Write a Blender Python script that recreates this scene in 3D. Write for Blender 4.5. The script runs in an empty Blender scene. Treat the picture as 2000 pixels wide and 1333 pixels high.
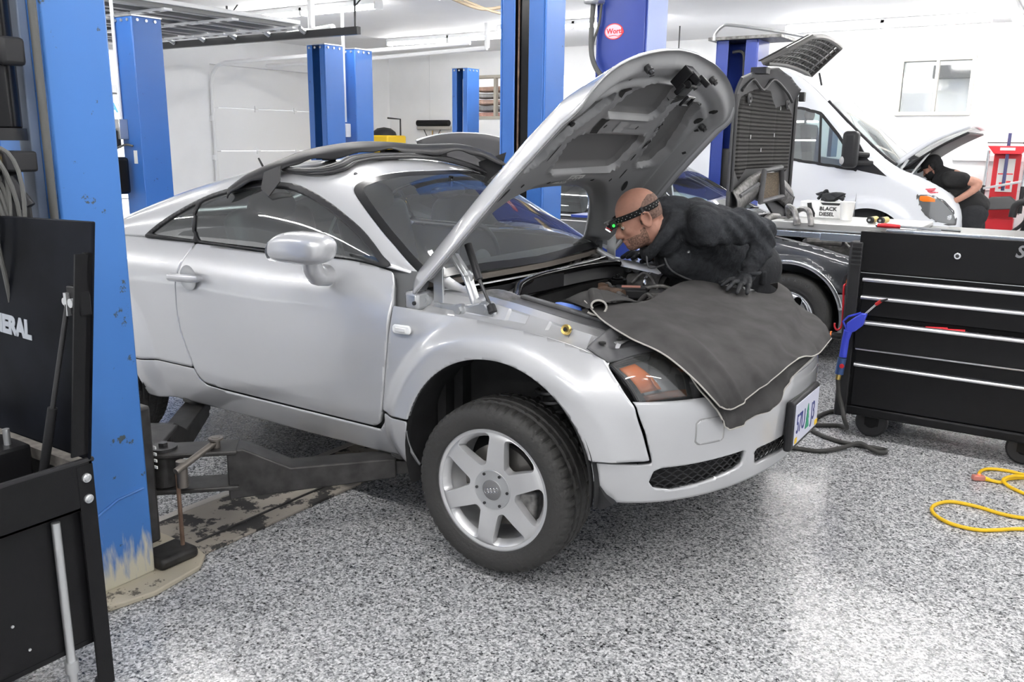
import bpy, bmesh, math, random
import numpy as np
from mathutils import Matrix, Vector
from math import sin, cos, pi, sqrt, radians, atan2

SC = bpy.context.scene
COL = SC.collection
random.seed(7)
RNG = np.random.RandomState(11)

# ------------------------------------------------------------------ camera
cam_data = bpy.data.cameras.new('camera')
cam_data.sensor_width = 36.0
cam_data.lens = 1690.1 / 2000 * 36.0
cam_data.clip_start = 0.05
cam_data.clip_end = 100
cam = bpy.data.objects.new('camera', cam_data)
COL.objects.link(cam)
yaw, pit, rol = -0.58314, 0.22704, -0.012077
fw = np.array([sin(yaw), cos(yaw), 0]); rt = np.array([cos(yaw), -sin(yaw), 0]); up = np.array([0, 0, 1.0])
cf = fw * cos(pit) - up * sin(pit); cd = -(up * cos(pit) + fw * sin(pit))
cr = rt * cos(rol) + cd * sin(rol); cdn = cd * cos(rol) - rt * sin(rol)
CAM = (1.636, -3.211, 1.545)
cam.matrix_world = Matrix(((cr[0], -cdn[0], -cf[0], CAM[0]), (cr[1], -cdn[1], -cf[1], CAM[1]),
                           (cr[2], -cdn[2], -cf[2], CAM[2]), (0, 0, 0, 1)))
SC.camera = cam

# ------------------------------------------------------------------ world: daylight coming in through the open bay doors
world = bpy.data.worlds.new('daylight')
SC.world = world
world.use_nodes = True
wn = world.node_tree.nodes; wl = world.node_tree.links
wbg = wn['Background']; wbg.inputs['Color'].default_value = (0.95, 0.975, 1.0, 1); wbg.inputs['Strength'].default_value = 0.72

sun_d = bpy.data.lights.new('sun', 'SUN'); sun_d.energy = 5.0; sun_d.angle = 0.01
sun = bpy.data.objects.new('sun', sun_d); COL.objects.link(sun)      # daylight on the yard outside, falling on the building across it
sun.rotation_euler = (radians(12), radians(30), 0)
SC.view_settings.view_transform = 'Standard'
SC.view_settings.look = 'None'
SC.view_settings.exposure = 0.30
SC.view_settings.gamma = 1.0
SC.view_settings.use_curve_mapping = False
TUBE_POWER = 45.0

# ------------------------------------------------------------------ materials
def mat(name, col, rough=0.5, metal=0.0, noise=0.0, nscale=8.0, bump=0.0, bscale=60.0, coat=0.0, spec=0.5, emit=None, estr=0.0, trans=0.0, ior=1.45):
    m = bpy.data.materials.new(name); m.use_nodes = True
    nt = m.node_tree; b = nt.nodes['Principled BSDF']
    c4 = (col[0], col[1], col[2], 1)
    b.inputs['Base Color'].default_value = c4
    b.inputs['Roughness'].default_value = rough
    b.inputs['Metallic'].default_value = metal
    b.inputs['Coat Weight'].default_value = coat
    b.inputs['Coat Roughness'].default_value = 0.04
    b.inputs['Specular IOR Level'].default_value = spec
    b.inputs['Transmission Weight'].default_value = trans
    b.inputs['IOR'].default_value = ior
    if emit:
        b.inputs['Emission Color'].default_value = (*emit, 1); b.inputs['Emission Strength'].default_value = estr
    if noise > 0:
        tc = nt.nodes.new('ShaderNodeTexCoord'); n = nt.nodes.new('ShaderNodeTexNoise')
        n.inputs['Scale'].default_value = nscale; n.inputs['Detail'].default_value = 6
        r = nt.nodes.new('ShaderNodeValToRGB')
        lo = tuple(max(0, x * (1 - noise)) for x in col); hi = tuple(min(1, x * (1 + noise)) for x in col)
        r.color_ramp.elements[0].color = (*lo, 1); r.color_ramp.elements[1].color = (*hi, 1)
        r.color_ramp.elements[0].position = 0.3; r.color_ramp.elements[1].position = 0.7
        nt.links.new(tc.outputs['Object'], n.inputs['Vector']); nt.links.new(n.outputs['Fac'], r.inputs['Fac'])
        nt.links.new(r.outputs['Color'], b.inputs['Base Color'])
    if bump > 0:
        tc = nt.nodes.new('ShaderNodeTexCoord'); n = nt.nodes.new('ShaderNodeTexNoise')
        n.inputs['Scale'].default_value = bscale; n.inputs['Detail'].default_value = 4
        bp = nt.nodes.new('ShaderNodeBump'); bp.inputs['Strength'].default_value = bump; bp.inputs['Distance'].default_value = 0.01
        nt.links.new(tc.outputs['Object'], n.inputs['Vector']); nt.links.new(n.outputs['Fac'], bp.inputs['Height'])
        nt.links.new(bp.outputs['Normal'], b.inputs['Normal'])
    return m

def worn(name, col, chips, amount=0.62, rough=0.4, scale=14.0, low=None, lowz=0.35, spec=0.5):
    """paint with worn specks; low = colour that bare metal/dirt takes towards the foot of the thing"""
    m = mat(name, col, rough, spec=spec); nt = m.node_tree; b = nt.nodes['Principled BSDF']
    tc = nt.nodes.new('ShaderNodeTexCoord'); n = nt.nodes.new('ShaderNodeTexNoise')
    n.inputs['Scale'].default_value = scale; n.inputs['Detail'].default_value = 9; n.inputs['Roughness'].default_value = 0.7
    r = nt.nodes.new('ShaderNodeValToRGB')
    r.color_ramp.elements[0].position = amount; r.color_ramp.elements[1].position = amount + 0.03
    mx = nt.nodes.new('ShaderNodeMix'); mx.data_type = 'RGBA'
    mx.inputs['A'].default_value = (*col, 1); mx.inputs['B'].default_value = (*chips, 1)
    nt.links.new(tc.outputs['Object'], n.inputs['Vector']); nt.links.new(n.outputs['Fac'], r.inputs['Fac'])
    nt.links.new(r.outputs['Color'], mx.inputs['Factor'])
    last = mx.outputs['Result']
    if low:
        sx = nt.nodes.new('ShaderNodeSeparateXYZ'); nt.links.new(tc.outputs['Object'], sx.inputs['Vector'])
        n2 = nt.nodes.new('ShaderNodeTexNoise'); n2.inputs['Scale'].default_value = 48; n2.inputs['Detail'].default_value = 6
        mp = nt.nodes.new('ShaderNodeMapping'); mp.inputs['Scale'].default_value = (1, 1, 0.22)
        nt.links.new(tc.outputs['Object'], mp.inputs['Vector']); nt.links.new(mp.outputs['Vector'], n2.inputs['Vector'])
        ml = nt.nodes.new('ShaderNodeMath'); ml.operation = 'MULTIPLY_ADD'; ml.inputs[1].default_value = -1.0 / lowz; ml.inputs[2].default_value = 0.62
        nt.links.new(sx.outputs['Z'], ml.inputs[0])
        ad = nt.nodes.new('ShaderNodeMath'); ad.operation = 'ADD'
        nt.links.new(ml.outputs[0], ad.inputs[0]); nt.links.new(n2.outputs['Fac'], ad.inputs[1])
        r2 = nt.nodes.new('ShaderNodeValToRGB'); r2.color_ramp.elements[0].position = 0.60; r2.color_ramp.elements[1].position = 0.92
        nt.links.new(ad.outputs[0], r2.inputs['Fac'])
        m2 = nt.nodes.new('ShaderNodeMix'); m2.data_type = 'RGBA'; m2.inputs['B'].default_value = (*low, 1)
        nt.links.new(last, m2.inputs['A']); nt.links.new(r2.outputs['Color'], m2.inputs['Factor'])
        last = m2.outputs['Result']
    nt.links.new(last, b.inputs['Base Color'])
    return m

def glass(name, tint=(0.8, 0.9, 0.88), rough=0.0, opacity=0.35):
    """thin tinted pane: clear tint, grey veil painted in for reflected light, mirror reflection by angle"""
    m = bpy.data.materials.new(name); m.use_nodes = True
    nt = m.node_tree; nt.nodes.clear()
    out = nt.nodes.new('ShaderNodeOutputMaterial')
    tr = nt.nodes.new('ShaderNodeBsdfTransparent'); tr.inputs['Color'].default_value = (*tint, 1)
    df = nt.nodes.new('ShaderNodeBsdfDiffuse'); df.inputs['Color'].default_value = (0.30, 0.31, 0.31, 1)  # pale grey mixed in to brighten the pane as reflected light would
    gl = nt.nodes.new('ShaderNodeBsdfGlossy'); gl.inputs['Roughness'].default_value = rough; gl.inputs['Color'].default_value = (1, 1, 1, 1)
    fr = nt.nodes.new('ShaderNodeFresnel'); fr.inputs['IOR'].default_value = 1.9
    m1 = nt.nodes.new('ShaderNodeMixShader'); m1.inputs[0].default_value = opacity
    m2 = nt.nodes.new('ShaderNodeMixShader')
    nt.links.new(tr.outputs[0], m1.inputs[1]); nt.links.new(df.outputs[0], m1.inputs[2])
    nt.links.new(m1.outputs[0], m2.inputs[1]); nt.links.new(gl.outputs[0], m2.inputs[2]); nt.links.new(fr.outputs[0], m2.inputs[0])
    nt.links.new(m2.outputs[0], out.inputs['Surface'])
    return m

M = {}
M['wall'] = mat('white_wall_paint', (0.92, 0.925, 0.93), 0.55, noise=0.02, nscale=3)
M['ceiling'] = mat('white_ceiling_paint', (0.84, 0.84, 0.85), 0.6, noise=0.02, nscale=2)
M['white'] = mat('white_enamel', (0.90, 0.905, 0.91), 0.4)
M['van_white'] = mat('white_van_paint', (0.84, 0.86, 0.9), 0.18, coat=0.6)
M['silver'] = mat('silver_paint', (0.55, 0.555, 0.57), 0.34, metal=0.36, coat=1.0)
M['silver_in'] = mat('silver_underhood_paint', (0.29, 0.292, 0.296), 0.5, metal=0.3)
M['pocket'] = mat('matt_grey_underhood_recess', (0.135, 0.134, 0.134), 0.75, bump=.1, bscale=400)  # darker and duller than the inner panel around the recesses
M['bare'] = mat('galvanised_steel', (0.62, 0.63, 0.64), 0.33, metal=0.8)
M['chrome'] = mat('chrome', (0.82, 0.83, 0.85), 0.12, metal=1.0)
M['alloy'] = mat('alloy_wheel_silver', (0.66, 0.66, 0.67), 0.36, metal=0.55, coat=0.4)
M['rubber'] = mat('tyre_rubber', (0.035, 0.034, 0.033), 0.62, bump=0.25, bscale=90)
M['seal'] = mat('weatherstrip_rubber', (0.025, 0.025, 0.027), 0.45)
M['black'] = mat('black_plastic', (0.022, 0.022, 0.024), 0.45, spec=0.3)
M['blackgloss'] = mat('gloss_black_paint', (0.008, 0.008, 0.009), 0.2, spec=0.3)
M['blacktool'] = mat('black_powder_coat', (0.010, 0.010, 0.011), 0.35, bump=0.05, bscale=300, spec=0.2)
M['grey_plastic'] = mat('grey_plastic', (0.10, 0.10, 0.105), 0.5, noise=0.2, nscale=14)
M['liner'] = mat('arch_liner', (0.02, 0.02, 0.021), 0.75, noise=0.3, nscale=12)
M['cloth'] = mat('charcoal_cloth', (0.062, 0.060, 0.060), 0.9, noise=0.22, nscale=9, bump=0.25, bscale=500, spec=0.15)
M['hem'] = mat('cloth_hem_stitching', (0.42, 0.40, 0.37), 0.9)
M['hoodie'] = mat('black_hoodie_fabric', (0.040, 0.042, 0.047), 0.93, noise=0.3, nscale=30, bump=0.5, bscale=70, spec=0.15)
M['trousers'] = mat('charcoal_work_trousers', (0.028, 0.029, 0.032), 0.9, bump=0.4, bscale=60, spec=0.2)
M['glove'] = mat('black_nitrile_glove', (0.017, 0.018, 0.021), 0.6, bump=0.2, bscale=120, spec=.25)
M['skin'] = mat('skin', (0.50, 0.255, 0.185), 0.5, noise=0.14, nscale=18, bump=0.12, bscale=160)
M['tailored'] = mat('seat_leather', (0.055, 0.055, 0.058), 0.5)
M['interior'] = mat('interior_trim', (0.10, 0.103, 0.107), 0.65)
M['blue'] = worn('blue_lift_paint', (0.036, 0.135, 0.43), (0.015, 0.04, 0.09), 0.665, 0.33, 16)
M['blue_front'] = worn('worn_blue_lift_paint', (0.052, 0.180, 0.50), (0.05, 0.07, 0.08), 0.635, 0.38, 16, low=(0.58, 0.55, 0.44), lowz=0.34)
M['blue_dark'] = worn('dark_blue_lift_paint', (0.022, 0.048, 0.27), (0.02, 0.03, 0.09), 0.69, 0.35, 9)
M['arm'] = mat('greasy_dark_steel', (0.045, 0.043, 0.042), 0.42, metal=0.35, noise=0.45, nscale=16)
M['stain'] = worn('stained_base_plate', (0.52, 0.47, 0.37), (0.14, 0.12, 0.10), 0.56, 0.7, 14)
M['strip'] = worn('worn_floor_plate', (0.40, 0.36, 0.31), (0.045, 0.043, 0.042), 0.495, 0.6, 7)
M['dark_steel'] = mat('dark_steel', (0.06, 0.06, 0.062), 0.4, metal=0.6)
M['red'] = mat('red_enamel', (0.55, 0.02, 0.03), 0.35)
M['yellow'] = mat('yellow_enamel', (0.85, 0.55, 0.02), 0.45)
M['cord'] = mat('yellow_cord_jacket', (0.80, 0.50, 0.01), 0.45)
M['hose'] = mat('grey_black_hose', (0.045, 0.044, 0.042), 0.6)
M['cable'] = mat('grey_cable', (0.085, 0.085, 0.082), 0.55)
M['orange'] = mat('amber_lens', (0.9, 0.22, 0.02), 0.15, coat=1.0)
M['amber_dark'] = mat('dark_amber_lens', (0.30, 0.075, 0.01), 0.15, coat=1.0)
M['brass'] = mat('brass_plated', (0.62, 0.45, 0.14), 0.3, metal=0.8)
M['bluecap'] = mat('blue_plastic', (0.12, 0.24, 0.75), 0.4)
M['paper'] = mat('white_paper_label', (0.75, 0.75, 0.73), 0.7)
M['labelgrey'] = mat('grey_print', (0.30, 0.30, 0.30), 0.7)
M['ink'] = mat('black_print', (0.015, 0.015, 0.015), 0.7)
M['redink'] = mat('red_print', (0.75, 0.05, 0.06), 0.6)
M['tube'] = mat('lit_fluorescent_tube', (1, 1, 1), 0.4, emit=(1.0, 0.985, 0.96), estr=TUBE_POWER)
M['led_green'] = mat('lit_green_led', (0, .6, 0), 0.3, emit=(0.02, 1.0, 0.05), estr=3.0)
M['led_white'] = mat('lit_white_led', (1, 1, 1), 0.3, emit=(1, 1, 0.95), estr=4.0)
M['led_red'] = mat('lit_red_plug', (.8, .1, .05), 0.3, emit=(1.0, 0.15, 0.06), estr=1.6)
M['car_glass'] = glass('coupe_window_glass', (0.74, 0.90, 0.87), 0.0, 0.10)
M['ws_glass'] = glass('windscreen_glass', (0.88, 0.95, 0.93), 0.0, 0.10)
M['van_glass'] = glass('van_window_glass', (0.60, 0.80, 0.80), 0.0, 0.45)
M['lens'] = glass('clear_lamp_lens', (0.95, 0.96, 0.96), 0.02, 0.13)  # grey haze in the colour stands for reflections on the lens
M['pane'] = glass('window_pane_glass', (0.92, 0.94, 0.94), 0.05, 0.1)
M['sedan'] = mat('dark_grey_metallic_paint', (0.055, 0.058, 0.064), 0.25, metal=0.4, coat=1.0)
M['cladding'] = mat('grey_side_cladding', (0.16, 0.17, 0.18), 0.35, coat=0.3)
M['wood'] = mat('wood_handle', (0.55, 0.36, 0.16), 0.6)
M['cardboard'] = mat('tan_foam', (0.62, 0.46, 0.26), 0.8)
M['dirty'] = mat('greasy_grey_metal', (0.20, 0.195, 0.19), 0.45, metal=0.5, noise=0.5, nscale=30)
M['engine'] = mat('greasy_black_engine', (0.075, 0.072, 0.07), 0.5, noise=0.5, nscale=25)
M['rust'] = mat('rusty_brown_metal', (0.16, 0.10, 0.07), 0.6, noise=0.4, nscale=20)
M['deco'] = mat('anthracite_cap', (0.16, 0.16, 0.165), 0.4)
M['pinkrag'] = mat('red_shop_rag', (0.62, 0.12, 0.15), 0.9)
M['teal'] = mat('teal_plastic', (0.22, 0.38, 0.38), 0.6)
M['outside'] = mat('sunlit_concrete', (0.8, 0.8, 0.8), 0.9)
M['stubble'] = mat('cropped_hair', (0.20, 0.125, 0.10), 0.85, noise=0.4, nscale=120)
M['hairblack'] = mat('black_cap_fabric', (0.012, 0.012, 0.013), 0.9)
M['beard'] = mat('greying_beard', (0.27, 0.155, 0.115), 0.9, noise=0.6, nscale=150, bump=0.5, bscale=220)

def floor_material():
    m = mat('epoxy_flake_floor', (0.4, 0.4, 0.4), 0.22, spec=0.5); nt = m.node_tree; b = nt.nodes['Principled BSDF']
    tc = nt.nodes.new('ShaderNodeTexCoord')
    outs = []
    for sc, pos in ((165.0, (0.0, 0.17, 0.35, 0.64)), (100.0, (0.0, 0.13, 0.32, 0.64))):
        v = nt.nodes.new('ShaderNodeTexVoronoi'); v.inputs['Scale'].default_value = sc
        nt.links.new(tc.outputs['Object'], v.inputs['Vector'])
        s = nt.nodes.new('ShaderNodeSeparateColor'); nt.links.new(v.outputs['Color'], s.inputs['Color'])
        r = nt.nodes.new('ShaderNodeValToRGB'); r.color_ramp.interpolation = 'CONSTANT'
        e = r.color_ramp.elements
        e[0].position = pos[0]; e[0].color = (0.022, 0.023, 0.026, 1)
        e[1].position = pos[1]; e[1].color = (0.15, 0.153, 0.16, 1)
        x = e.new(pos[2]); x.color = (0.36, 0.364, 0.372, 1)
        x = e.new(pos[3]); x.color = (0.74, 0.74, 0.75, 1)
        nt.links.new(s.outputs['Red'], r.inputs['Fac']); outs.append(r.outputs['Color'])
    mx = nt.nodes.new('ShaderNodeMix'); mx.data_type = 'RGBA'; mx.inputs['Factor'].default_value = 0.42
    nt.links.new(outs[0], mx.inputs['A']); nt.links.new(outs[1], mx.inputs['B'])
    nt.links.new(mx.outputs['Result'], b.inputs['Base Color'])
    n = nt.nodes.new('ShaderNodeTexNoise'); n.inputs['Scale'].default_value = 70; n.inputs['Detail'].default_value = 3
    nt.links.new(tc.outputs['Object'], n.inputs['Vector'])
    bp = nt.nodes.new('ShaderNodeBump'); bp.inputs['Strength'].default_value = 0.16; bp.inputs['Distance'].default_value = 0.004
    nt.links.new(n.outputs['Fac'], bp.inputs['Height']); nt.links.new(bp.outputs['Normal'], b.inputs['Normal'])
    return m
M['floor'] = floor_material()

# ------------------------------------------------------------------ mesh helpers
ORG = {}
def V(*a): return np.array(a, float)
def unit(a):
    a = np.asarray(a, float); n = np.linalg.norm(a); return a / n if n > 1e-12 else a

def frame(d):
    d = unit(d); a = V(0, 0, 1) if abs(d[2]) < 0.9 else V(1, 0, 0)
    u = unit(np.cross(a, d)); w = np.cross(d, u); return u, w, d

def rotm(ax, deg):
    return np.array(Matrix.Rotation(radians(deg), 3, ax))

class MB:
    def __init__(s): s.v = []; s.f = []; s.n = 0
    def add(s, v, f):
        v = [tuple(map(float, p)) for p in v]; o = s.n
        s.v += v; s.n += len(v); s.f += [tuple(int(i) + o for i in q) for q in f]; return s
    def box(s, c, d, R=None):
        c = np.asarray(c, float); h = np.asarray(d, float) / 2
        P = [V(x, y, z) * h for x in (-1, 1) for y in (-1, 1) for z in (-1, 1)]
        if R is not None: P = [R @ p for p in P]
        return s.add([c + p for p in P], [(0, 1, 3, 2), (4, 6, 7, 5), (0, 4, 5, 1), (2, 3, 7, 6), (0, 2, 6, 4), (1, 5, 7, 3)])
    def bx(s, x0, x1, y0, y1, z0, z1):
        return s.box(((x0 + x1) / 2, (y0 + y1) / 2, (z0 + z1) / 2), (abs(x1 - x0), abs(y1 - y0), abs(z1 - z0)))
    def beam(s, p0, p1, w, h, upv=(0, 0, 1)):
        p0 = V(*p0); p1 = V(*p1); d = unit(p1 - p0); u = unit(np.cross(d, upv)); k = np.cross(u, d)
        R = np.array([d, u, k]).T
        return s.box((p0 + p1) / 2, (np.linalg.norm(p1 - p0), w, h), R)
    def cyl(s, p0, p1, r0, r1=None, n=20, cap=True):
        r1 = r0 if r1 is None else r1
        p0 = V(*p0); p1 = V(*p1); u, w, d = frame(p1 - p0)
        P = []
        for p, r in ((p0, r0), (p1, r1)):
            P += [p + r * (cos(2 * pi * i / n) * u + sin(2 * pi * i / n) * w) for i in range(n)]
        F = [(i, (i + 1) % n, n + (i + 1) % n, n + i) for i in range(n)]
        if cap: F += [tuple(range(n))[::-1], tuple(range(n, 2 * n))]
        return s.add(P, F)
    def tube(s, pts, r, n=10, cap=True, closed=False):
        pts = [V(*p) for p in pts]; m = len(pts)
        rr = r if hasattr(r, '__len__') else [r] * m
        P = []; u = None
        for i, p in enumerate(pts):
            if closed: t = pts[(i + 1) % m] - pts[i - 1]
            else: t = pts[min(i + 1, m - 1)] - pts[max(i - 1, 0)]
            t = unit(t)
            if u is None: u, w, _ = frame(t)
            else:
                u = unit(u - t * (u @ t)); w = np.cross(t, u)
            P += [p + rr[i] * (cos(2 * pi * k / n) * u + sin(2 * pi * k / n) * w) for k in range(n)]
        F = []
        for i in range(m if closed else m - 1):
            a = i * n; b = ((i + 1) % m) * n
            F += [(a + k, a + (k + 1) % n, b + (k + 1) % n, b + k) for k in range(n)]
        if cap and not closed: F += [tuple(range(n))[::-1], tuple((m - 1) * n + k for k in range(n))]
        return s.add(P, F)
    def lathe(s, prof, o, ax, n=48, cap=False, arc=None):
        o = V(*o); u, w, d = frame(ax); P = []; m = len(prof)
        cnt = n if arc is None else n + 1
        for i in range(cnt):
            a = 2 * pi * i / n if arc is None else arc[0] + (arc[1] - arc[0]) * i / n
            e = cos(a) * u + sin(a) * w
            P += [o + r * e + h * d for r, h in prof]
        F = []
        for i in range(n):
            j = (i + 1) % cnt
            F += [(i * m + k, j * m + k, j * m + k + 1, i * m + k + 1) for k in range(m - 1)]
        if cap:
            F += [tuple(i * m for i in range(n))[::-1], tuple(i * m + m - 1 for i in range(n))]
        return s.add(P, F)
    def ell(s, c, r, R=None, nu=24, nv=14):
        c = V(*c); P = []
        for j in range(nv + 1):
            t = pi * j / nv
            for i in range(nu):
                a = 2 * pi * i / nu
                p = V(r[0] * sin(t) * cos(a), r[1] * sin(t) * sin(a), r[2] * cos(t))
                P.append(c + (R @ p if R is not None else p))
        F = [(j * nu + i, (j + 1) * nu + i, (j + 1) * nu + (i + 1) % nu, j * nu + (i + 1) % nu) for j in range(nv) for i in range(nu)]
        return s.add(P, F)
    def grid(s, fn, us, vs):
        P = [fn(u, v) for u in us for v in vs]; n = len(vs)
        F = [(i * n + j, (i + 1) * n + j, (i + 1) * n + j + 1, i * n + j + 1) for i in range(len(us) - 1) for j in range(n - 1)]
        return s.add(P, F)
    def prism(s, poly, o, u, w, d):
        """polygon (2d) in the plane o + a*u + b*w, pushed along d"""
        o = V(*o); u = V(*u); w = V(*w); d = V(*d); n = len(poly)
        A = [o + a * u + b * w for a, b in poly]; B = [p + d for p in A]
        F = [tuple(range(n))[::-1], tuple(range(n, 2 * n))] + [(i, (i + 1) % n, n + (i + 1) % n, n + i) for i in range(n)]
        return s.add(A + B, F)
    def arr(s):
        return np.array(s.v), s.f

def mesh_obj(name, v, f, m, parent=None, org=None, smooth=True, angle=38, bevel=0, bseg=2, solid=0, soff=-1, subd=0, fixn=True, mats=None, midx=None):
    me = bpy.data.meshes.new(name)
    o0 = np.zeros(3)
    if parent is not None: o0 = ORG.get(parent.name, np.zeros(3))
    elif org is not None: o0 = V(*org)
    v = np.asarray(v, float) - o0
    me.from_pydata([tuple(p) for p in v], [], [tuple(q) for q in f])
    me.materials.append(m)
    if mats:
        for k in mats: me.materials.append(k)
    if midx is not None: me.polygons.foreach_set('material_index', np.asarray(midx, dtype=np.int32))
    me.update()
    if fixn:
        bm = bmesh.new(); bm.from_mesh(me); bmesh.ops.recalc_face_normals(bm, faces=bm.faces); bm.to_mesh(me); bm.free()
    if smooth:
        me.polygons.foreach_set('use_smooth', [True] * len(me.polygons))
        me.set_sharp_from_angle(angle=radians(angle))
    ob = bpy.data.objects.new(name, me); COL.objects.link(ob)
    if parent is not None: ob.parent = parent
    else: ob.location = o0
    ORG[ob.name] = o0
    if subd:
        k = ob.modifiers.new('subdivision', 'SUBSURF'); k.levels = subd; k.render_levels = subd
    if solid:
        k = ob.modifiers.new('thickness', 'SOLIDIFY'); k.thickness = solid; k.offset = soff
    if bevel:
        k = ob.modifiers.new('edges', 'BEVEL'); k.width = bevel; k.segments = bseg; k.limit_method = 'ANGLE'; k.angle_limit = radians(40)
        k.harden_normals = False
    return ob

def B(name, mb, m, parent=None, **k):
    return mesh_obj(name, mb.v, mb.f, m, parent, **k)

def tag(o, label, cat, group=None, kind=None):
    if label: o['label'] = label
    if cat: o['category'] = cat
    if group: o['group'] = group
    if kind: o['kind'] = kind
    return o

def thing(name, loc, label, cat, group=None):
    o = bpy.data.objects.new(name, None); COL.objects.link(o)
    o.empty_display_size = 0.1; o.location = loc; ORG[o.name] = V(*loc)
    return tag(o, label, cat, group)

def struct(name, mb, m, **k):
    o = B(name, mb, m, **k); o['kind'] = 'structure'; return o

def kids(o): return [c for c in COL.objects if c.parent == o]
def copy_tree(o, loc, label=None, group=None, rz=0.0, parent=None):
    c = o.copy(); COL.objects.link(c)
    if parent is None:
        c.location = loc; c.rotation_euler = (0, 0, rz); ORG[c.name] = V(*loc)
        if label: c['label'] = label
        if group: c['group'] = group
    else: c.parent = parent
    for ch in kids(o): copy_tree(ch, None, parent=c)
    return c

def clip(v, f, g):
    """keep the part of a mesh where g >= 0 (edges cut by linear interpolation)"""
    v = [np.asarray(p, float) for p in v]; g = list(map(float, g)); out = []; cache = {}
    for q in f:
        r = []; n = len(q)
        if all(g[i] < 0 for i in q): continue
        for k in range(n):
            a, b = q[k], q[(k + 1) % n]
            if g[a] >= 0: r.append(a)
            if (g[a] >= 0) != (g[b] >= 0):
                e = (min(a, b), max(a, b))
                if e not in cache:
                    t = g[e[0]] / (g[e[0]] - g[e[1]])
                    cache[e] = len(v); v.append(v[e[0]] * (1 - t) + v[e[1]] * t); g.append(0.0)
                r.append(cache[e])
        if len(r) > 2: out.append(tuple(r))
    used = sorted({i for q in out for i in q}); mp = {j: i for i, j in enumerate(used)}
    return [v[i] for i in used], [tuple(mp[i] for i in q) for q in out]

def sdpoly(P, poly):
    """signed distance to a closed polygon, positive inside"""
    P = np.asarray(P, float); poly = np.asarray(poly, float); n = len(poly)
    d = np.full(len(P), 1e9); inside = np.zeros(len(P), bool)
    for i in range(n):
        a, b = poly[i], poly[(i + 1) % n]
        e = b - a; w = P - a
        t = np.clip((w @ e) / (e @ e + 1e-18), 0, 1)
        d = np.minimum(d, np.linalg.norm(w - np.outer(t, e), axis=1))
        c = (a[1] > P[:, 1]) != (b[1] > P[:, 1])
        with np.errstate(divide='ignore', invalid='ignore'):
            x = (b[0] - a[0]) * (P[:, 1] - a[1]) / (b[1] - a[1]) + a[0]
        inside ^= c & (P[:, 0] < x)
    return np.where(inside, d, -d)

def spline(pts, n, closed=False):
    """Catmull-Rom through the points"""
    p = np.asarray(pts, float); m = len(p); out = []
    segs = m if closed else m - 1
    for i in range(segs):
        if closed: a, b, c, d = p[(i - 1) % m], p[i], p[(i + 1) % m], p[(i + 2) % m]
        else: a, b, c, d = p[max(i - 1, 0)], p[i], p[i + 1], p[min(i + 2, m - 1)]
        for k in range(n):
            t = k / n
            out.append(0.5 * ((2 * b) + (c - a) * t + (2 * a - 5 * b + 4 * c - d) * t * t + (3 * b - a - 3 * c + d) * t ** 3))
    if not closed: out.append(p[-1])
    return np.array(out)

def sstep(a, b, x):
    t = np.clip((np.asarray(x, float) - a) / (b - a), 0, 1); return t * t * (3 - 2 * t)
def lerp(xs, ys, x): return np.interp(x, xs, ys)

def smooth_lerp(xs, ys, x):
    """monotone-ish cubic through the table"""
    xs = np.asarray(xs, float); ys = np.asarray(ys, float); x = np.clip(np.asarray(x, float), xs[0], xs[-1])
    m = np.gradient(ys, xs); i = np.clip(np.searchsorted(xs, x) - 1, 0, len(xs) - 2)
    h = xs[i + 1] - xs[i]; t = (x - xs[i]) / h
    return ((2 * t**3 - 3 * t**2 + 1) * ys[i] + (t**3 - 2 * t**2 + t) * h * m[i] + (-2 * t**3 + 3 * t**2) * ys[i + 1] + (t**3 - t**2) * h * m[i + 1])

def text_mesh(name, s, size, o, u, w, m, parent, depth=0.001, shear=0.0, sx=1.0, bold=0.0):
    """lettering: built-in font turned into a mesh, laid at o along u (reading) and w (up)"""
    cu = bpy.data.curves.new(name, 'FONT'); cu.body = s; cu.size = size; cu.extrude = depth; cu.shear = shear; cu.offset = bold
    cu.resolution_u = 3
    ob = bpy.data.objects.new(name, cu); COL.objects.link(ob)
    dg = bpy.context.evaluated_depsgraph_get()
    me = bpy.data.meshes.new_from_object(ob.evaluated_get(dg))
    bpy.data.objects.remove(ob)
    u = unit(u); w = unit(w); n = np.cross(u, w); o = V(*o)
    P = [o + u * p.co.x * sx + w * p.co.y + n * p.co.z for p in me.vertices]
    F = [tuple(q.vertices) for q in me.polygons]
    bpy.data.meshes.remove(me)
    return mesh_obj(name, P, F, m, parent, smooth=False, fixn=False)
# ================================================================== ROOM
CEIL = 3.10; XL = -10.0; YF = 10.0
struct('floor', MB().bx(-10.2, 7, -7, 10.2, -0.12, 0.0), M['floor'], smooth=False)
struct('ceiling', MB().bx(-10.2, 7, -7, 10.2, CEIL, CEIL + 0.1), M['ceiling'], smooth=False)
w = MB()
WX0, WX1, WZ0, WZ1 = -0.74, 0.09, 2.0, 2.66         # window at the right
SX0, SX1, SZ0, SZ1 = -8.3, -6.9, 1.98, 2.64         # pass-through opening with blankets
y0, y1 = YF, YF + 0.16
w.bx(-10.2, SX0, y0, y1, 0, CEIL); w.bx(SX0, SX1, y0, y1, 0, SZ0); w.bx(SX0, SX1, y0, y1, SZ1, CEIL)
w.bx(SX1, WX0, y0, y1, 0, CEIL); w.bx(WX0, WX1, y0, y1, 0, WZ0); w.bx(WX0, WX1, y0, y1, WZ1, CEIL); w.bx(WX1, 7, y0, y1, 0, CEIL)
struct('wall_far', w, M['wall'], smooth=False)
w = MB()
x0, x1 = XL - 0.2, XL
w.bx(x0, x1, -7, 0.6, 0, CEIL); w.bx(x0, x1, 0.6, 4.8, 2.72, CEIL); w.bx(x0, x1, 4.8, 5.85, 0, CEIL)
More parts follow.
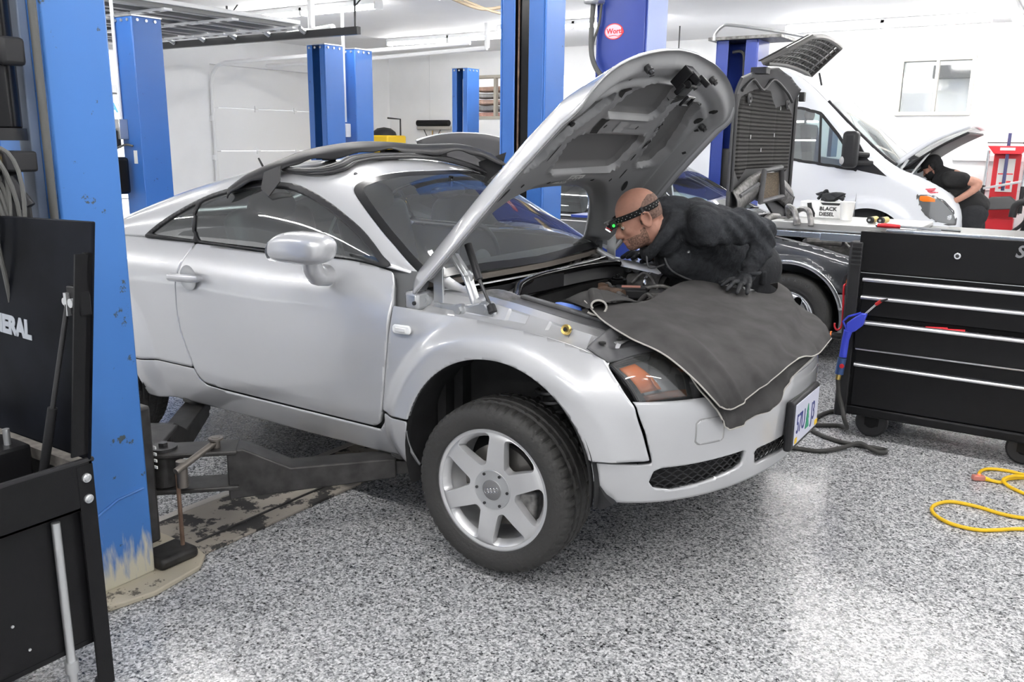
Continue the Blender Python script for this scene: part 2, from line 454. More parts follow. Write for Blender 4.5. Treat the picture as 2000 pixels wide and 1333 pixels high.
w.bx(x0, x1, 5.85, 9.3, 2.66, CEIL); w.bx(x0, x1, 9.3, 10.2, 0, CEIL)
struct('wall_left', w, M['wall'], smooth=False)
# panel joints of the far wall
t = MB()
for x in (-9.0, -6.4, -3.4, -2.1, -0.95, 0.4, 1.6): t.bx(x - .004, x + .004, YF - 0.004, YF + .01, 0, CEIL)
struct('trim_1', t, mat('wall_joint_grey', (0.72, 0.73, 0.74), 0.6), smooth=False)
t = MB(); t.bx(0.0, 5.5, YF - 0.035, YF, 1.36, 1.44); t.bx(0.1, 5.5, YF - 0.02, YF, 0.98, 1.0)
struct('trim_2', t, M['white'], bevel=0.006)
# window at the right: aluminium frame, two sliding panes, the room behind
win = MB()
fy = YF - 0.03
for a, b_, c, d in ((WX0 - .05, WX1 + .05, WZ1, WZ1 + .05), (WX0 - .05, WX1 + .05, WZ0 - .05, WZ0), (WX0 - .05, WX0, WZ0, WZ1), (WX1, WX1 + .05, WZ0, WZ1), (-0.335, -0.295, WZ0, WZ1)):
    win.bx(a, b_, fy, YF + .05, c, d)
w1 = struct('window_1', win, mat('aluminium_frame', (0.62, 0.60, 0.55), 0.4, metal=0.4), bevel=0.004)
B('pane', MB().bx(WX0, -0.335, YF + .02, YF + .026, WZ0, WZ1), M['pane'], w1, smooth=False)
B('pane', MB().bx(-0.295, WX1, YF + .04, YF + .046, WZ0, WZ1), M['pane'], w1, smooth=False)
bk = MB(); bk.bx(-1.6, 1.0, YF + 1.2, YF + 1.25, 1.2, 3.1); bk.bx(-1.6, 1.0, YF + .16, YF + 1.2, 3.05, 3.1); bk.bx(-1.6, 1.0, YF + .16, YF + 1.2, 1.2, 1.25)
bk.bx(-1.6, -1.55, YF + .16, YF + 1.2, 1.2, 3.1); bk.bx(.95, 1.0, YF + .16, YF + 1.2, 1.2, 3.1)
struct('wall_office', bk, M['wall'], smooth=False)
ob_ = thing('ceiling_light', (0.3, YF + .7, 3.05), 'small lit tubes, the second added for brightness, in the room behind the upper right window', 'light')
B('housing', MB().bx(-.1, .7, YF + .66, YF + .74, 3.0, 3.05), M['white'], ob_)
B('tube', MB().cyl((-.08, YF + .7, 2.985), (.68, YF + .7, 2.985), .022, n=10), M['tube'], ob_); B('tube', MB().cyl((-.9, YF + .5, 2.985), (-.15, YF + .5, 2.985), .022, n=10), M['tube'], ob_)  # second tube added only to brighten the room behind the panes
struct('trim_3', MB().bx(-0.52, 0.9, YF + 1.0, YF + 1.2, 2.50, 2.68), M['dark_steel'], smooth=False)
# small flyer on far wall near centre post
# opening with folded blankets
win = MB()
for a, b_, c, d in ((SX0 - .05, SX1 + .05, SZ1, SZ1 + .05), (SX0 - .05, SX1 + .05, SZ0 - .05, SZ0), (SX0 - .05, SX0, SZ0, SZ1), (SX1, SX1 + .05, SZ0, SZ1), (-7.52, -7.47, SZ0, SZ1)):
    win.bx(a, b_, fy, YF + .05, c, d)
struct('window_2', win, mat('tan_wood_frame', (0.45, 0.42, 0.36), 0.5), bevel=0.004)
bk = MB(); bk.bx(-9, -6.2, YF + 1.0, YF + 1.05, 1.5, 3.1); bk.bx(-8.9, -6.3, YF + .16, YF + 1.0, 1.88, 1.93)
struct('wall_store', bk, M['wall'], smooth=False)
bc = [((0.62, 0.36, 0.30), 'faded salmon folded blanket at the bottom of the pile'), ((0.30, 0.30, 0.31), 'dark grey folded blanket low in the pile'), ((0.70, 0.50, 0.42), 'pale orange folded blanket in the middle of the pile'), ((0.48, 0.48, 0.48), 'light grey folded blanket near the top of the pile'), ((0.55, 0.38, 0.30), 'tan folded blanket at the top of the pile')]
for i, (c, lab) in enumerate(bc):
    z = 1.95 + i * 0.115
    def pf(u, v, z=z, i=i):
        a = 2 * pi * v; bul = 0.050 + 0.004 * sin(7 * u + i)
        return V(-8.1 + 1.1 * u, YF + .42 + 0.24 * np.sign(cos(a)) * abs(cos(a)) ** .5, z + .057 + bul * np.sign(sin(a)) * abs(sin(a)) ** .6)
    mb = MB().grid(pf, np.linspace(0, 1, 18), np.linspace(0, 1, 21))
    o = B('folded_blanket', mb, mat('blanket_fabric', c, 0.95, noise=0.3, nscale=10), None, org=(-7.5, YF + .42, z))
    tag(o, lab + ' behind the wall opening', 'blanket', 'folded blankets in the wall opening')

# closed overhead door (left wall)
d = MB()
zs = [0.0, 0.67, 1.34, 2.01, 2.66]
for i in range(4):
    d.bx(XL - .10, XL - .05, 5.87, 9.28, zs[i] + .004, zs[i + 1] - .004)
dr = struct('door_1', d, M['white'], bevel=0.008)
hg = MB()
for z in zs[1:4]:
    for y in (5.95, 6.75, 7.6, 8.4, 9.2):
        hg.bx(XL - .05, XL - .03, y - .03, y + .03, z - .05, z + .05); hg.cyl((XL - .03, y - .035, z), (XL - .03, y + .035, z), .012, n=8)
B('hinges', hg, M['white'], dr)
tr = MB()
tr.tube([(XL + .04, 5.83, 0.1), (XL + .04, 5.83, 2.35), (XL + .08, 5.83, 2.5), (XL + .2, 5.83, 2.62), (XL + .4, 5.83, 2.66), (-5.0, 5.83, 2.72)], 0.028, n=8)
for z in (0.6, 1.2, 1.8): tr.bx(XL, XL + .06, 5.79, 5.84, z, z + .08)
B('track', tr, M['white'], dr)
# open overhead door hanging under the ceiling, seen from below
d = MB(); dx0, dx1, dy0, dy1 = -9.6, -6.05, 0.7, 4.05
n = 6; sw = (dx1 - dx0) / n
for i in range(n): d.bx(dx0 + i * sw + .012, dx0 + (i + 1) * sw - .012, dy0, dy1, 2.80, 2.84)
dr = struct('door_2', d, M['white'], bevel=0.004)
st = MB(); sl = MB(); ck = MB()
for i in range(n):
    xa = dx0 + i * sw
    for e in (0.10, sw - 0.10):
        st.bx(xa + e - .045, xa + e + .045, dy0, dy1, 2.765, 2.80)
for y in (0.85, 1.6, 2.35, 3.15, 3.98):
    for i in range(n):
        xa = dx0 + i * sw
        ck.bx(xa + .02, xa + sw - .02, y - .045, y + .045, 2.745, 2.765)
        for e in (0.2, 0.38): sl.bx(xa + e - .035, xa + e + .035, y - .02, y + .02, 2.742, 2.748)
B('strut', st, mat('door_strut_grey', (0.22, 0.22, 0.225), 0.5), dr, smooth=False)
B('stile', ck, M['white'], dr, smooth=False)
B('slot', sl, M['black'], dr, smooth=False)
tr = MB(); tr.bx(-9.7, -5.25, 4.10, 4.16, 2.66, 2.74); tr.bx(-9.7, -5.25, .55, .61, 2.66, 2.74)
for x in (-5.3, -7.4):
    tr.cyl((x, 4.13, 2.74), (x, 4.13, CEIL), .012, n=8); tr.cyl((x, 4.13, 2.95), (x + .2, 4.13, CEIL), .008, n=8)
B('track', tr, M['dark_steel'], dr)
ro = MB()
for i in range(n + 1): ro.cyl((dx0 + i * sw, 4.02, 2.76), (dx0 + i * sw, 4.10, 2.72), .028, n=10)
B('roller', ro, M['bare'], dr)

# outside the open door: sunlit yard and the neighbouring building with its sign
struct('ground', MB().bx(-40, -10.2, -20, 25, -0.14, -0.02), M['outside'], smooth=False)
nb = thing('neighbouring_building', (-19, 4, 0), 'white building across the yard seen through the open bay door', 'building')
B('facade', MB().bx(-20, -19, -14, 22, 0, 5), mat('white_render', (0.85, 0.86, 0.87), 0.8), nb, smooth=False)
B('awning', MB().bx(-19.0, -18.7, -14, 22, 2.60, 2.78), mat('grey_awning', (0.42, 0.42, 0.43), 0.6), nb, smooth=False)
sg = B('sign_board', MB().bx(-18.9, -18.84, 6.0, 11.5, 1.95, 2.56), M['white'], nb, smooth=False)
text_mesh('lettering', 'A', 0.30, (-18.83, 9.70, 2.14), (0, 1, 0), (0, 0, 1), mat('blue_print', (0.10, 0.32, 0.75), 0.5), sg, bold=.01)

# ------------------------------------------------------------------ ceiling lights
def light_fixture(loc, ln, ax, label, group='fluorescent ceiling lights'):
    o = thing('ceiling_light', (*loc, CEIL), label, 'light', group)
    a = V(1, 0, 0) if ax == 'x' else V(0, 1, 0); b_ = V(0, 1, 0) if ax == 'x' else V(1, 0, 0); c = V(loc[0], loc[1], 0)
    h = MB(); R = np.array([a, b_, V(0, 0, 1)]).T
    h.box(c + V(0, 0, CEIL - .03), (ln, .13, .058), R); 
    for s in (-1, 1): h.box(c + a * s * ln / 2 + V(0, 0, CEIL - .065), (.03, .13, .10), R)
    h.box(c + V(0, 0, CEIL - .065), (.05, .13, .10), R)
    B('housing', h, M['white'], o, bevel=.006)
    for s in (-1, 1):
        for k in (-1, 1):
            t = MB(); p = c + b_ * .035 * s + V(0, 0, CEIL - .082)
            t.cyl(p + a * k * .03, p + a * k * (ln / 2 - .015), .019, n=14)
            B('tube', t, M['tube'], o)
    return o
light_fixture((-6.6, 4.62), 2.4, 'x', 'twin tube ceiling light nearest the open overhead door')
light_fixture((-6.75, 7.7), 2.4, 'x', 'twin tube ceiling light above the broom and the far row of blue posts')
light_fixture((-0.85, 8.95), 2.4, 'x', 'twin tube ceiling light above the white van, near the window')
light_fixture((0.62, 8.2), 2.4, 'y', 'twin tube ceiling light running away, at the top right corner')
light_fixture((-4.3, 7.2), 2.4, 'x', 'twin tube ceiling light seen past the left side of the middle blue post')
for x, y in ((-3.2, 4.4), (0.3, 4.4), (3.2, 4.4), (-3.0, 0.8), (0.4, 0.9), (3.4, 0.8), (-3.0, -2.6), (0.4, -2.6), (3.6, -2.6), (-6.6, 0.8), (-6.6, -2.6), (0.4, -5.2), (3.6, 7.6)):
    light_fixture((x, y), 2.4, 'x', 'twin tube ceiling light over the bays, above the top of the view', 'ceiling lights over the near bays')

# conduits, pipes and odds on the ceiling
c = MB(); c.tube([(-5.5, 6.9, 2.78), (-7.8, 6.9, 2.72), (-9.9, 6.9, 2.70)], .03, n=8); c.tube([(-5.5, 6.9, 2.78), (-5.5, 6.9, CEIL)], .035, n=8)
tag(B('ceiling_pipe', c, M['white'], None, org=(-5.5, 6.9, CEIL)), 'white pipe hanging under the ceiling beside the lit tubes behind the tall middle post', 'pipe')
c = MB(); c.tube([(-6.2, 4.35, CEIL), (-6.2, 4.35, 2.8)], .04, n=8); c.tube([(-5.9, 4.4, 2.80), (-8.2, 4.9, 2.78)], .035, n=8)
tag(B('ceiling_pipe', c, M['white'], None, org=(-6.2, 4.35, CEIL)), 'white pipe bracket dropping from the ceiling near the open overhead door', 'pipe')
c = MB(); p = spline([(-4.6, 4.9, CEIL - .01), (-4.2, 4.95, 2.95), (-3.9, 5.1, 2.97), (-3.7, 5.15, 2.86), (-3.55, 5.2, 2.95)], 6); c.tube(p, .018, n=7)
p = spline([(-4.5, 4.9, CEIL - .01), (-4.0, 5.0, 2.90), (-3.75, 5.2, 2.93), (-3.6, 5.25, 2.80)], 6); c.tube(p, .014, n=7)
tag(B('hanging_cable', c, mat('tan_cable', (0.35, 0.28, 0.2), 0.6), None, org=(-4.6, 4.9, CEIL)), 'tan and black bundle of cable hooked under the ceiling left of the middle post', 'cable')

# ------------------------------------------------------------------ tools along the far wall
br = thing('push_broom', (-8.9, YF - .06, 0.0), 'wide push broom standing head up against the far wall', 'broom')
B('handle', MB().cyl((-8.9, YF - .08, 0.05), (-8.9, YF - .05, 1.72), .014, n=10), M['wood'], br)
B('head', MB().bx(-9.25, -8.45, YF - .09, YF - .03, 1.74, 1.80), mat('grey_wood', (0.4, 0.38, 0.35), 0.6), br, bevel=.008)
bs = MB(); bs.tube([(-9.25, YF - .06, 1.86), (-8.5, YF - .06, 1.86)], .055, n=12); B('bristles', bs, M['hairblack'], br)
B('brace', MB().tube([(-9.1, YF - .06, 1.74), (-9.0, YF - .06, 1.58), (-8.9, YF - .06, 1.5), (-8.8, YF - .06, 1.58), (-8.7, YF - .06, 1.74)], .008, n=6), M['dark_steel'], br)
tag(B('broom_stick', MB().cyl((-8.72, YF - .08, 0.05), (-8.72, YF - .04, 1.68), .013, n=10), M['wood'], None, org=(-8.72, YF - .08, 0)), 'bare wooden stick leaning on the far wall right of the push broom', 'stick')
mc = thing('diagnostic_machine', (-8.9, 8.6, 0), 'yellow workshop machine with a black hood behind the blue posts', 'machine')
B('cabinet', MB().bx(-9.2, -8.65, 8.4, 8.9, 0.08, 1.62), M['yellow'], mc, bevel=.03)
B('hood', MB().lathe([(0.0, .14), (.12, .12), (.2, .06), (.22, 0)], (-8.95, 8.65, 1.62), (0, 0, 1), n=24), M['black'], mc)
text_mesh('lettering', 'BOSCH', 0.085, (-8.64, 8.43, 1.40), (0, 1, 0), (0, 0, 1), M['redink'], mc, bold=.002)
B('arm', MB().tube([(-8.70, 8.8, 1.5), (-8.70, 8.8, 1.9), (-8.95, 8.75, 1.92)], .015, n=8), M['dark_steel'], mc)
bp = MB(); bp.bx(-8.645, -8.635, 8.5, 8.8, 1.05, 1.3); B('control_panel', bp, M['black'], mc, bevel=.004)

# ================================================================== LIFT POSTS
def channel(mb, x0, x1, y0, y1, z0, z1, open_y, slot=None, t=.012):
    """C-shaped column section; open_y -1/+1 is the side with the slot"""
    w_ = x1 - x0; sx0, sx1 = slot if slot else (x0 + .3 * w_, x1 - .3 * w_)
    mb.bx(x0, x0 + t, y0, y1, z0, z1); mb.bx(x1 - t, x1, y0, y1, z0, z1)
    if open_y < 0:
        mb.bx(x0 + t, x1 - t, y1 - t, y1, z0, z1); mb.bx(x0 + t, sx0, y0, y0 + t, z0, z1); mb.bx(sx1, x1 - t, y0, y0 + t, z0, z1)
    else:
        mb.bx(x0 + t, x1 - t, y0, y0 + t, z0, z1); mb.bx(x0 + t, sx0, y1 - t, y1, z0, z1); mb.bx(sx1, x1 - t, y1 - t, y1, z0, z1)
    return mb

def back_post(x1, y0, label, open_y, H=2.6, W=.29, D=.30, m='blue'):
    """a post of the far lifts; (x1, y0) is its near right corner"""
    x0 = x1 - W; yb = y0 + D
    o = thing('lift_post', ((x0 + x1) / 2, (y0 + yb) / 2, 0), label, 'car lift post', 'posts of the far car lifts')
    B('column', channel(MB(), x0, x1, y0, yb, 0.02, H, open_y), M[m], o, bevel=.008)
    B('base_plate', MB().bx(x0 - .12, x1 + .12, y0 - .12, yb + .12, 0, .02), M['dark_steel'], o, bevel=.004)
    c = MB().bx(x0 - .004, x1 + .004, y0 - .004, yb + .004, H, H + .012); B('top_plate', c, M['bare'], o)
    bl = MB()
    for k in range(3):
        bl.cyl((x1, y0 + .05 + k * .09, H - .03), (x1 + .012, y0 + .05 + k * .09, H - .03), .014, n=6)
        bl.cyl((x0 + .05 + k * .09, y0, H - .03), (x0 + .05 + k * .09, y0 - .012, H - .03), .014, n=6)
    B('bolts', bl, M['bare'], o)
    yy = y0 + .09 if open_y < 0 else yb - .09; xm = (x0 + x1) / 2
    B('lift_cable', MB().tube([(xm, yy, .5), (xm, yy, H - .16), (xm + .02, yy + .03, H - .08), (xm + .05, yy + .06, H - .06)], .012, n=8), M['bare'], o)
    B('carriage', MB().bx(x0 + .03, x1 - .03, y0 + .03, yb - .03, .2, 1.0), M['dark_steel'], o)
    return o
pL = back_post(-5.73, 1.72, 'blue lift post with white conduit, standing alone just right of the nearest worn post', +1)
B('conduit', MB().tube([(-5.99, 1.70, CEIL), (-5.99, 1.70, 1.70)], .016, n=8), M['white'], pL)
jb = B('junction_box', MB().bx(-6.06, -5.92, 1.63, 1.72, 1.52, 1.70), M['bare'], pL, bevel=.006)
B('switch', MB().cyl((-5.99, 1.63, 1.60), (-5.99, 1.61, 1.60), .018, n=10), M['black'], jb)
pu = B('pump_motor', MB().bx(-6.02, -5.88, 1.50, 1.68, 1.02, 1.36), M['blackgloss'], pL, bevel=.03)
B('motor_box', MB().bx(-6.06, -5.95, 1.52, 1.66, 1.44, 1.60), M['black'], pL, bevel=.01)
B('cord', MB().tube(spline([(-5.95, 1.6, 1.36), (-5.95, 1.58, 1.42), (-5.90, 1.66, 1.47), (-5.84, 1.70, 1.46)], 6), .010, n=7), M['cable'], pL)
B('label', MB().bx(-5.86, -5.81, 1.714, 1.719, 1.30, 1.42), M['paper'], pL)
pa = back_post(-5.90, 4.25, 'left post of the blue pair, with its dark open channel facing the viewer', -1)
pb = back_post(-5.95, 4.80, 'right post of the blue pair, plain faced with a white conduit and switch box', +1)
B('conduit', MB().tube([(-6.12, 4.78, CEIL), (-6.12, 4.78, 1.75)], .018, n=8).tube([(-6.26, 4.78, 2.3), (-6.26, 4.78, 1.1)], .016, n=8), M['white'], pb)
jb = B('switch_box', MB().bx(-6.18, -6.05, 4.71, 4.80, 1.57, 1.73), M['white'], pb, bevel=.008)
B('switch', MB().cyl((-6.11, 4.71, 1.65), (-6.11, 4.69, 1.65), .016, n=10), M['dark_steel'], jb)
B('socket', MB().bx(-6.17, -6.10, 4.76, 4.80, 1.30, 1.42), M['white'], pb, bevel=.006)
B('cord', MB().tube(spline([(-6.25, 4.76, 1.28), (-6.20, 4.75, 1.34), (-6.12, 4.74, 1.40), (-6.04, 4.76, 1.44)], 6), .009, n=7), M['cable'], pb)
pc = back_post(-6.36, 7.62, 'narrow blue lift post farthest away, left of the blankets, dark channel facing the viewer', -1)

# far post of the sedan's lift and its overhead hose loop
pf = thing('lift_post', (-1.34, 5.25, 0), 'dark blue lift post behind the upright sedan bonnet, topped by a steel plate', 'car lift post', 'posts of the sedan lift')
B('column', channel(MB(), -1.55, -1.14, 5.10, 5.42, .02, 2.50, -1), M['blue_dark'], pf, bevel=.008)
B('base_plate', MB().bx(-1.7, -1.0, 4.95, 5.6, 0, .02), M['dark_steel'], pf)
B('top_plate', MB().bx(-1.62, -0.92, 5.06, 5.50, 2.50, 2.53), M['dirty'], pf, bevel=.004)
B('inner_channel', MB().bx(-1.52, -1.17, 5.38, 5.41, .03, 2.49), M['blue_dark'], pf)
B('carriage', MB().bx(-1.47, -1.22, 5.14, 5.38, .3, 1.5), M['dark_steel'], pf, bevel=.01)
B('hose', MB().tube(spline([(-1.30, 5.2, 1.9), (-1.30, 5.2, 2.3), (-1.33, 5.2, 2.40), (-1.42, 5.2, 2.40)], 6), .014, n=8), M['cable'], pf)
B('overhead_tube', MB().tube(spline([(-1.56, 5.06, 2.50), (-1.55, 5.06, 2.56), (-1.49, 5.06, 2.62), (-1.40, 5.06, 2.63), (-1.0, 5.1, 2.56), (-.55, 5.1, 2.46)], 5), .014, n=8), M['bare'], pf)

# near post of the sedan's lift, with sticker
pw = thing('lift_post', (-1.14, 2.45, 0), 'dark blue lift post with an oval red and white sticker, behind the raised silver bonnet', 'car lift post', 'posts of the sedan lift')
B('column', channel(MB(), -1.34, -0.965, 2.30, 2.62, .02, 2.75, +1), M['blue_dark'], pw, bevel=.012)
B('side_panel', MB().bx(-.964, -.958, 2.305, 2.61, .02, 2.75), mat('pale_blue_enamel', (0.34, 0.42, 0.72), 0.25), pw)
B('base_plate', MB().bx(-1.5, -.8, 2.1, 2.75, 0, .02), M['dark_steel'], pw)
st = MB(); ring = [(-1.205 + .070 * cos(a), 2.275 + .052 * sin(a)) for a in np.linspace(0, 2 * pi, 40, endpoint=False)]
st.prism(ring, (0, 2.2995, 0), (1, 0, 0), (0, 0, 1), (0, -.002, 0)); stk = B('sticker', st, M['redink'], pw, smooth=False)
st = MB(); st.prism([(-1.205 + (x + 1.205) * .90, 2.275 + (z - 2.275) * .88) for x, z in ring], (0, 2.2975, 0), (1, 0, 0), (0, 0, 1), (0, -.0015, 0))
B('sticker_face', st, mat('pale_pink_vinyl', (0.85, 0.62, 0.68), 0.5), stk, smooth=False)
text_mesh('lettering', 'Worth', .046, (-1.258, 2.2955, 2.262), (1, 0, 0), (0, 0, 1), M['redink'], stk, bold=.001)
B('swash', MB().tube([(-1.24, 2.295, 2.246), (-1.2, 2.295, 2.25), (-1.17, 2.295, 2.243), (-1.15, 2.295, 2.252)], .002, n=6), M['redink'], stk)
B('hose', MB().tube(spline([(-1.335, 2.26, 2.6), (-1.35, 2.25, 2.3), (-1.33, 2.24, 2.10), (-1.24, 2.24, 1.97), (-1.12, 2.26, 1.92)], 8), .017, n=9), M['cable'], pw)
B('cord', MB().tube(spline([(-1.29, 2.28, 2.6), (-1.30, 2.27, 2.35), (-1.335, 2.25, 2.2), (-1.32, 2.24, 2.08)], 8), .008, n=7), M['cable'], pw)
B('pump_box', MB().bx(-1.40, -1.28, 2.20, 2.32, 2.45, 2.62), M['bare'], pw, bevel=.02)
B('foam_pad', MB().bx(-1.06, -.92, 2.22, 2.30, 2.00, 2.06).bx(-1.36, -1.20, 2.22, 2.30, 1.84, 1.93), M['cardboard'], pw, bevel=.01)
B('shelf_bracket', MB().bx(-1.40, -.90, 2.12, 2.32, 1.03, 1.05), M['blue_dark'], pw, bevel=.004)
B('lower_hose', MB().tube([(-1.23, 2.26, .2), (-1.23, 2.26, 1.9)], .011, n=8), M['hose'], pw)

# far post of the coupe's lift (tall middle post)
pm = thing('lift_post', (-1.2, 1.28, 0), 'tall bright blue lift post with a black slot, rising behind the silver coupe', 'car lift post', 'posts of the coupe lift')
B('column', channel(MB(), -1.362, -1.049, 1.17, 1.385, .02, 2.95, -1, slot=(-1.262, -1.167), t=.014), M['blue'], pm, bevel=.010)
B('base_plate', MB().bx(-1.5, -.9, 1.05, 1.6, 0, .02), M['dark_steel'], pm)
ch = MB().bx(-1.30, -1.13, 1.20, 1.24, .03, 2.94); sc_ = B('slot_cover', ch, M['blackgloss'], pm)
B('chain', MB().tube([(-1.245, 1.190, .3), (-1.245, 1.190, 2.94)], .006, n=6), M['rust'], sc_)
B('carriage', MB().bx(-1.28, -1.15, 1.05, 1.2, .12, .75), M['arm'], pm, bevel=.01)

# near post of the coupe's lift: worn front post, arms, carriage, power unit
pn = thing('lift_post', (-1.15, -1.64, 0), 'worn bright blue lift post with stained foot at the left of the silver coupe', 'car lift post', 'posts of the coupe lift')
X0, X1, Y0, Y1 = -1.33, -1.0, -1.742, -1.532
B('column', channel(MB(), X0, X1, Y0, Y1, .018, 2.95, +1, t=.014), M['blue_front'], pn, bevel=.010)
sm = MB(); sm.tube([(X1 + .001, Y0 + .012, .30), (X1 + .002, Y0 + .09, .335), (X1 + .001, Y1 - .02, .345)], .005, n=6); sm.tube([(X1 + .001, Y0 + .012, .30), (X1 + .001, Y0 + .01, .02)], .004, n=6)
B('weld_seam', sm, M['blue_front'], pn)
bpoly = [(-1.5, -1.85), (-1.3, -1.95), (-1.02, -1.93), (-.91, -1.80), (-.87, -1.62), (-.90, -1.42), (-.96, -1.35), (-1.03, -1.33), (-1.4, -1.33), (-1.5, -1.45)]
B('base_plate', MB().prism(bpoly, (0, 0, 0), (1, 0, 0), (0, 1, 0), (0, 0, .02)), M['stain'], pn, bevel=.005)
B('conduit', MB().tube([(-.985, Y0 - .03, .5), (-.985, Y0 - .03, 2.9)], .012, n=10), M['cable'], pn)
B('cable_tray', MB().bx(-1.14, -1.07, Y0 - .03, Y0, .6, 2.0), mat('grey_blue_tray', (0.16, 0.20, 0.28), 0.5), pn, bevel=.004)
pu = B('pump_motor', MB().cyl((-1.10, Y0 - .13, 1.56), (-1.10, Y0 - .13, 2.05), .085, n=28), M['blackgloss'], pn, bevel=.01)
B('motor_cap', MB().cyl((-1.10, Y0 - .13, 1.53), (-1.10, Y0 - .13, 1.565), .095, n=28), M['black'], pu)
B('terminal_box', MB().bx(-1.02, -.985, Y0 - .13, Y0 - .06, 1.74, 1.82), M['black'], pu, bevel=.012)
B('warning_label', MB().lathe([(.0865, -.06), (.0865, .06)], (-1.10, Y0 - .13, 1.86), (0, 0, 1), n=12, arc=(-2.6, -1.6)), M['yellow'], pu)
vb = B('valve_block', MB().bx(-1.19, -.985, Y0 - .16, Y0 - .06, 1.44, 1.50), M['black'], pn, bevel=.008)
B('bolt', MB().cyl((-1.02, Y0 - .16, 1.47), (-1.02, Y0 - .185, 1.47), .018, n=6), M['brass'], vb)
B('oil_tank', MB().cyl((-1.11, Y0 - .13, .95), (-1.11, Y0 - .13, 1.44), .07, n=24), M['black'], pn, bevel=.01)
cg = B('carriage', MB().bx(-1.29, -1.04, -1.62, -1.47, .10, .62), M['arm'], pn, bevel=.012)
B('decals', MB().bx(-1.052, -1.036, -1.469, -1.465, .455, .465).bx(-1.052, -1.036, -1.469, -1.465, .43, .44).bx(-1.052, -1.036, -1.469, -1.465, .405, .415).bx(-1.052, -1.036, -1.469, -1.465, .38, .39), M['paper'], cg)
B('foot_block', MB().bx(-1.10, -.965, -1.53, -1.37, .018, .062), M['arm'], pn, bevel=.015)
B('plunger', MB().cyl((-1.02, -1.40, .05), (-1.02, -1.40, .35), .008, n=8), M['rust'], pn)
# swing arms
def swing_arm(pv, tip, name, front):
    pv = V(*pv); tip = V(*tip); d = unit(V(tip[0] - pv[0], tip[1] - pv[1], 0)); s = V(-d[1], d[0], 0); k = V(0, 0, 1)
    a = MB(); R = np.array([d, s, k]).T
    z = pv[2]
    for dz in (-.085, .055): a.box(pv + d * .10 + k * dz, (.34, .14, .018), R)          # clevis plates
    a.cyl(pv - k * .075, pv + k * .055, .058, n=24)
    prof = [(0.23, .060), (0.29, .064), (0.46, -.022), (.86, -.012), (.86, -.092), (0.23, -.135)]
    a.prism(prof, pv - s * .055, d, k, s * .11)
    arm = B(name, a, M['arm'], pn, bevel=.006)
    B('extension', MB().box(pv + d * ((.80 + np.linalg.norm((tip - pv)[:2])) / 2) + k * (-.055), (max(.15, np.linalg.norm((tip - pv)[:2]) - .80) + .10, .085, .055), R), M['arm'], arm, bevel=.004)
    p = MB(); p.cyl(V(tip[0], tip[1], z - .05), V(tip[0], tip[1], tip[2] - .012), .032, n=18); p.cyl(V(tip[0], tip[1], tip[2] - .02), V(tip[0], tip[1], tip[2]), .055, n=24)
    B('lift_pad', p, M['rubber'], arm, bevel=.004)
    b_ = MB(); b_.cyl(pv + k * .055, pv + k * .075, .05, n=20); b_.cyl(pv + k * .06, pv + k * .09, .018, n=6); B('pivot_pin', b_, M['dark_steel'], arm)
    return arm
a1 = swing_arm((-1.13, -1.375, .345), (-.50, -.735, .345), 'swing_arm', True)
r = MB(); r.tube([(-.97, -1.44, .375), (-.985, -1.25, .43)], .013, n=10); r.cyl((-.985, -1.25, .38), (-.985, -1.25, .45), .016, n=10); r.cyl((-.985, -1.25, .44), (-.985, -1.25, .448), .028, n=12)
r.cyl((-.99, -1.40, .30), (-.99, -1.40, .40), .020, n=12); B('lock_rod', r, mat('oily_steel_rod', (0.20, 0.18, 0.16), 0.4, metal=0.6), a1)
B('brass_nut', MB().cyl((-.97, -1.19, .296), (-.97, -1.19, .306), .022, n=12), M['brass'], a1)
a2 = swing_arm((-1.27, -1.38, .325), (-1.80, -.74, .345), 'swing_arm', False)
# cable plate across the floor
fp = MB(); fp.bx(-1.385, -.985, -1.35, 1.03, .0005, .012)
fpo = B('cable_cover_plate', fp, M['strip'], None, org=(-1.18, 0, 0), bevel=.003)
tag(fpo, 'worn flat steel cover plate on the floor under the silver coupe, paint peeling', 'floor plate')
B('edge_strip', MB().bx(-1.40, -1.36, -1.35, 1.03, .001, .014), mat('pale_worn_strip', (0.5, 0.47, 0.44), 0.5), fpo)
B('fold_ridge', MB().bx(-1.09, -1.075, -1.3, 1.0, .011, .016), M['arm'], fpo, bevel=.003)
# cable bundle hanging on the near post
cb = MB()
for i in range(13):
    cx, cz = -.935 - .030 * (i % 4), 1.26 - .010 * i
    rx, rz = .10 + .012 * (i % 4), .25 + .012 * (i % 5)
    pts = [(cx - .03 + rx * cos(a) * .9 - .004 * i, -1.925 - .012 * (i % 5) + .02 * sin(a * 2 + i), cz + rz * sin(a)) for a in np.linspace(0, 2 * pi, 30, endpoint=False)]
    cb.tube(pts, .0062, n=7, closed=True)
co = B('coiled_cable', cb, M['cable'], None, org=(-1.08, -1.90, 1.0)); tag(co, 'coil of grey cable hanging on the near worn blue post below the black motor', 'cable')
B('strain_relief', MB().tube([(-.985, -1.90, 1.42), (-.945, -1.87, 1.34)], [.020, .024], n=10).tube([(-.945, -1.87, 1.34), (-.940, -1.87, 1.29), (-.955, -1.88, 1.26)], .01, n=8), M['black'], co)
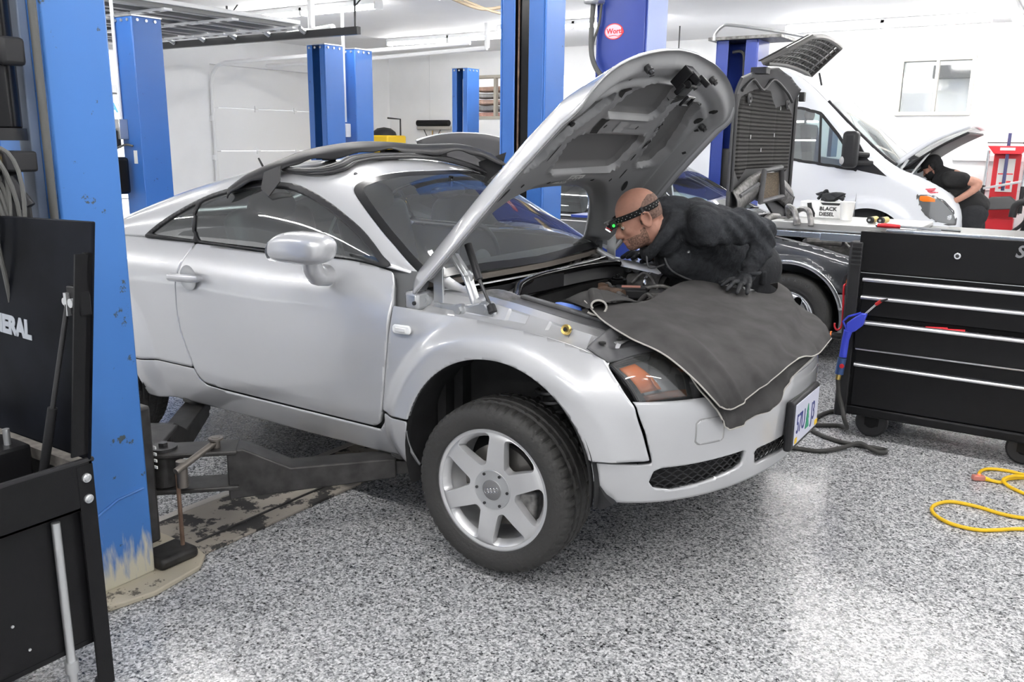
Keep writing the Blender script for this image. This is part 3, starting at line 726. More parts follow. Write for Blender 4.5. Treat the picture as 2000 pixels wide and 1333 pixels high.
# ================================================================== SILVER COUPE: body surfaces (x forward, y left, z up; nose at +x)
ARCH_Z = 0.434; ARCH_R = 0.388; XF = 0.02; XR = -2.405
def arch_flare(x, z):
    r1 = np.hypot(x - XF, z - ARCH_Z); r2 = np.hypot(x - XR, z - ARCH_Z)
    fl = lambda r: 0.036 * (1 - sstep(0.452, 0.535, r))
    return np.maximum(fl(r1), fl(r2) * 1.15)
def zfend(x): return smooth_lerp([-.60, -.42, -.2, -.05, .11, .29, .44, .55, .65], [.955, .946, .936, .930, .918, .885, .838, .79, .73], x)
def Wplan(x):
    w = smooth_lerp([-3.0, -2.9, -2.7, -2.45, -2.1, -1.6, -1.0, -.45, 0, .35], [.56, .70, .82, .862, .868, .862, .858, .853, .852, .846], x)
    e = np.clip((np.asarray(x, float) - .35) / .56, 0, .999)
    return np.where(np.asarray(x) > .35, .846 * np.sqrt(1 - e ** 2.2), w)
def tuck(z): return 0.065 * np.clip((.53 - np.asarray(z, float)) / .17, 0, 2) ** 1.6
def W_rear(x, z):
    zt = ZB(x); h = zt - z
    return Wplan(x) + arch_flare(x, z) - tuck(z) - .112 * np.clip(1 - h / .19, 0, 1.2) ** 2
def W_front(x, z):
    h = zfend(x) - z; R = lerp([-.45, -.1, .3], [.022, .066, .070], x)
    return Wplan(x) + arch_flare(x, z) * (1 - .45 * sstep(.28, .45, x)) - tuck(z) - R * np.clip(1 - h / .13, 0, 1.3) ** 2
def ZB(x): return smooth_lerp([-3.0, -2.85, -2.6, -2.3, -1.9, -1.2, -.6, -.47, -.36, -.26], [.86, .94, 1.03, 1.075, 1.085, 1.078, 1.072, 1.045, 1.005, .985], x)
def ZC(x): return smooth_lerp([-3.0, -2.85, -2.7, -2.5, -2.2, -1.97, -1.7, -1.4, -1.2, -1.05, -.9, -.62, -.36, -.26], [.90, 1.0, 1.07, 1.165, 1.29, 1.365, 1.425, 1.459, 1.464, 1.452, 1.408, 1.232, 1.062, .998], x)
def YB(x): return W_rear(x, ZB(x)) - lerp([-.6, -.45, -.3], [0, .05, .10], x)
def GA(x): return lerp([-2.9, -1.9, -1.3, -.96, -.45], [2.2, 2.4, 2.5, 2.2, 1.95], x)
def gh_point(x, th):
    """glasshouse: th 0 = right belt line, pi/2 = roof centre, pi = left belt line"""
    a = GA(x); c, s_ = cos(th), sin(th)
    return V(x, -YB(x) * np.sign(c) * abs(c) ** (2 / a), ZB(x) + (ZC(x) - ZB(x)) * abs(s_) ** (2 / a))
def gh_f(x, y, z):
    a = GA(x); return (np.abs(y) / YB(x)) ** a + (np.clip(z - ZB(x), 0, None) / (ZC(x) - ZB(x))) ** a - 1
def bumper_point(t, z):
    """t -1..1 across the nose, right to left"""
    k = smooth_lerp([.36, .40, .46, .55, .64, .72, .76, .80], [.90, .935, .972, .99, 1.0, .985, .95, .90], z)
    ang = t * pi / 2
    return V(.35 + .482 * k * abs(cos(ang)) ** .95, .852 * k ** .35 * sin(ang), z)
# open bonnet: local s (hinge to nose), t (across), n (crown), turned 45 degrees
H0 = V(-.362, 0, 1.022); HS = V(.7071, 0, .7071); HN = V(-.7071, 0, .7071)
def hood_halfw(s):
    s = np.asarray(s, float)
    a = lerp([0, .3, .5, .8, .9], [.795, .765, .740, .712, .70], s)
    e = np.clip((s - .80) / .275, 0, 1)
    return np.where(s > .80, .712 * (1 - e ** 2.4) ** (1 / 2.0), a)
def hood_n(s, t):
    N0 = lerp([0, .15, .3, .6, .9, 1.0, 1.08], [.160, .172, .184, .198, .192, .176, .150], s)
    return N0 * (1 - np.abs(np.asarray(t) / lerp([0, .5, .87, 1.07], [.80, .765, .735, .75], s)) ** lerp([0, .78, .9, 1.07], [6.0, 5.5, 3.4, 1.8], s))
def hood_point(s, t, off=0.0):
    return H0 + HS * s + V(0, 1, 0) * t + HN * (hood_n(s, t) + off)
# ------------------------------------------------------------------ silver coupe: build
car = thing('coupe', (0, 0, 0.0), 'silver two door coupe on the lift with its bonnet wide open', 'car')
ZS = .335                                                   # sill bottom
DOOR = [(-1.690, 1.10), (-1.700, 1.029), (-1.708, .943), (-1.714, .80), (-1.698, .70), (-1.655, .60), (-1.618, .525), (-1.585, .480), (-1.54, .466), (-1.45, .464),
        (-.63, .462), (-.56, .463), (-.53, .476), (-.518, .51), (-.503, .60), (-.480, .789), (-.468, .90), (-.470, .96), (-.50, 1.02), (-.535, 1.062), (-.545, 1.10)]
LAMP_EDGE = [(.400, .848), (.455, .795), (.518, .727), (.548, .640), (.566, .545)]
dx = .0125
def side_grid(Wf, xa, xb, za, zb):
    xs = np.arange(xa, xb + 1e-6, dx); zs = np.arange(za, zb + 1e-6, dx)
    X, Z = np.meshgrid(xs, zs, indexing='ij'); Y = -Wf(X, Z)
    P = np.stack([X, Y, Z], -1).reshape(-1, 3); n = len(zs)
    F = [(i * n + j, (i + 1) * n + j, (i + 1) * n + j + 1, i * n + j + 1) for i in range(len(xs) - 1) for j in range(n - 1)]
    return P, F
def rr(P, xc): return np.hypot(P[:, 0] - xc, P[:, 2] - ARCH_Z) - ARCH_R
def both(name, v, f, m, label=None, **k):
    o = mesh_obj(name, v, f, m, car, **k)
    v2 = np.array(v) * V(1, -1, 1); o2 = mesh_obj(name, v2, [q[::-1] for q in f], m, car, **k)
    return o, o2
g = .0028
P, F = side_grid(W_rear, -2.98, -1.5, .50, 1.10); XZ = P[:, [0, 2]]
v, f = clip(P, F, np.minimum.reduce([-sdpoly(XZ, DOOR) - g, rr(P, XR), ZB(P[:, 0]) - P[:, 2], np.where(P[:, 0] > XR, P[:, 2] - .538, 1)]))
both('quarter_panel', v, f, M['silver'], solid=.02)
P, F = side_grid(W_rear, -1.78, -.44, .43, 1.10); XZ = P[:, [0, 2]]
v, f = clip(P, F, np.minimum(sdpoly(XZ, DOOR) - g, ZB(P[:, 0]) - P[:, 2] - .004))
door, door2 = both('door', v, f, M['silver'], solid=.03)
SILL = [(-2.15, ZS), (-.30, ZS), (-.30, .532), (-.494, .532), (-.494, .50), (-.535, .452), (-.60, .4535), (-1.45, .455), (-1.56, .46), (-1.60, .486), (-1.623, .532), (-2.15, .532)]
P, F = side_grid(W_rear, -2.14, -.29, .33, .55); XZ = P[:, [0, 2]]
v, f = clip(P, F, np.minimum.reduce([sdpoly(XZ, SILL), rr(P, XR), rr(P, XF)]))
both('sill', v, f, M['silver'], solid=.006)
FEND = [(-.460, 1.0), (-.460, .90), (-.473, .789), (-.497, .60), (-.505, .541), (-.30, .541), (0.02, .541), (.38, .536), (.571, .553)] + LAMP_EDGE[::-1][1:] + [(.35, .92), (.3, 1.0)]
P, F = side_grid(W_front, -.52, .60, .52, 1.0); XZ = P[:, [0, 2]]
v, f = clip(P, F, np.minimum.reduce([sdpoly(XZ, FEND), rr(P, XF), zfend(P[:, 0]) - P[:, 2]]))
fender, fender2 = both('fender', v, f, M['silver'], solid=.016)
# side repeater lamp
for s_, par in ((-1, fender), (1, fender2)):
    q = [(-.43, .853), (-.36, .856), (-.352, .864), (-.352, .882), (-.36, .890), (-.43, .888), (-.438, .880), (-.438, .861)]
    mb = MB().prism(q, (0, s_ * .858, 0), (1, 0, 0), (0, 0, 1), (0, s_ * .010, 0)); rp = B('repeater_lamp', mb, M['white'], par, bevel=.005)
    B('lens', MB().bx(-.42, -.37, s_ * .869, s_ * .874, .864, .880), mat('clear_white_lens', (.78, .78, .78), .15), rp, bevel=.004)
# door handle
hd = MB(); cx, cz = -1.605, .947
hd.lathe([(.056, .0), (.052, -.003), (.035, -.006), (0.001, -.008)], (cx, -.872, cz), (0, -1, 0), n=32)
hb = B('handle_recess', hd, mat('silver_recess', (.66, .665, .67), .35, metal=.4), door)
B('door_handle', MB().tube([(cx - .098, -.870, cz - .002), (cx - .085, -.900, cz), (cx + .06, -.900, cz + .006), (cx + .082, -.888, cz + .006), (cx + .088, -.866, cz + .006)], [.014, .019, .018, .016, .010], n=14), M['silver'], door)
B('door_lock', MB().cyl((cx - .088, -.885, cz), (cx - .088, -.912, cz), .012, n=16), M['silver'], door, bevel=.002)
# inner dark shell behind the panel gaps, floor pan
for s_ in (-1, 1):
    xs = np.linspace(-2.85, -.40, 60); zs = np.linspace(.36, 1.06, 16)
    def fn(x, z): return V(x, s_ * (float(W_rear(x, min(z, float(ZB(x)) - .01))) - .055 - float(arch_flare(x, z))), z)
    mb = MB().grid(fn, xs, zs); pv = np.array(mb.v)
    v, f = clip(pv, mb.f, rr(pv, XR) - .03)
    mesh_obj('door_lining', v, f, M['interior'], car)
mb = MB().bx(-2.0, -.42, -.76, .76, .37, .40).bx(-2.75, .50, -.50, .50, .40, .43).bx(-.36, -.32, -.70, .70, .40, .90)
B('floor_pan', mb, M['liner'], car, smooth=False)
B('underbody', MB().bx(-.28, .55, -.46, .46, .36, .40).bx(-1.95, -.45, -.10, .10, .31, .37).bx(-1.3, -1.2, -.70, -.64, .30, .37), M['arm'], car, bevel=.01)
# wheel arch liners
def arch_liner(xc, s_):
    mb = MB(); n = 40
    A = np.linspace(radians(-8), radians(202), n)
    def fn(a, y): return V(xc + (ARCH_R + .012) * cos(a), y * s_, max(.36, ARCH_Z + (ARCH_R + .012) * sin(a)) if False else ARCH_Z + (ARCH_R + .012) * sin(a))
    mb.grid(fn, A, [.872, .70, .47])
    pts = [fn(a, .47) for a in A]; mb.add(pts, [tuple(range(n))])
    o = B('arch_liner', mb, M['liner'], car)
    return o
for xc in (XF, XR):
    for s_ in (-1, 1): arch_liner(xc, s_)
lip = MB()                                                    # rolled lip on the visible front arch
A = np.linspace(radians(-8), radians(188), 60)
lip.grid(lambda a, k: V(XF + (ARCH_R + .001 * k) * cos(a), -(.885 - .028 * k), ARCH_Z + ARCH_R * sin(a)), A, [0, 1])
B('arch_lip', lip, M['liner'], car)
# suspension in the arch
sp = MB(); sp.cyl((.10, -.60, .45), (.10, -.58, .80), .045, n=16); sp.lathe([(.04, 0), (.10, .01), (.11, .03), (.05, .06)], (.10, -.60, .70), (0, 0, 1), n=24)
for k in range(5): sp.tube([(.10 + .065 * cos(a), -.60 + .065 * sin(a), .50 + .035 * k + .035 * a / 6.28) for a in np.linspace(0, 6.2, 14)], .009, n=6)
sp.beam((.05, -.62, .33), (.10, -.2, .38), .07, .03)
B('suspension_strut', sp, M['dark_steel'], car)
B('mud_flap', MB().prism([(.385, .50), (.40, .40), (.425, .365), (.47, .395), (.44, .42)], (0, -.84, 0), (1, 0, 0), (0, 0, 1), (0, .03, 0)), M['black'], car)

# ---- roof, pillars and glass
xs = np.concatenate([np.linspace(-2.98, -1.0, 96), np.linspace(-.985, -.27, 56)]); th = np.linspace(0, pi, 131)
P = np.array([gh_point(x, t) for x in xs for t in th]); n = len(th)
F = [(i * n + j, (i + 1) * n + j, (i + 1) * n + j + 1, i * n + j + 1) for i in range(len(xs) - 1) for j in range(n - 1)]
THV = np.tile(th, len(xs)); side = np.minimum(THV, pi - THV)
WIN = [(-2.060, 1.088), (-1.96, 1.148), (-1.873, 1.198), (-1.741, 1.268), (-1.645, 1.304), (-1.519, 1.334), (-1.369, 1.351), (-1.226, 1.350), (-1.12, 1.331), (-1.032, 1.307), (-.908, 1.262), (-.773, 1.201), (-.66, 1.138), (-.565, 1.080), (-.575, 1.072), (-1.2, 1.078), (-1.9, 1.085)]
WINS = [tuple(p) for p in spline(WIN[:14], 4)] + WIN[14:]
half = [(-.43, .690), (-.50, .682), (-.581, .663), (-.69, .630), (-.797, .594), (-.88, .560), (-.935, .527), (-.957, .490), (-.958, .44), (-.945, .337), (-.92, .19), (-.905, .07)]
WSP = [tuple(p) for p in spline(half, 3)] + [(x, -y) for x, y in spline(half, 3)[::-1]] + [(-.385, -.64), (-.35, -.46), (-.322, -.2), (-.312, 0), (-.322, .2), (-.35, .46), (-.385, .64)]
RWP = [(-1.95, .42), (-1.93, 0), (-1.95, -.42), (-2.0, -.50), (-2.45, -.44), (-2.52, -.36), (-2.54, 0), (-2.52, .36), (-2.45, .44), (-2.0, .50)]
sdw = np.where(side < .55 * pi / 2 * 1.6, sdpoly(P[:, [0, 2]], WINS), -1.0); sdw = np.where(np.abs(P[:, 1]) > .5, sdw, -1.0)
sds = np.where(P[:, 0] > -1.05, sdpoly(P[:, :2], WSP), -1.0)
sdr = np.where(P[:, 0] < -1.5, sdpoly(P[:, :2], RWP), -1.0)
cut = np.maximum.reduce([sdw, sds, sdr])
v, f = clip(P, F, np.minimum(-cut, np.where(P[:, 0] > -.45, P[:, 2] * 0 + np.abs(P[:, 1]) - .60, 1)))
roof = mesh_obj('roof', v, f, M['silver'], car, solid=.022)
# headlining
ins = []
for p in P: ins.append(p * V(1, .955, 1) - V(0, 0, .030))
v, f = clip(ins, F, np.minimum.reduce([-cut - .012, P[:, 2] - ZB(P[:, 0]) - .0, -.55 - P[:, 0]])); mesh_obj('headlining', v, f, M['interior'], roof, fixn=False)
v, f = clip(P, F, sds - .040); mesh_obj('windscreen', v, f, M['ws_glass'], car)
v, f = clip(P, F, np.minimum(sds - .002, .0405 - sds)); mesh_obj('windscreen_border', v, f, M['blackgloss'], car)
v, f = clip(P, F, sdr - .004); mesh_obj('rear_window', v, f, M['car_glass'], car)
v, f = clip(P, F, np.minimum(sdw - .014, -P[:, 1])); pq = np.array(v)
dv = lambda z: lerp([1.08, 1.27], [-1.684, -1.738], z)         # divider between quarter glass and door glass
allg = P; dq = P[:, 0] - dv(P[:, 2])
for s_ in (-1, 1):
    sg_ = P[:, 1] * s_
    v, f = clip(P, F, np.minimum.reduce([sdw - .014, sg_, dq - .010])); mesh_obj('door_window', v, f, M['car_glass'], car)
    v, f = clip(P, F, np.minimum.reduce([sdw - .014, sg_, -dq - .010])); mesh_obj('quarter_window', v, f, M['car_glass'], car)
    rim = np.maximum(np.minimum(sdw + .004, .0145 - sdw), np.minimum(sdw - .01, .0105 - np.abs(dq)))
    v, f = clip(P * V(1, 1.003, 1), F, np.minimum(rim, sg_)); mesh_obj('window_trim', v, f, M['black'], car, solid=.010, soff=0)
gd = MB(); gd.tube([gh_point(-1.028, 1.02) * V(1, .98, 1), (-.93, -.672, 1.18), (-.845, -.705, 1.085)], .010, n=8); B('window_guide', gd, M['grey_plastic'], car)
B('aerial', MB().tube([(-2.05, 0, 1.33), (-2.13, 0, 1.44)], [.008, .005], n=8), M['black'], roof)
# tail: bumper and tail panel closing the rear
tl = MB().grid(lambda t, z: V(-2.98 + .34 * (1 - cos(t * pi / 2)) + .04 * abs(z - .62), .80 * t * (1 - .12 * abs(t) ** 6), z), np.linspace(-1, 1, 30), np.linspace(.42, .99, 10))
B('rear_bumper', tl, M['silver'], car)

# ---- front bumper
ts = np.linspace(-1, 1, 201); zz = np.linspace(.392, .742, 40)
bp_ = MB().grid(lambda t, z: bumper_point(t, z), ts, zz); P = np.array(bp_.v); F = bp_.f
TT = np.repeat(ts, len(zz)); ZZ = np.tile(zz, len(ts))
AY = np.abs(P[:, 1])
edge = np.interp(ZZ, [.54, .545, .64, .727, .76], [.566, .566, .548, .518, .49])
keep = np.where(ZZ < .533, 1.0, P[:, 0] - edge - .002)
keep = np.minimum(keep, P[:, 0] - np.where(ZZ < .533, .392, 0))
TY = P[:, 1]
GR1 = [(-.764, .470), (-.758, .508), (-.74, .519), (-.52, .525), (-.438, .526), (-.425, .517), (-.430, .474), (-.46, .459), (-.60, .438), (-.70, .432), (-.748, .445)]
GRC = [(-.375, .50), (-.37, .512), (-.34, .515), (.34, .515), (.37, .512), (.375, .50), (.36, .458), (.33, .447), (-.33, .447), (-.36, .458)]
YZ = P[:, 1:]
gs = np.maximum.reduce([sdpoly(YZ, GR1), sdpoly(YZ * V(-1, 1), GR1), sdpoly(YZ, GRC)])
gs = np.where(P[:, 0] > .45, gs, -1)
upg = np.where(P[:, 0] > .5, sdpoly(YZ, [(-.42, .76), (-.41, .725), (-.30, .700), (.30, .700), (.41, .725), (.42, .76)]), -1)
v, f = clip(P, F, np.minimum.reduce([keep, -gs]))
bumper = mesh_obj('front_bumper', v, f, M['silver'], car, solid=.02)
# grille meshes: recessed backing and honeycomb bars
def grille(yr, zr, name):
    bk = MB().grid(lambda y, z: bumper_point(float(np.arcsin(np.clip(y / .845, -1, 1)) / (pi / 2)), z) + V(-.05, 0, 0), np.linspace(yr[0] - .02, yr[1] + .02, 24), np.linspace(zr[0] - .02, zr[1] + .02, 4))
    o = B(name, bk, M['liner'], car)
    hx = MB(); pit = .034; row = 0; z = zr[0] - .01
    pt = lambda y, z: bumper_point(float(np.arcsin(np.clip(y / .845, -1, 1)) / (pi / 2)), float(np.clip(z, zr[0] - .01, zr[1] + .01))) + V(-.018, 0, 0)
    while z < zr[1] + .012:
        ys = np.arange(yr[0] - .01, yr[1] + .02, pit / 2)
        pts = [pt(y, z + (.0055 if (i + row) % 2 else -.0055)) for i, y in enumerate(ys)]
        hx.tube(pts, .0032, n=5); z += .0145; row += 1
    B('honeycomb', hx, M['black'], o)
grille((-.77, -.42), (.434, .526), 'lower_grille'); grille((-.385, .385), (.449, .513), 'lower_grille'); grille((.42, .77), (.434, .526), 'lower_grille')
# tow eye cover and panel groove
def patch(name, y0, y1, z0, z1, m, par, off=.003, th=.004, r=.012):
    ys = np.linspace(y0, y1, 18); zs = np.linspace(z0, z1, 14)
    mb = MB().grid(lambda y, z: bumper_point(float(np.arcsin(np.clip(y / .848, -1, 1)) / (pi / 2)), z), ys, zs)
    P = np.array(mb.v); P += np.array([unit(V(p[0] - .2, p[1] * .5, 0)) * off for p in P])
    pl = [(y0 + r, z0), (y1 - r, z0), (y1, z0 + r), (y1, z1 - r), (y1 - r, z1), (y0 + r, z1), (y0, z1 - r), (y0, z0 + r)]
    v, f = clip(P, mb.f, sdpoly(P[:, 1:], pl)); return mesh_obj(name, v, f, m, par, solid=th, soff=-1)
patch('tow_eye_frame', -.655, -.545, .585, .675, M['labelgrey'], bumper, off=.0012, th=.003)
patch('tow_eye_cover', -.652, -.548, .588, .672, M['silver'], bumper, off=.0035)
# number plate
pf_ = B('plate_frame', MB().box((.835, -.01, .552), (.030, .36, .19)), M['black'], car, bevel=.012)
pl_ = B('number_plate', MB().box((.852, -.01, .556), (.004, .310, .155)), mat('plate_pale_lilac', (.62, .63, .74), .4), pf_, bevel=.004)
text_mesh('plate_number', '57U', .105, (.8545, -.150, .520), (0, 1, 0), (0, 0, 1), mat('plate_navy', (.02, .03, .18), .5), pl_, sx=.62)
text_mesh('plate_number', 'J3', .105, (.8545, .045, .520), (0, 1, 0), (0, 0, 1), mat('plate_navy', (.02, .03, .18), .5), pl_, sx=.62)
tr_ = MB(); tr_.prism([(-.024, .515), (-.012, .55), (-.018, .55), (-.006, .58), (-.012, .58), (0, .61), (.012, .58), (.006, .58), (.018, .55), (.012, .55), (.024, .515)], (.8545, -.005, -.008), (0, 1, 0), (0, 0, 1), (.0015, 0, 0)); B('plate_tree', tr_, mat('plate_green', (.03, .30, .16), .5), pl_)
B('plate_sticker', MB().box((.855, .128, .495), (.002, .035, .02)).box((.855, -.145, .495), (.002, .025, .02)), M['yellow'], pl_)
# upper grille behind the nose (mostly under the cloth)
ug = MB().grid(lambda t, z: bumper_point(t, z) - V(.05, 0, 0), np.linspace(-.38, .38, 30), np.linspace(.715, .79, 5)); B('upper_grille', ug, M['black'], car)
lipb = MB(); pts = [bumper_point(t, .738) + V(.002, 0, 0) for t in np.linspace(-.44, .44, 30)]; lipb.tube(pts, .010, n=10); B('grille_surround', lipb, M['silver'], bumper)

# ---- headlamps
def headlamp(s_):
    # four corners of the lens: inner bottom, outer bottom, outer top, inner top
    ib, ob, ot, it = V(.702, -.50, .722), V(.517, -.758, .724), V(.400, -.752, .840), V(.520, -.585, .868)
    def fn(u, w_):
        a = ob * (1 - u) + ib * u; b_ = ot * (1 - u) + it * u
        p = a * (1 - w_) + b_ * w_; bul = .030 * sin(pi * w_) * (.6 + .4 * sin(pi * min(1, u))) + .022 * sin(pi * u)
        return p * 1.0 + unit(V(.6, -.45, .65)) * bul
    U = np.linspace(0, 1, 22); W_ = np.linspace(0, 1, 18); mir = V(1, s_ * -1 * -1 if s_ < 0 else -1, 1) if s_ > 0 else V(1, 1, 1)
    par = None
    def mk(name, fu, us, ws, m, par, off=0, **k):
        mb = MB().grid(lambda u, w_: (fu(u, w_) + unit(V(.6, -.45, .65)) * off) * mir, us, ws); return B(name, mb, m, par, **k)
    hs = mk('headlamp', fn, U, W_, M['blackgloss'], car, off=-.055)
    mk('reflector_panel', fn, np.linspace(.16, .93, 14), np.linspace(.22, .95, 12), mat('smoked_reflector', (.33, .33, .335), .25, metal=.6), hs, off=-.040)
    mk('turn_signal', fn, np.linspace(.10, .33, 8), np.linspace(.25, .88, 10), M['orange'], hs, off=-.022, solid=.012)
    mk('side_marker', fn, np.linspace(.10, .99, 16), np.linspace(.055, .185, 5), M['amber_dark'], hs, off=-.018, solid=.012)
    c = fn(.62, .58) - unit(V(.6, -.45, .65)) * .045
    B('projector', MB().lathe([(.088, .020), (.080, .008), (.055, -.012), (.045, -.008), (.0, .012)], c * mir, unit(V(.8, -.35, .5)) * mir, n=32), mat('projector_grey', (.34, .34, .345), .15, metal=.8), hs)
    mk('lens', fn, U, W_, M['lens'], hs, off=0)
    ed = [fn(u, 0) for u in U] + [fn(1, w_) for w_ in W_[1:]] + [fn(u, 1) for u in U[::-1][1:]] + [fn(0, w_) for w_ in W_[::-1][1:-1]]
    B('lamp_seal', MB().tube([(p - unit(V(.6, -.45, .65)) * .008) * mir for p in ed], .0075, n=7, closed=True), M['seal'], hs)
    return fn
LF = headlamp(-1); headlamp(1)
# black plastic cover above the headlamp
for s_ in (-1, 1):
    m_ = V(1, -s_, 1) * V(1, 1, 1) if s_ < 0 else V(1, -1, 1)
    A_, B_, C_, D_ = V(.398, -.765, .848), V(.512, -.602, .876), V(.475, -.40, .900), V(.338, -.630, .936)
    def cv(u, w_):
        p = (A_ * (1 - u) + B_ * u) * (1 - w_) + (D_ * (1 - u) + C_ * u) * w_
        dep = -.012 * (sstep(.2, .35, u) - sstep(.7, .85, u)) * (sstep(.25, .4, w_) - sstep(.65, .8, w_))
        K_ = V(.325, -.782, .882); e0 = A_ + (K_ - A_) * (w_ / .4) if w_ < .4 else K_ + (D_ - K_) * ((w_ - .4) / .6); p = p + (e0 - (A_ * (1 - w_) + D_ * w_)) * (1 - u)
        return p + V(0, 0, .010 * sin(pi * w_) + dep)
    mm = V(1, 1, 1) if s_ < 0 else V(1, -1, 1)
    o = B('lamp_cover', MB().grid(lambda u, w_: cv(u, w_) * mm, np.linspace(0, 1, 24), np.linspace(0, 1, 24)), M['grey_plastic'], car, solid=.006)
    B('fixing_holes', MB().cyl((cv(.18, .42) + V(0, 0, .004)) * mm, (cv(.18, .42) + V(0, 0, .010)) * mm, .012, n=16).cyl((cv(.32, .62) + V(0, 0, .004)) * mm, (cv(.32, .62) + V(0, 0, .012)) * mm, .008, n=12), M['ink'], o)

# ---- bonnet, wide open
S_ = np.concatenate([np.linspace(-.045, .78, 70), np.linspace(.79, 1.073, 46)]); T_ = np.linspace(-1, 1, 121)
def hgrid(off):
    P = []; ST = []
    for s in S_:
        hw = float(hood_halfw(s))
        for t in T_:
            P.append(hood_point(s, t * hw, off(s, t * hw, hw) if callable(off) else off)); ST.append((s, t * hw))
    n = len(T_); F = [(i * n + j, (i + 1) * n + j, (i + 1) * n + j + 1, i * n + j + 1) for i in range(len(S_) - 1) for j in range(n - 1)]
    return np.array(P), F, np.array(ST)
def scut(t): return .305 * np.clip(1 - (np.abs(t) / .605) ** 3.0, -1, 1)
OUTL = [(float(s), float(hood_halfw(s))) for s in np.linspace(-.04, 1.074, 80)]
OUTP = [(s, t) for s, t in OUTL] + [(s, -t) for s, t in OUTL[::-1]]
POCK = [[(.435, -.22), (.44, .24), (.46, .29), (.60, .315), (.632, .29), (.645, .25), (.645, -.25), (.632, -.29), (.60, -.315), (.46, -.27)],
        [(.745, -.19), (.745, .19), (.77, .225), (.87, .19), (.915, .15), (.925, .08), (.925, -.08), (.915, -.15), (.87, -.19), (.77, -.225)],
        [(.50, .425), (.47, .475), (.50, .55), (.60, .56), (.74, .515), (.85, .445), (.875, .39), (.865, .33), (.82, .29), (.76, .31), (.66, .37), (.58, .40)]]
POCK.append([(s, -t) for s, t in POCK[2]])
def sdround(ST, poly, r=.02): return sdpoly(ST, poly)
PO, FO, STO = hgrid(0.0)
ck = STO[:, 0] - scut(STO[:, 1])
v, f = clip(PO, FO, ck)
bon = mesh_obj('bonnet', v, f, M['silver'], car, solid=.010)
dummy, FI, STI = hgrid(0.0)
dE = sdpoly(STI, OUTP); dC = STI[:, 0] - scut(STI[:, 1]); dM = np.minimum(dE, dC * .75)
pk = np.maximum.reduce([sdround(STI, p) for p in POCK])
off = -.012 - .048 * sstep(.012, .075, dM) + .040 * sstep(-.008, .014, pk)
off += -.010 * np.exp(-((dE - .155) / .018) ** 2) * (STI[:, 0] > .35) + .008 * np.exp(-((dE - .125) / .015) ** 2) * (STI[:, 0] > .35)
off += .014 * np.exp(-((STI[:, 0] - .39) / .02) ** 2) * (np.abs(STI[:, 1]) < .33) * 0
off += -.012 * sstep(0, .02, pk + .022) * (1 - sstep(-.012, .004, pk))          # bead round each pocket
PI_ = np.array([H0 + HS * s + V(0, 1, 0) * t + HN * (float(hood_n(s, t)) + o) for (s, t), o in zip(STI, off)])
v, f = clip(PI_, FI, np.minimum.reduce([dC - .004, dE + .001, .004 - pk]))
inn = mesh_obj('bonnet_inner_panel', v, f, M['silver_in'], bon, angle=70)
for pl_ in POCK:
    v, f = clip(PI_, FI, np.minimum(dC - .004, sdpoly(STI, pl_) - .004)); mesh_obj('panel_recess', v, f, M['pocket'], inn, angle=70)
def hoff(s, t):
    i = np.argmin((STI[:, 0] - s) ** 2 + (STI[:, 1] - t) ** 2); return off[i]
def hpt(s, t, d=0): return H0 + HS * s + V(0, 1, 0) * t + HN * (float(hood_n(s, t)) + float(hoff(s, t)) + d)
def hole(mb, s, t, a, b_, rot, n=18, sq=False):
    pts = []
    for k in range(4 if sq else n):
        an = 2 * pi * k / (4 if sq else n) + (pi / 4 if sq else 0)
        x, y = a * cos(an), b_ * sin(an)
        pts.append((s + x * cos(rot) - y * sin(rot), t + x * sin(rot) + y * cos(rot)))
    top = [hpt(p, q, -.0015) for p, q in pts]; c = hpt(s, t, -.0020)
    mb.add(top + [c], [(i, (i + 1) % len(top), len(top)) for i in range(len(top))])
for s, t in ((.382, -.40), (.382, -.20), (.382, .17), (.382, .33), (.69, -.14), (.69, .14), (.955, -.16), (.955, .12), (.93, .30), (.87, .42), (.93, -.30), (.74, .60), (.62, .64)):
    hm = MB(); hole(hm, s, t, .012, .009, .5, sq=True); B('hole', hm, M['ink'], inn, smooth=False)
for s, t, a, b_, r in ((.865, -.235, .026, .062, .3), (.865, .245, .026, .055, -.3), (.35, -.515, .038, .016, .55), (.35, .50, .034, .016, -.55), (.55, -.36, .045, .004, 0.1), (.70, .33, .03, .006, -.2), (.60, .37, .03, .006, -.1), (.42, .40, .03, .005, 0), (.52, .36, .02, .006, 0), (.79, .545, .022, .012, 0), (.86, .56, .018, .012, 0), (.55, -.62, .045, .004, -.1), (.72, -.38, .04, .004, .2)):
    hm = MB(); hole(hm, s, t, a, b_, r); B('hole', hm, M['ink'], inn, smooth=False)
def sticker(name, s0, s1, t0, t1, m, par, lines=0):
    mb = MB().grid(lambda s, t: hpt(s, t, -.0022), np.linspace(s0, s1, 5), np.linspace(t0, t1, 5)); o = B(name, mb, m, par)
    if lines:
        mb = MB()
        for k in range(lines):
            s = s0 + (s1 - s0) * (k + .7) / (lines + .4); rr_ = random.Random(k + int(s0 * 999)); t = t0 + .008
            while t < t1 - .012:
                l = min(rr_.uniform(.008, .030), t1 - t - .006)
                mb.grid(lambda a, b_: hpt(a, b_, -.0034), [s - .0045, s + .0045], np.linspace(t, t + l, 3)); t += l + rr_.uniform(.006, .018)
        B('print', mb, M['labelgrey'], o)
sticker('service_sticker', .325, .425, -.075, .045, M['paper'], inn, 7)
sticker('warning_sticker', .665, .72, -.05, .02, M['labelgrey'], inn, 0)
sticker('dark_sticker', .655, .73, -.225, -.165, M['ink'], inn, 0)
sticker('small_sticker', .685, .71, .06, .13, M['labelgrey'], inn, 0)
lt = MB(); c = hpt(1.0, 0.0, -.02); R = np.array([HS, V(0, 1, 0), -HN]).T
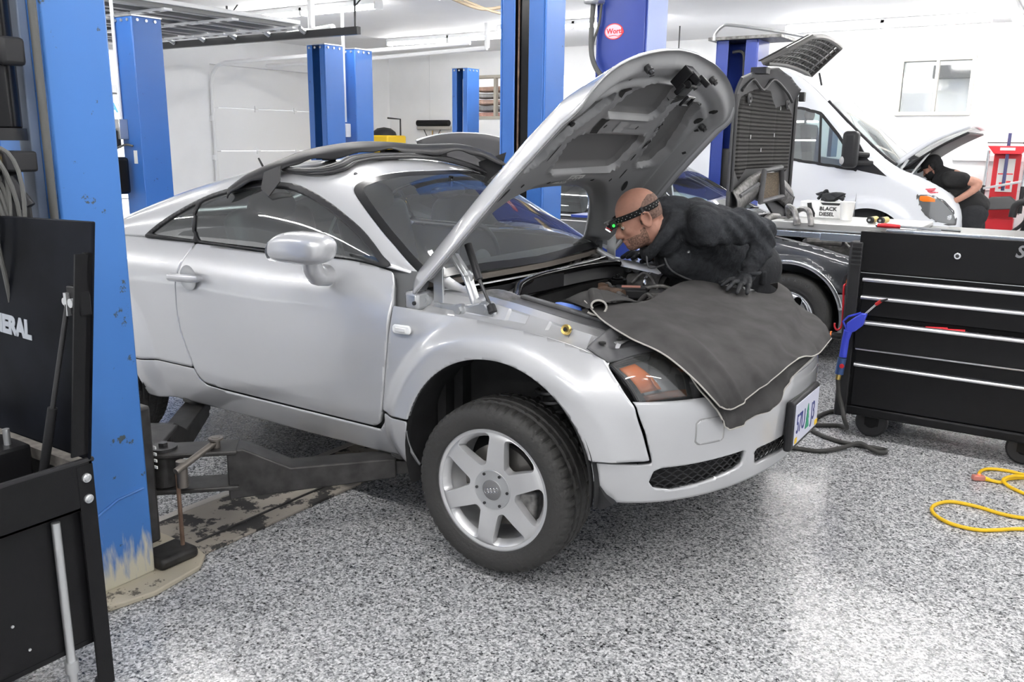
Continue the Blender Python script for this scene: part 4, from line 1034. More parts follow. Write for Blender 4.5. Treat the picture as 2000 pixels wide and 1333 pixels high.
lt.box(c + HN * -.015, (.085, .07, .045), R); lt.box(c + HN * -.05 + HS * .03, (.03, .045, .05), R); lt.box(c + HN * -.045 - HS * .03, (.05, .09, .02), R); lt.cyl(c + HN * -.05 + V(0, .03, 0), c + HN * -.05 - V(0, .03, 0), .016, n=10); lt.box(c + HN * -.08 + HS * .045, (.022, .018, .05), R)
B('latch', lt, M['blackgloss'], inn, bevel=.004)
lh = MB(); lh.tube([c + HN * -.085 + V(0, -.03, 0) - HS * .03, c + HN * -.085 + V(0, .035, 0) - HS * .03, c + HN * -.085 + V(0, .035, 0) - HS * .07, c + HN * -.085 - V(0, .03, 0) - HS * .07], .006, n=6, closed=True); B('latch_striker', lh, M['blackgloss'], inn)
for s, t in ((1.0, -.30), (1.0, .32), (.77, .60), (.77, -.60)):
    bs = MB(); bs.cyl(hpt(s, t, 0), hpt(s, t, -.022), .015, n=12); bs.cyl(hpt(s, t, -.022), hpt(s, t, -.034), .010, n=6); B('bump_stop', bs, M['dark_steel'], inn)
# bonnet hinges and gas struts
for s_ in (-1, 1):
    y = s_ * .70
    a = MB(); a.beam((-.352, y, 1.115), (-.349, y, .925), .010, .046, (1, 0, 0)); a.cyl((-.349, y - .012, .93), (-.349, y + .012, .93), .026, n=18)
    h_ = B('hinge_arm', a, M['bare'], car, bevel=.003)
    a = MB(); y2 = s_ * .675
    for p, q in (((-.30, y2, 1.135), (-.236, y2, 1.06)), ((-.236, y2, 1.06), (-.19, y2, .945))): a.beam(p, q, .010, .050, (0, 1, 0)); a.beam(p, q, .022, .012, (0, 1, 0))
    a.cyl((-.19, y2 - .012, .945), (-.19, y2 + .012, .945), .030, n=18); a.cyl((-.236, y2 - .005, 1.06), (-.236, y2 + .005, 1.06), .025, n=18)
    B('hinge_arm', a, M['bare'], car, bevel=.003)
    a = MB(); a.bx(-.34, -.235, y - .012, y + .012, .928, .955); a.prism([(-.24, .925), (-.10, .915), (-.085, .940), (-.10, .968), (-.16, .975), (-.20, .962), (-.24, .955)], (0, y - .010, 0), (1, 0, 0), (0, 0, 1), (0, .024, 0))
    hp = B('hinge_plate', a, M['bare'], car, bevel=.006)
    for x, z in ((-.40, .962), (-.243, .938), (-.130, .960)):
        a = MB(); a.cyl((x, y - .03, z), (x, y + .03, z), .016, n=6); a.cyl((x, y - .022, z), (x, y + .022, z), .024, n=16); B('hinge_bolt', a, M['bare'], hp)
    a = MB(); a.cyl((-.245, s_ * .66, 1.175), (-.176, s_ * .685, 1.055), .0145, n=14); g_ = B('gas_strut', a, M['black'], car)
    B('strut_rod', MB().cyl((-.176, s_ * .685, 1.055), (-.10, s_ * .71, .955), .0065, n=10), M['dark_steel'], g_)
    B('strut_ball', MB().cyl((-.112, s_ * .706, .972), (-.094, s_ * .712, .945), .017, n=12), M['black'], g_, bevel=.004)
    a = MB(); a.bx(-.460, -.392, y - .075 if s_ < 0 else y - .02, y + .02 if s_ < 0 else y + .075, .925, .995); bxo = B('hinge_box', a, M['bare'], car, bevel=.014)
    B('box_bolt', MB().cyl((-.405, y - .076, .955), (-.405, y - .082, .955), .008, n=8), M['dark_steel'], bxo)

# ---- engine bay
zr = lambda x: smooth_lerp([-.48, -.25, -.1, .1, .3, .45], [.990, .985, .970, .940, .908, .885], x)
def rail(s_):
    sec = lambda x: [(-.800, float(zfend(x)) - .02), (-.782, float(zfend(x)) - .004), (-.770, float(zfend(x)) - .022), (-.742, float(zfend(x)) - .020), (-.726, float(zfend(x)) - .012), (-.712, float(zfend(x)) - .006), (-.690, float(zr(x)) - .008), (-.680, float(zr(x))), (-.610, float(zr(x)) + .003), (-.600, float(zr(x)) - .006), (-.592, float(zr(x)) - .03)]
    xs = np.linspace(-.47, .40, 120); pts = []; 
    for x in xs:
        rib = .013 if (int((x + .47) / .085) % 2 and x > -.08) else 0
        for i, (y, z) in enumerate(sec(x)):
            yy = y + (rib if i in (5, 6) else 0)
            if i < 2: yy = -float(W_front(x, zfend(x))) + (0.014 if i else .004)
            pts.append(V(x, -s_ * yy if s_ > 0 else yy, z))
    n = 11; F = [(i * n + j, (i + 1) * n + j, (i + 1) * n + j + 1, i * n + j + 1) for i in range(len(xs) - 1) for j in range(n - 1)]
    return mesh_obj('inner_wing', pts, F, M['silver'], car, angle=30, fixn=True)
for s_ in (-1, 1):
    iw = rail(s_)
    if s_ < 0:
        B('brass_plug', MB().lathe([(.0, .0), (.008, .001), (.009, .006), (.016, .008), (.019, .003), (.019, -.004)], (.205, -.708, .922), (0, -1, .25), n=24), M['brass'], iw)
        B('plug_hole', MB().cyl((.205, -.7165, .9245), (.205, -.7175, .9247), .007, n=14), M['ink'], iw)
        B('yellow_sealant', MB().bx(.352, .364, -.700, -.675, .868, .896), mat('yellow_sealant', (.8, .62, .2), .6), iw, bevel=.004)
        B('oval_hole', MB().lathe([(0.001, 0), (.022, 0)], (.36, -.645, float(zr(.36)) + .005), (0, 0, 1), n=18), M['ink'], iw)
bay = MB(); bay.bx(-.30, .62, -.60, .60, .42, .46).bx(-.31, -.27, -.66, .66, .46, .90).bx(.60, .64, -.58, .58, .46, .80).bx(-.30, .30, -.605, -.595, .46, .90).bx(-.30, .30, .595, .605, .46, .90)
B('engine_bay', bay, M['liner'], car, smooth=False)
# plenum under the windscreen
sc_ = MB(); pts = [(x - .03 + .055, y, z + .018) for x, y, z in [(-.465, -.66, .995), (-.43, -.55, 1.0), (-.385, -.35, 1.0), (-.36, 0, 1.0), (-.385, .35, 1.0), (-.43, .55, 1.0), (-.465, .66, .995)]]
def strip_along(pts, prof, name, m, par, n=8):
    c = spline(pts, n); P = []; k = len(prof)
    for i, p in enumerate(c):
        t = unit(c[min(i + 1, len(c) - 1)] - c[max(i - 1, 0)]); u = unit(np.cross(t, V(0, 0, 1)))
        P += [p + u * a + V(0, 0, b_) for a, b_ in prof]
    F = [(i * k + j, i * k + (j + 1) % k, (i + 1) * k + (j + 1) % k, (i + 1) * k + j) for i in range(len(c) - 1) for j in range(k)]
    F += [tuple(range(k)), tuple((len(c) - 1) * k + j for j in range(k))]
    return mesh_obj(name, P, F, m, par, angle=30)
seal_p = [(-.435, -.675, 1.018), (-.40, -.62, 1.022), (-.362, -.46, 1.026), (-.332, -.2, 1.028), (-.322, 0, 1.028), (-.332, .2, 1.028), (-.362, .46, 1.026), (-.40, .62, 1.022), (-.435, .675, 1.018)]
strip_along(seal_p, [(.012, .004), (.012, -.018), (-.018, -.020), (-.018, .002)], 'screen_seal', mat('dusty_screen_seal', (.16, .14, .12), .6), car)
ledge_p = [(x + .045, y, z - .022) for x, y, z in seal_p]
strip_along(ledge_p, [(.022, .0), (.024, -.004), (-.024, -.014), (-.024, -.008)], 'scuttle_flange', M['bare'], car)
gp = [(x + .085, y, z - .045) for x, y, z in seal_p[:5]]
strip_along(gp, [(.020, .012), (.020, -.045), (-.015, -.06), (-.02, -.0)], 'plenum_guard', M['black'], car)
pb_ = MB().bx(-.42, -.24, -.64, .64, .84, .86); B('plenum_floor', pb_, M['liner'], car)
rb = MB(); bw = [(-.14, -.50, .955), (-.185, -.42, .965), (-.225, -.33, .985), (-.255, -.15, .992), (-.265, .1, .990), (-.265, .35, .985), (-.262, .55, .972), (-.24, .66, .955)]
rb.tube(spline(bw, 8), .017, n=10); B('bulkhead_seal', rb, M['blackgloss'], car)
bp2 = [(x - .04, y, z - .012) for x, y, z in bw]
strip_along(bp2, [(.03, .005), (.03, -.06), (-.02, -.06), (-.028, .0)], 'bulkhead_panel', mat('grey_bulkhead', (.24, .24, .245), .45, metal=.3), car)
wl_ = MB()
for k in range(16):
    r_ = random.Random(k); x, y, z = -.36 + r_.uniform(-.03, .05), r_.uniform(.02, .55), .93 + r_.uniform(-.03, .05)
    wl_.tube(spline([(x, y, z), (x + r_.uniform(-.04, .04), y + r_.uniform(.02, .09), z + r_.uniform(0, .05)), (x + r_.uniform(-.04, .04), y + r_.uniform(.05, .16), z + r_.uniform(-.03, .04))], 5), r_.uniform(.005, .012), n=7)
wl_.cyl((-.37, .30, .93), (-.36, .42, .96), .028, n=14); wl_.box((-.35, .22, .955), (.06, .07, .05)); wl_.beam((-.36, .45, .96), (-.33, .66, .98), .05, .03)
wm = B('wiper_mechanism', wl_, M['engine'], car)
yc = MB()
for k in range(4): yc.ell((-.325 + .012 * (k % 2), -.055 + .022 * k, .962 + .006 * (k % 3)), (.012, .012, .012), nu=10, nv=8)
B('yellow_connectors', yc, mat('bright_yellow_plastic', (.72, .75, .03), .4), wm)
# trim strips beside the bay, coolant cap
ts_ = MB().prism([(-.10, .972), (.36, .905), (.36, .895), (-.10, .955)], (0, -.605, 0), (1, 0, 0), (0, 0, 1), (0, .085, 0)).prism([(-.10, .985), (.25, .935), (.25, .92), (-.10, .97)], (0, -.53, 0), (1, 0, 0), (0, 0, 1), (0, .03, 0)); B('bay_side_trim', ts_, M['grey_plastic'], car, bevel=.006)
cp = MB(); cp.prism([(.02, 0), (.035, .022), (.08, .030), (.125, .022), (.135, 0), (.125, -.018), (.08, -.024), (.035, -.018)], (0, -.475, .945), (1, 0, -.12), (0, .95, 0.1), (0, 0, .020)); B('reservoir_cap', cp, M['bluecap'], car, bevel=.004)
sf = MB(); sf.grid(lambda u, w_: V(-.30 + .22 * u, -.62 + .20 * w_, .975 + .03 * sin(pi * u) * sin(pi * w_) - .03 * u), np.linspace(0, 1, 10), np.linspace(0, 1, 10)); B('strut_top_cover', sf, M['dirty'], car, solid=.006)
# engine
eb = MB(); eb.bx(-.22, .35, -.10, .58, .48, .78); eng = B('engine_block', eb, M['engine'], car, bevel=.02)
e = MB(); e.tube([(-.17, .55, .84), (-.06, .56, .85), (.02, .56, .845)], [.055, .058, .05], n=18); e.tube([(-.02, .56, .845), (.0, .56, .845)], .062, n=18); B('intake_hose', e, M['engine'], eng)
B('hose_clip', MB().lathe([(.059, -.008), (.061, 0), (.059, .008)], (-.07, .56, .85), (1, 0, 0), n=24), M['chrome'], eng)
e = MB(); e.cyl((-.17, .42, .84), (-.17, .42, .885), .045, n=24); e.cyl((-.17, .42, .885), (-.17, .42, .895), .028, n=20); e.cyl((-.17, .42, .89), (-.17, .42, .91), .010, n=8); B('vacuum_actuator', e, M['blackgloss'], eng, bevel=.004)
e = MB(); e.box((-.06, .34, .845), (.15, .12, .05), rotm('Z', 25)); cb_ = B('coil_cover', e, M['black'], eng, bevel=.012)
B('red_label', MB().box((-.06, .34, .8715), (.085, .05, .002), rotm('Z', 25)), mat('faded_red_label', (.62, .30, .24), .6), cb_)
e = MB()
for k in range(14):
    r_ = random.Random(40 + k); x, y, z = r_.uniform(-.25, .08), r_.uniform(.1, .60), r_.uniform(.78, .86)
    e.tube(spline([(x, y, z), (x + r_.uniform(-.1, .1), y + r_.uniform(-.05, .12), z + r_.uniform(.0, .06)), (x + r_.uniform(-.12, .12), y + r_.uniform(-.05, .18), z + r_.uniform(-.04, .02))], 6), r_.uniform(.006, .014), n=8)
B('hoses', e, M['engine'], eng)
e = MB(); e.tube(spline([(-.13, .50, .86), (-.08, .50, .91), (-.02, .47, .90), (.02, .46, .84)], 6), .007, n=8); e.tube(spline([(-.02, .38, .86), (.05, .42, .875), (.10, .46, .85), (.11, .50, .80)], 6), .009, n=8); e.box((.05, .42, .815), (.10, .12, .07), rotm('Z', 20)); B('alloy_pipes', e, M['dirty'], eng)
e = MB(); e.tube([(-.24, .20, .82), (-.15, .26, .855), (-.05, .24, .85)], .022, n=10); e.box((-.16, .27, .865), (.05, .03, .04)); B('rusty_pipe', e, M['rust'], eng)
e = MB(); e.box((.02, .66, .88), (.10, .16, .10)); B('air_box', e, M['black'], eng, bevel=.02)
B('radiator_panel', MB().bx(.40, .66, -.62, .62, .70, .80).bx(.30, .60, -.56, .56, .78, .86), M['black'], car, bevel=.02)
eng.location.z += .035
# A-pillar foot: dark cavity between door and wing
for s_ in (-1, 1): B('pillar_cover', MB().prism([(-.55, 1.045), (-.42, 1.040), (-.445, .98), (-.448, .925), (-.55, .915)], (0, s_ * .705, 0), (1, 0, 0), (0, 0, 1), (0, -s_ * .05, 0)), M['grey_plastic'], car, bevel=.006)

# ---- mirror (the one on the far side is not there)
for s_ in (-1,):
    P = []; nu, nv = 36, 24
    for j in range(nv + 1):
        ph = pi * j / nv
        for i in range(nu):
            a = 2 * pi * i / nu; sg_ = lambda q, e: np.sign(q) * abs(q) ** e
            x = .145 * sg_(cos(ph), .62); rad_ = sin(ph) ** .62
            y = .075 * rad_ * sg_(cos(a), .8); z = .055 * rad_ * sg_(sin(a), .8)
            z += -.0 + .012 * (1 - (x / .145) ** 2) * (z > 0)
            P.append(V(-.777 + x + .01 * z / .05, s_ * (.975 + y), 1.146 + z + .05 * (x) * .35))
    F = [(j * nu + i, j * nu + (i + 1) % nu, (j + 1) * nu + (i + 1) % nu, (j + 1) * nu + i) for j in range(nv) for i in range(nu)]
    mr = mesh_obj('wing_mirror', P, F, M['silver'], car)
    B('mirror_stalk', MB().tube(spline([(-.740, s_ * .965, 1.118), (-.752, s_ * .948, 1.078), (-.768, s_ * .912, 1.046), (-.785, s_ * .845, 1.032)], 4), [.034] * 4 + [.037] * 4 + [.042] * 5, n=18), M['silver'], mr)
    B('mirror_glass', MB().lathe([(.001, 0), (.045, 0)], (-.926, s_ * .975, 1.13), (-1, 0, 0), n=24), M['chrome'], mr)

# ---- interior
def seat(y):
    st = MB(); st.box((-1.28, y, .62), (.52, .50, .16), rotm('Y', -6)); b_ = B('seat', st, M['tailored'], car, bevel=.05, bseg=4)
    R = rotm('Y', -16); B('seat_back', MB().box((-1.58, y, .92), (.16, .48, .62), R), M['tailored'], b_, bevel=.06, bseg=4)
    B('head_restraint', MB().ell((-1.63, y, 1.225), (.07, .14, .095)), M['tailored'], b_)
    B('belt_bar', MB().tube([(-1.60, y - .05, 1.15), (-1.60, y - .05, 1.2)], .008, n=6).tube([(-1.60, y + .05, 1.15), (-1.60, y + .05, 1.2)], .008, n=6), M['chrome'], b_)
seat(-.36); seat(.36)
B('rear_seat', MB().box((-2.05, 0, .80), (.3, 1.1, .4)), M['tailored'], car, bevel=.06)
ds = MB().grid(lambda y, u: V(-.42 - .40 * u, y, .985 + .045 * sin(pi * min(1, u * 1.2)) - .20 * max(0, u - .72) / .28), np.linspace(-.70, .70, 20), np.linspace(0, 1, 18)); dsh = B('dashboard', ds, M['interior'], car)
vt = MB()
for k in range(14): vt.box((-.50, -.35 + .05 * k, 1.013), (.05, .006, .008))
B('defroster_vent', vt, M['ink'], dsh)
B('steering_wheel', MB().tube([(-.93 - .06 * sin(a) * .5, .36 + .18 * cos(a), .96 + .17 * sin(a)) for a in np.linspace(0, 2 * pi, 32, endpoint=False)], .014, n=8, closed=True).ell((-.91, .36, .95), (.03, .07, .06)), M['interior'], car)
B('rear_view_mirror', MB().ell((-.86, .02, 1.315), (.025, .13, .035)).cyl((-.85, .02, 1.34), (-.84, .02, 1.385), .012, n=8), M['blackgloss'], car)
B('floor_mat_paper', MB().box((-.95, -.66, .99), (.10, .02, .11), rotm('Y', 30)), mat('teal_paper_floor_mat', (.10, .28, .38), .7), car)

# ---- wheels
def tyre_rim(x, y, z, s_, rot=0, steer=0):
    ax = V(0, s_, 0); o = V(0, 0, 0)
    Rz = rotm('Z', steer); T = lambda mb: (setattr(mb, 'v', [tuple(Rz @ V(*p) + V(x, y, z)) for p in mb.v]), mb)[1]
    n = 216
    prof = [(.226, .100), (.232, .108), (.250, .1155), (.270, .118), (.288, .114), (.300, .106), (.3085, .095), (.3125, .084), (.3135, .064), (.3068, .060), (.3068, .053), (.3160, .050), (.3168, .030), (.3100, .027), (.3100, .020), (.3172, .017), (.3172, -.017), (.3100, -.020), (.3100, -.027), (.3168, -.030), (.3160, -.050), (.3068, -.053), (.3068, -.060), (.3135, -.064), (.3085, -.095), (.288, -.114), (.250, -.1155), (.226, -.10)]
    P = []; m = len(prof); u, w2, d = frame(ax)
    for i in range(n):
        a = 2 * pi * i / n; e = cos(a) * u + sin(a) * w2
        for k, (r, h) in enumerate(prof):
            if k in (5, 6, 7, 8, 23, 24) and i % 4 == 0: r -= .0065
            if k in (11, 12, 19, 20) and i % 6 == 0: r -= .004
            if k in (15, 16) and i % 6 == 3: r -= .002
            P.append(o + r * e + h * d)
    mb = MB(); mb.add(P, [(i * m + k, ((i + 1) % n) * m + k, ((i + 1) % n) * m + k + 1, i * m + k + 1) for i in range(n) for k in range(m - 1)])
    wh = B('wheel', T(mb), M['rubber'], car, angle=28)
    # rim face
    nr, na = 34, 240; P = []; Q = []
    rs = np.linspace(.004, .2335, nr)
    face = lambda r: .088 + lerp([0, .06, .10, .15, .19, .205, .214, .224, .2335], [-.004, -.002, .004, .010, .012, .010, .004, .010, .006], r)
    for i in range(na):
        a = 2 * pi * i / na
        for r in rs: P.append(r * (cos(a) * u + sin(a) * w2) + face(r) * d); Q.append((r * cos(a), r * sin(a)))
    F = [(i * nr + k, ((i + 1) % na) * nr + k, ((i + 1) % na) * nr + k + 1, i * nr + k + 1) for i in range(na) for k in range(nr - 1)]
    Q = np.array(Q); sd = np.full(len(Q), -1.0)
    for k in range(6):
        a = radians(60 * k + rot); c_, s2 = cos(a), sin(a)
        hole_ = [(.108, -.004), (.108, .004), (.186, .056), (.190, .050), (.196, .025), (.198, 0), (.196, -.025), (.190, -.050), (.186, -.056)]
        pl = [(px * c_ - py * s2, px * s2 + py * c_) for px, py in hole_]
        sd = np.maximum(sd, sdpoly(Q, pl) + .014)
    v, f = clip(P, F, -sd); mb = MB().add(v, f)
    ri = B('rim', T(mb), M['alloy'], wh, solid=.034, soff=-1, angle=40, bevel=.004)
    mb = MB().lathe([(.214, .085), (.206, .06), (.200, -.02), (.205, -.09), (.226, -.10)], o, ax, n=72); B('rim_barrel', T(mb), M['alloy'], wh)
    mb = MB().lathe([(.050, .030), (.150, .030), (.150, .008), (.050, .008)], o, ax, n=48).lathe([(.0, .05), (.075, .048), (.08, .0)], o, ax, n=36); B('brake_disc', T(mb), mat('brake_disc_steel', (.20, .19, .18), .38, metal=.8), wh)
    mb = MB(); mb.box(o + u * .105 * cos(radians(-20)) * 1.15 + w2 * -.055 + d * .025, (.09, .07, .13)); B('brake_caliper', T(mb), M['dirty'], wh, bevel=.015)
    mb = MB().lathe([(.0375, .094), (.0385, .091), (.058, .0905), (.072, .092), (.0735, .089)], o, ax, n=64); cap = B('cap_ring', T(mb), M['bare'], ri)
    mb = MB().lathe([(.0, .0965), (.033, .0955), (.0385, .0925)], o, ax, n=40); B('centre_cap', T(mb), M['deco'], ri)
    mb = MB()
    for k in range(4):
        cx = (k - 1.5) * .0135; ca = radians(rot + 23)
        mb.tube([(cx + .0088 * cos(a)) * (cos(ca) * u + sin(ca) * w2) + .0088 * sin(a) * (-sin(ca) * u + cos(ca) * w2) + .0968 * d for a in np.linspace(0, 2 * pi, 24, endpoint=False)], .0011, n=6, closed=True)
    B('cap_emblem', T(mb), M['chrome'], ri)
    for k in range(6):
        a = radians(60 * k + rot + 8); p = .063 * (cos(a) * u + sin(a) * w2); B('cap_bolt', T(MB().cyl(p + .090 * d, p + .0955 * d, .0055, n=8)), M['dark_steel'], ri)
    if steer:
        mb = MB(); p = .150 * w2 * .9 - .05 * u; B('wheel_weight', T(mb.prism([(0, 0), (.030, .012), (.002, .055)], V(.03, 0, .16) + d * .02, (1, 0, 0), (0, 0, 1), d * .003)), M['chrome'], wh)
    return wh
tyre_rim(0.0, -.764, .341, -1, rot=-7, steer=3)
tyre_rim(-2.422, -.755, .345, -1, rot=5)
tyre_rim(0.0, .764, .341, 1, rot=0, steer=3.01)
tyre_rim(-2.422, .755, .345, 1, rot=30)
# ================================================================== DARK GREY SEDAN in the second bay
sed = thing('sedan', (-1.5, 3.91, 0), 'dark grey sedan with chrome arch trim and upright bonnet behind the leaning man', 'car')
SY, SYC = 3.04, 3.91
SAX, SAZ, SAR = -.11, .335, .375
def sed_top(x): return smooth_lerp([-4.0, -3.2, -2.0, -.9, -.6, -.3, .0, .25, .5, .62], [.90, .95, .955, .945, .925, .895, .845, .785, .73, .70], x)
def sed_y(x, z):
    y = SY + .05 * np.clip((z - .60) / .35, 0, 1.2) ** 2 + .05 * np.clip((.50 - z) / .28, 0, 1.2) ** 2
    y = y + .10 * np.clip((x - .25) / .42, 0, 1) ** 2.5 + .08 * np.clip((-3.4 - x) / .6, 0, 1) ** 2 - .012 * (np.hypot(x - SAX, z - SAZ) < .42)
    return y + .03 * np.clip(1 - (sed_top(x) - z) / .05, 0, 1) ** 2
xs = np.arange(-3.98, .66, .02); zs = np.arange(.22, .98, .02)
X, Z = np.meshgrid(xs, zs, indexing='ij'); P = np.stack([X, sed_y(X, Z), Z], -1).reshape(-1, 3); n = len(zs)
F = [(i * n + j, (i + 1) * n + j, (i + 1) * n + j + 1, i * n + j + 1) for i in range(len(xs) - 1) for j in range(n - 1)]
ra = np.hypot(P[:, 0] - SAX, P[:, 2] - SAZ) - SAR; rb_ = np.hypot(P[:, 0] + 2.91, P[:, 2] - SAZ) - SAR; tp = sed_top(P[:, 0]) - P[:, 2]
def spanel(name, x0, x1, z0, z1, m, **k):
    q = [(x0, z0), (x1, z0), (x1, z1), (x0, z1)]
    v, f = clip(P, F, np.minimum.reduce([sdpoly(P[:, [0, 2]], q) - .003, ra, rb_, tp])); o = mesh_obj(name, v, f, m, sed, solid=.015, **k)
    v2 = [V(p[0], 2 * SYC - p[1], p[2]) for p in v]; mesh_obj(name, v2, [t[::-1] for t in f], m, sed, solid=.015); return o
spanel('fender', -.86, .64, .535, 1.1, M['sedan'])
dfr = spanel('door', -1.77, -.86, .535, 1.1, M['sedan']); drr = spanel('door', -2.62, -1.77, .535, 1.1, M['sedan'])
spanel('quarter_panel', -3.98, -2.62, .535, 1.1, M['sedan'])
spanel('side_cladding', -3.98, .64, .23, .53, M['cladding'])
for d_, xh in ((dfr, -1.62), (drr, -2.47)):
    B('door_handle', MB().bx(xh - .10, xh + .06, SY + .0, SY + .045, .80, .835), M['chrome'], d_, bevel=.008)
    B('belt_trim', MB().bx(xh - .14, xh + .72, SY + .055, SY + .075, .945, .958), M['chrome'], d_)
at = MB(); A = np.linspace(radians(12), radians(172), 50)
at.grid(lambda a, k: V(SAX + (SAR + .032 * k) * cos(a), SY - .022 + .010 * (k - .5) ** 2, SAZ + (SAR + .032 * k) * sin(a)), A, np.linspace(0, 1, 5))
B('wheel_arch_trim', at, M['chrome'], sed, solid=.012)
al = MB(); A2 = np.linspace(radians(-30), radians(210), 30)
al.grid(lambda a, y: V(SAX + (SAR + .005) * cos(a), y, SAZ + (SAR + .005) * sin(a)), A2, [SY + .02, SY + .3]); al.add([V(SAX + (SAR + .005) * cos(a), SY + .3, SAZ + (SAR + .005) * sin(a)) for a in A2], [tuple(range(30))])
B('arch_liner', al, M['liner'], sed)
# wheel with round holes
def sed_wheel(xc, y, s_):
    o = V(xc, y, .317); ax = V(0, s_, 0); u, w2, d = frame(ax)
    prof = [(.205, .075), (.212, .086), (.235, .098), (.262, .100), (.288, .094), (.305, .082), (.314, .070), (.317, .05), (.317, -.05), (.305, -.082), (.26, -.1), (.2, -.08)]
    wh = B('wheel', MB().lathe(prof, o, ax, n=72), M['rubber'], sed)
    rs = np.linspace(.004, .207, 24); na = 160; Pq = []; Q = []
    fc = lambda r: .064 + lerp([0, .05, .07, .12, .17, .185, .195, .207], [.012, .012, .006, .010, .004, -.012, .004, .012], r)
    for i in range(na):
        a = 2 * pi * i / na
        for r in rs: Pq.append(o + r * (cos(a) * u + sin(a) * w2) + fc(r) * d); Q.append((r * cos(a), r * sin(a)))
    nr = len(rs); F_ = [(i * nr + k, ((i + 1) % na) * nr + k, ((i + 1) % na) * nr + k + 1, i * nr + k + 1) for i in range(na) for k in range(nr - 1)]
    Q = np.array(Q); sd = np.full(len(Q), -1.0)
    for k in range(8):
        a = 2 * pi * (k + .3) / 8; c = .138 * V(cos(a), sin(a)); e = Q - c
        er = e @ V(cos(a), sin(a)); et = e @ V(-sin(a), cos(a)); sd = np.maximum(sd, 1 - np.hypot(er / .034, et / .031))
    v, f = clip(Pq, F_, -sd * .03); ri = mesh_obj('rim', v, f, M['chrome'], wh, solid=.03, soff=-1, bevel=.003)
    B('rim_barrel', MB().lathe([(.195, .07), (.19, -.06), (.0, -.05)], o, ax, n=40), M['liner'], wh)
    st = MB()
    for k in range(3):
        a = 2 * pi * k / 3 + .5; st.beam(o + d * .078, o + d * .078 + .024 * (cos(a) * u + sin(a) * w2), .003, .005, d)
    st.tube([o + d * .078 + .027 * (cos(a) * u + sin(a) * w2) for a in np.linspace(0, 2 * pi, 24, endpoint=False)], .003, n=6, closed=True); B('cap_emblem', st, M['bare'], ri)
    for k in range(5):
        a = 2 * pi * k / 5; c = o + d * .070 + .056 * (cos(a) * u + sin(a) * w2); B('wheel_bolt', MB().cyl(c, c + d * .012, .011, n=6), M['rust'], ri)
    return wh
wf = sed_wheel(SAX, SY + .10, -1)
# sidewall lettering
for k, ch in enumerate('ENDEAVOR'):
    a = radians(118 - k * 9.0); c = V(SAX + .268 * cos(a), SY - .0015, .317 + .268 * sin(a)); text_mesh('tyre_lettering', ch, .034, c, (sin(a), 0, -cos(a)), (cos(a), 0, sin(a)), mat('raised_grey_rubber', (.075, .075, .075), .7), wf, depth=.001)
sed_wheel(-2.91, SY + .11, -1); sed_wheel(SAX, 2 * SYC - SY - .10, 1); sed_wheel(-2.91, 2 * SYC - SY - .11, 1)
# glasshouse
sZC = lambda x: smooth_lerp([-3.3, -3.15, -2.65, -2.4, -1.9, -1.58, -1.45, -1.0, -.78, -.70], [.96, 1.03, 1.37, 1.415, 1.43, 1.41, 1.365, 1.10, .975, .955], x)
def sgh(x, t):
    a = 3.4; c, s_ = cos(t), sin(t); zb = .945; yb = .80 - .0
    lean = .14 * abs(s_) ** .8
    y = (yb - lean * 1.0) * np.sign(c) * abs(c) ** (2 / a); return V(x, SYC - y, zb + (float(sZC(x)) - zb) * abs(s_) ** (2 / a))
xs2 = np.linspace(-3.28, -.71, 90); th2 = np.linspace(0, pi, 81); Pg = np.array([sgh(x, t) for x in xs2 for t in th2]); n2 = len(th2)
Fg = [(i * n2 + j, (i + 1) * n2 + j, (i + 1) * n2 + j + 1, i * n2 + j + 1) for i in range(len(xs2) - 1) for j in range(n2 - 1)]
side_ = np.abs(Pg[:, 1] - SYC) > .55
w1_ = np.where(side_, np.maximum(sdpoly(Pg[:, [0, 2]], [(-1.74, .965), (-.98, .965), (-1.50, 1.345), (-1.74, 1.365)]), sdpoly(Pg[:, [0, 2]], [(-2.62, .965), (-1.80, .965), (-1.80, 1.365), (-2.40, 1.35)])), -1)
ws_ = np.where((Pg[:, 0] > -1.55), sdpoly(np.c_[Pg[:, 0], Pg[:, 1] - SYC], [(-1.50, .55), (-1.53, 0), (-1.50, -.55), (-.86, -.70), (-.80, 0), (-.86, .70)]), -1)
rw_ = np.where((Pg[:, 0] < -2.5), sdpoly(np.c_[Pg[:, 0], Pg[:, 1] - SYC], [(-2.62, .55), (-2.6, 0), (-2.62, -.55), (-3.08, -.60), (-3.1, 0), (-3.08, .60)]), -1)
gl_ = np.maximum.reduce([w1_, ws_, rw_])
v, f = clip(Pg, Fg, -gl_); mesh_obj('roof', v, f, M['sedan'], sed, solid=.02)
for q_ in (-1, 1):
    for x0_, x1_ in ((-1.77, -.9), (-2.7, -1.77)):
        v, f = clip(Pg, Fg, np.minimum.reduce([w1_ - .012, (Pg[:, 1] - SYC) * q_, Pg[:, 0] - x0_, x1_ - Pg[:, 0]])); mesh_obj('side_window', v, f, M['car_glass'], sed)
v, f = clip(Pg, Fg, ws_ - .012); mesh_obj('windscreen', v, f, M['ws_glass'], sed)
v, f = clip(Pg, Fg, rw_ - .012); mesh_obj('rear_window', v, f, M['car_glass'], sed)
rim = np.minimum(gl_ + .003, .0125 - gl_); v, f = clip(Pg * V(1, 1, 1), Fg, rim); mesh_obj('window_trim', v, f, M['chrome'], sed, solid=.008, soff=1)
B('cabin_lining', MB().bx(-3.2, -.9, SY + .15, 2 * SYC - SY - .15, .3, .62).bx(-.95, -.85, SY + .12, 2 * SYC - SY - .12, .3, .93), M['interior'], sed)
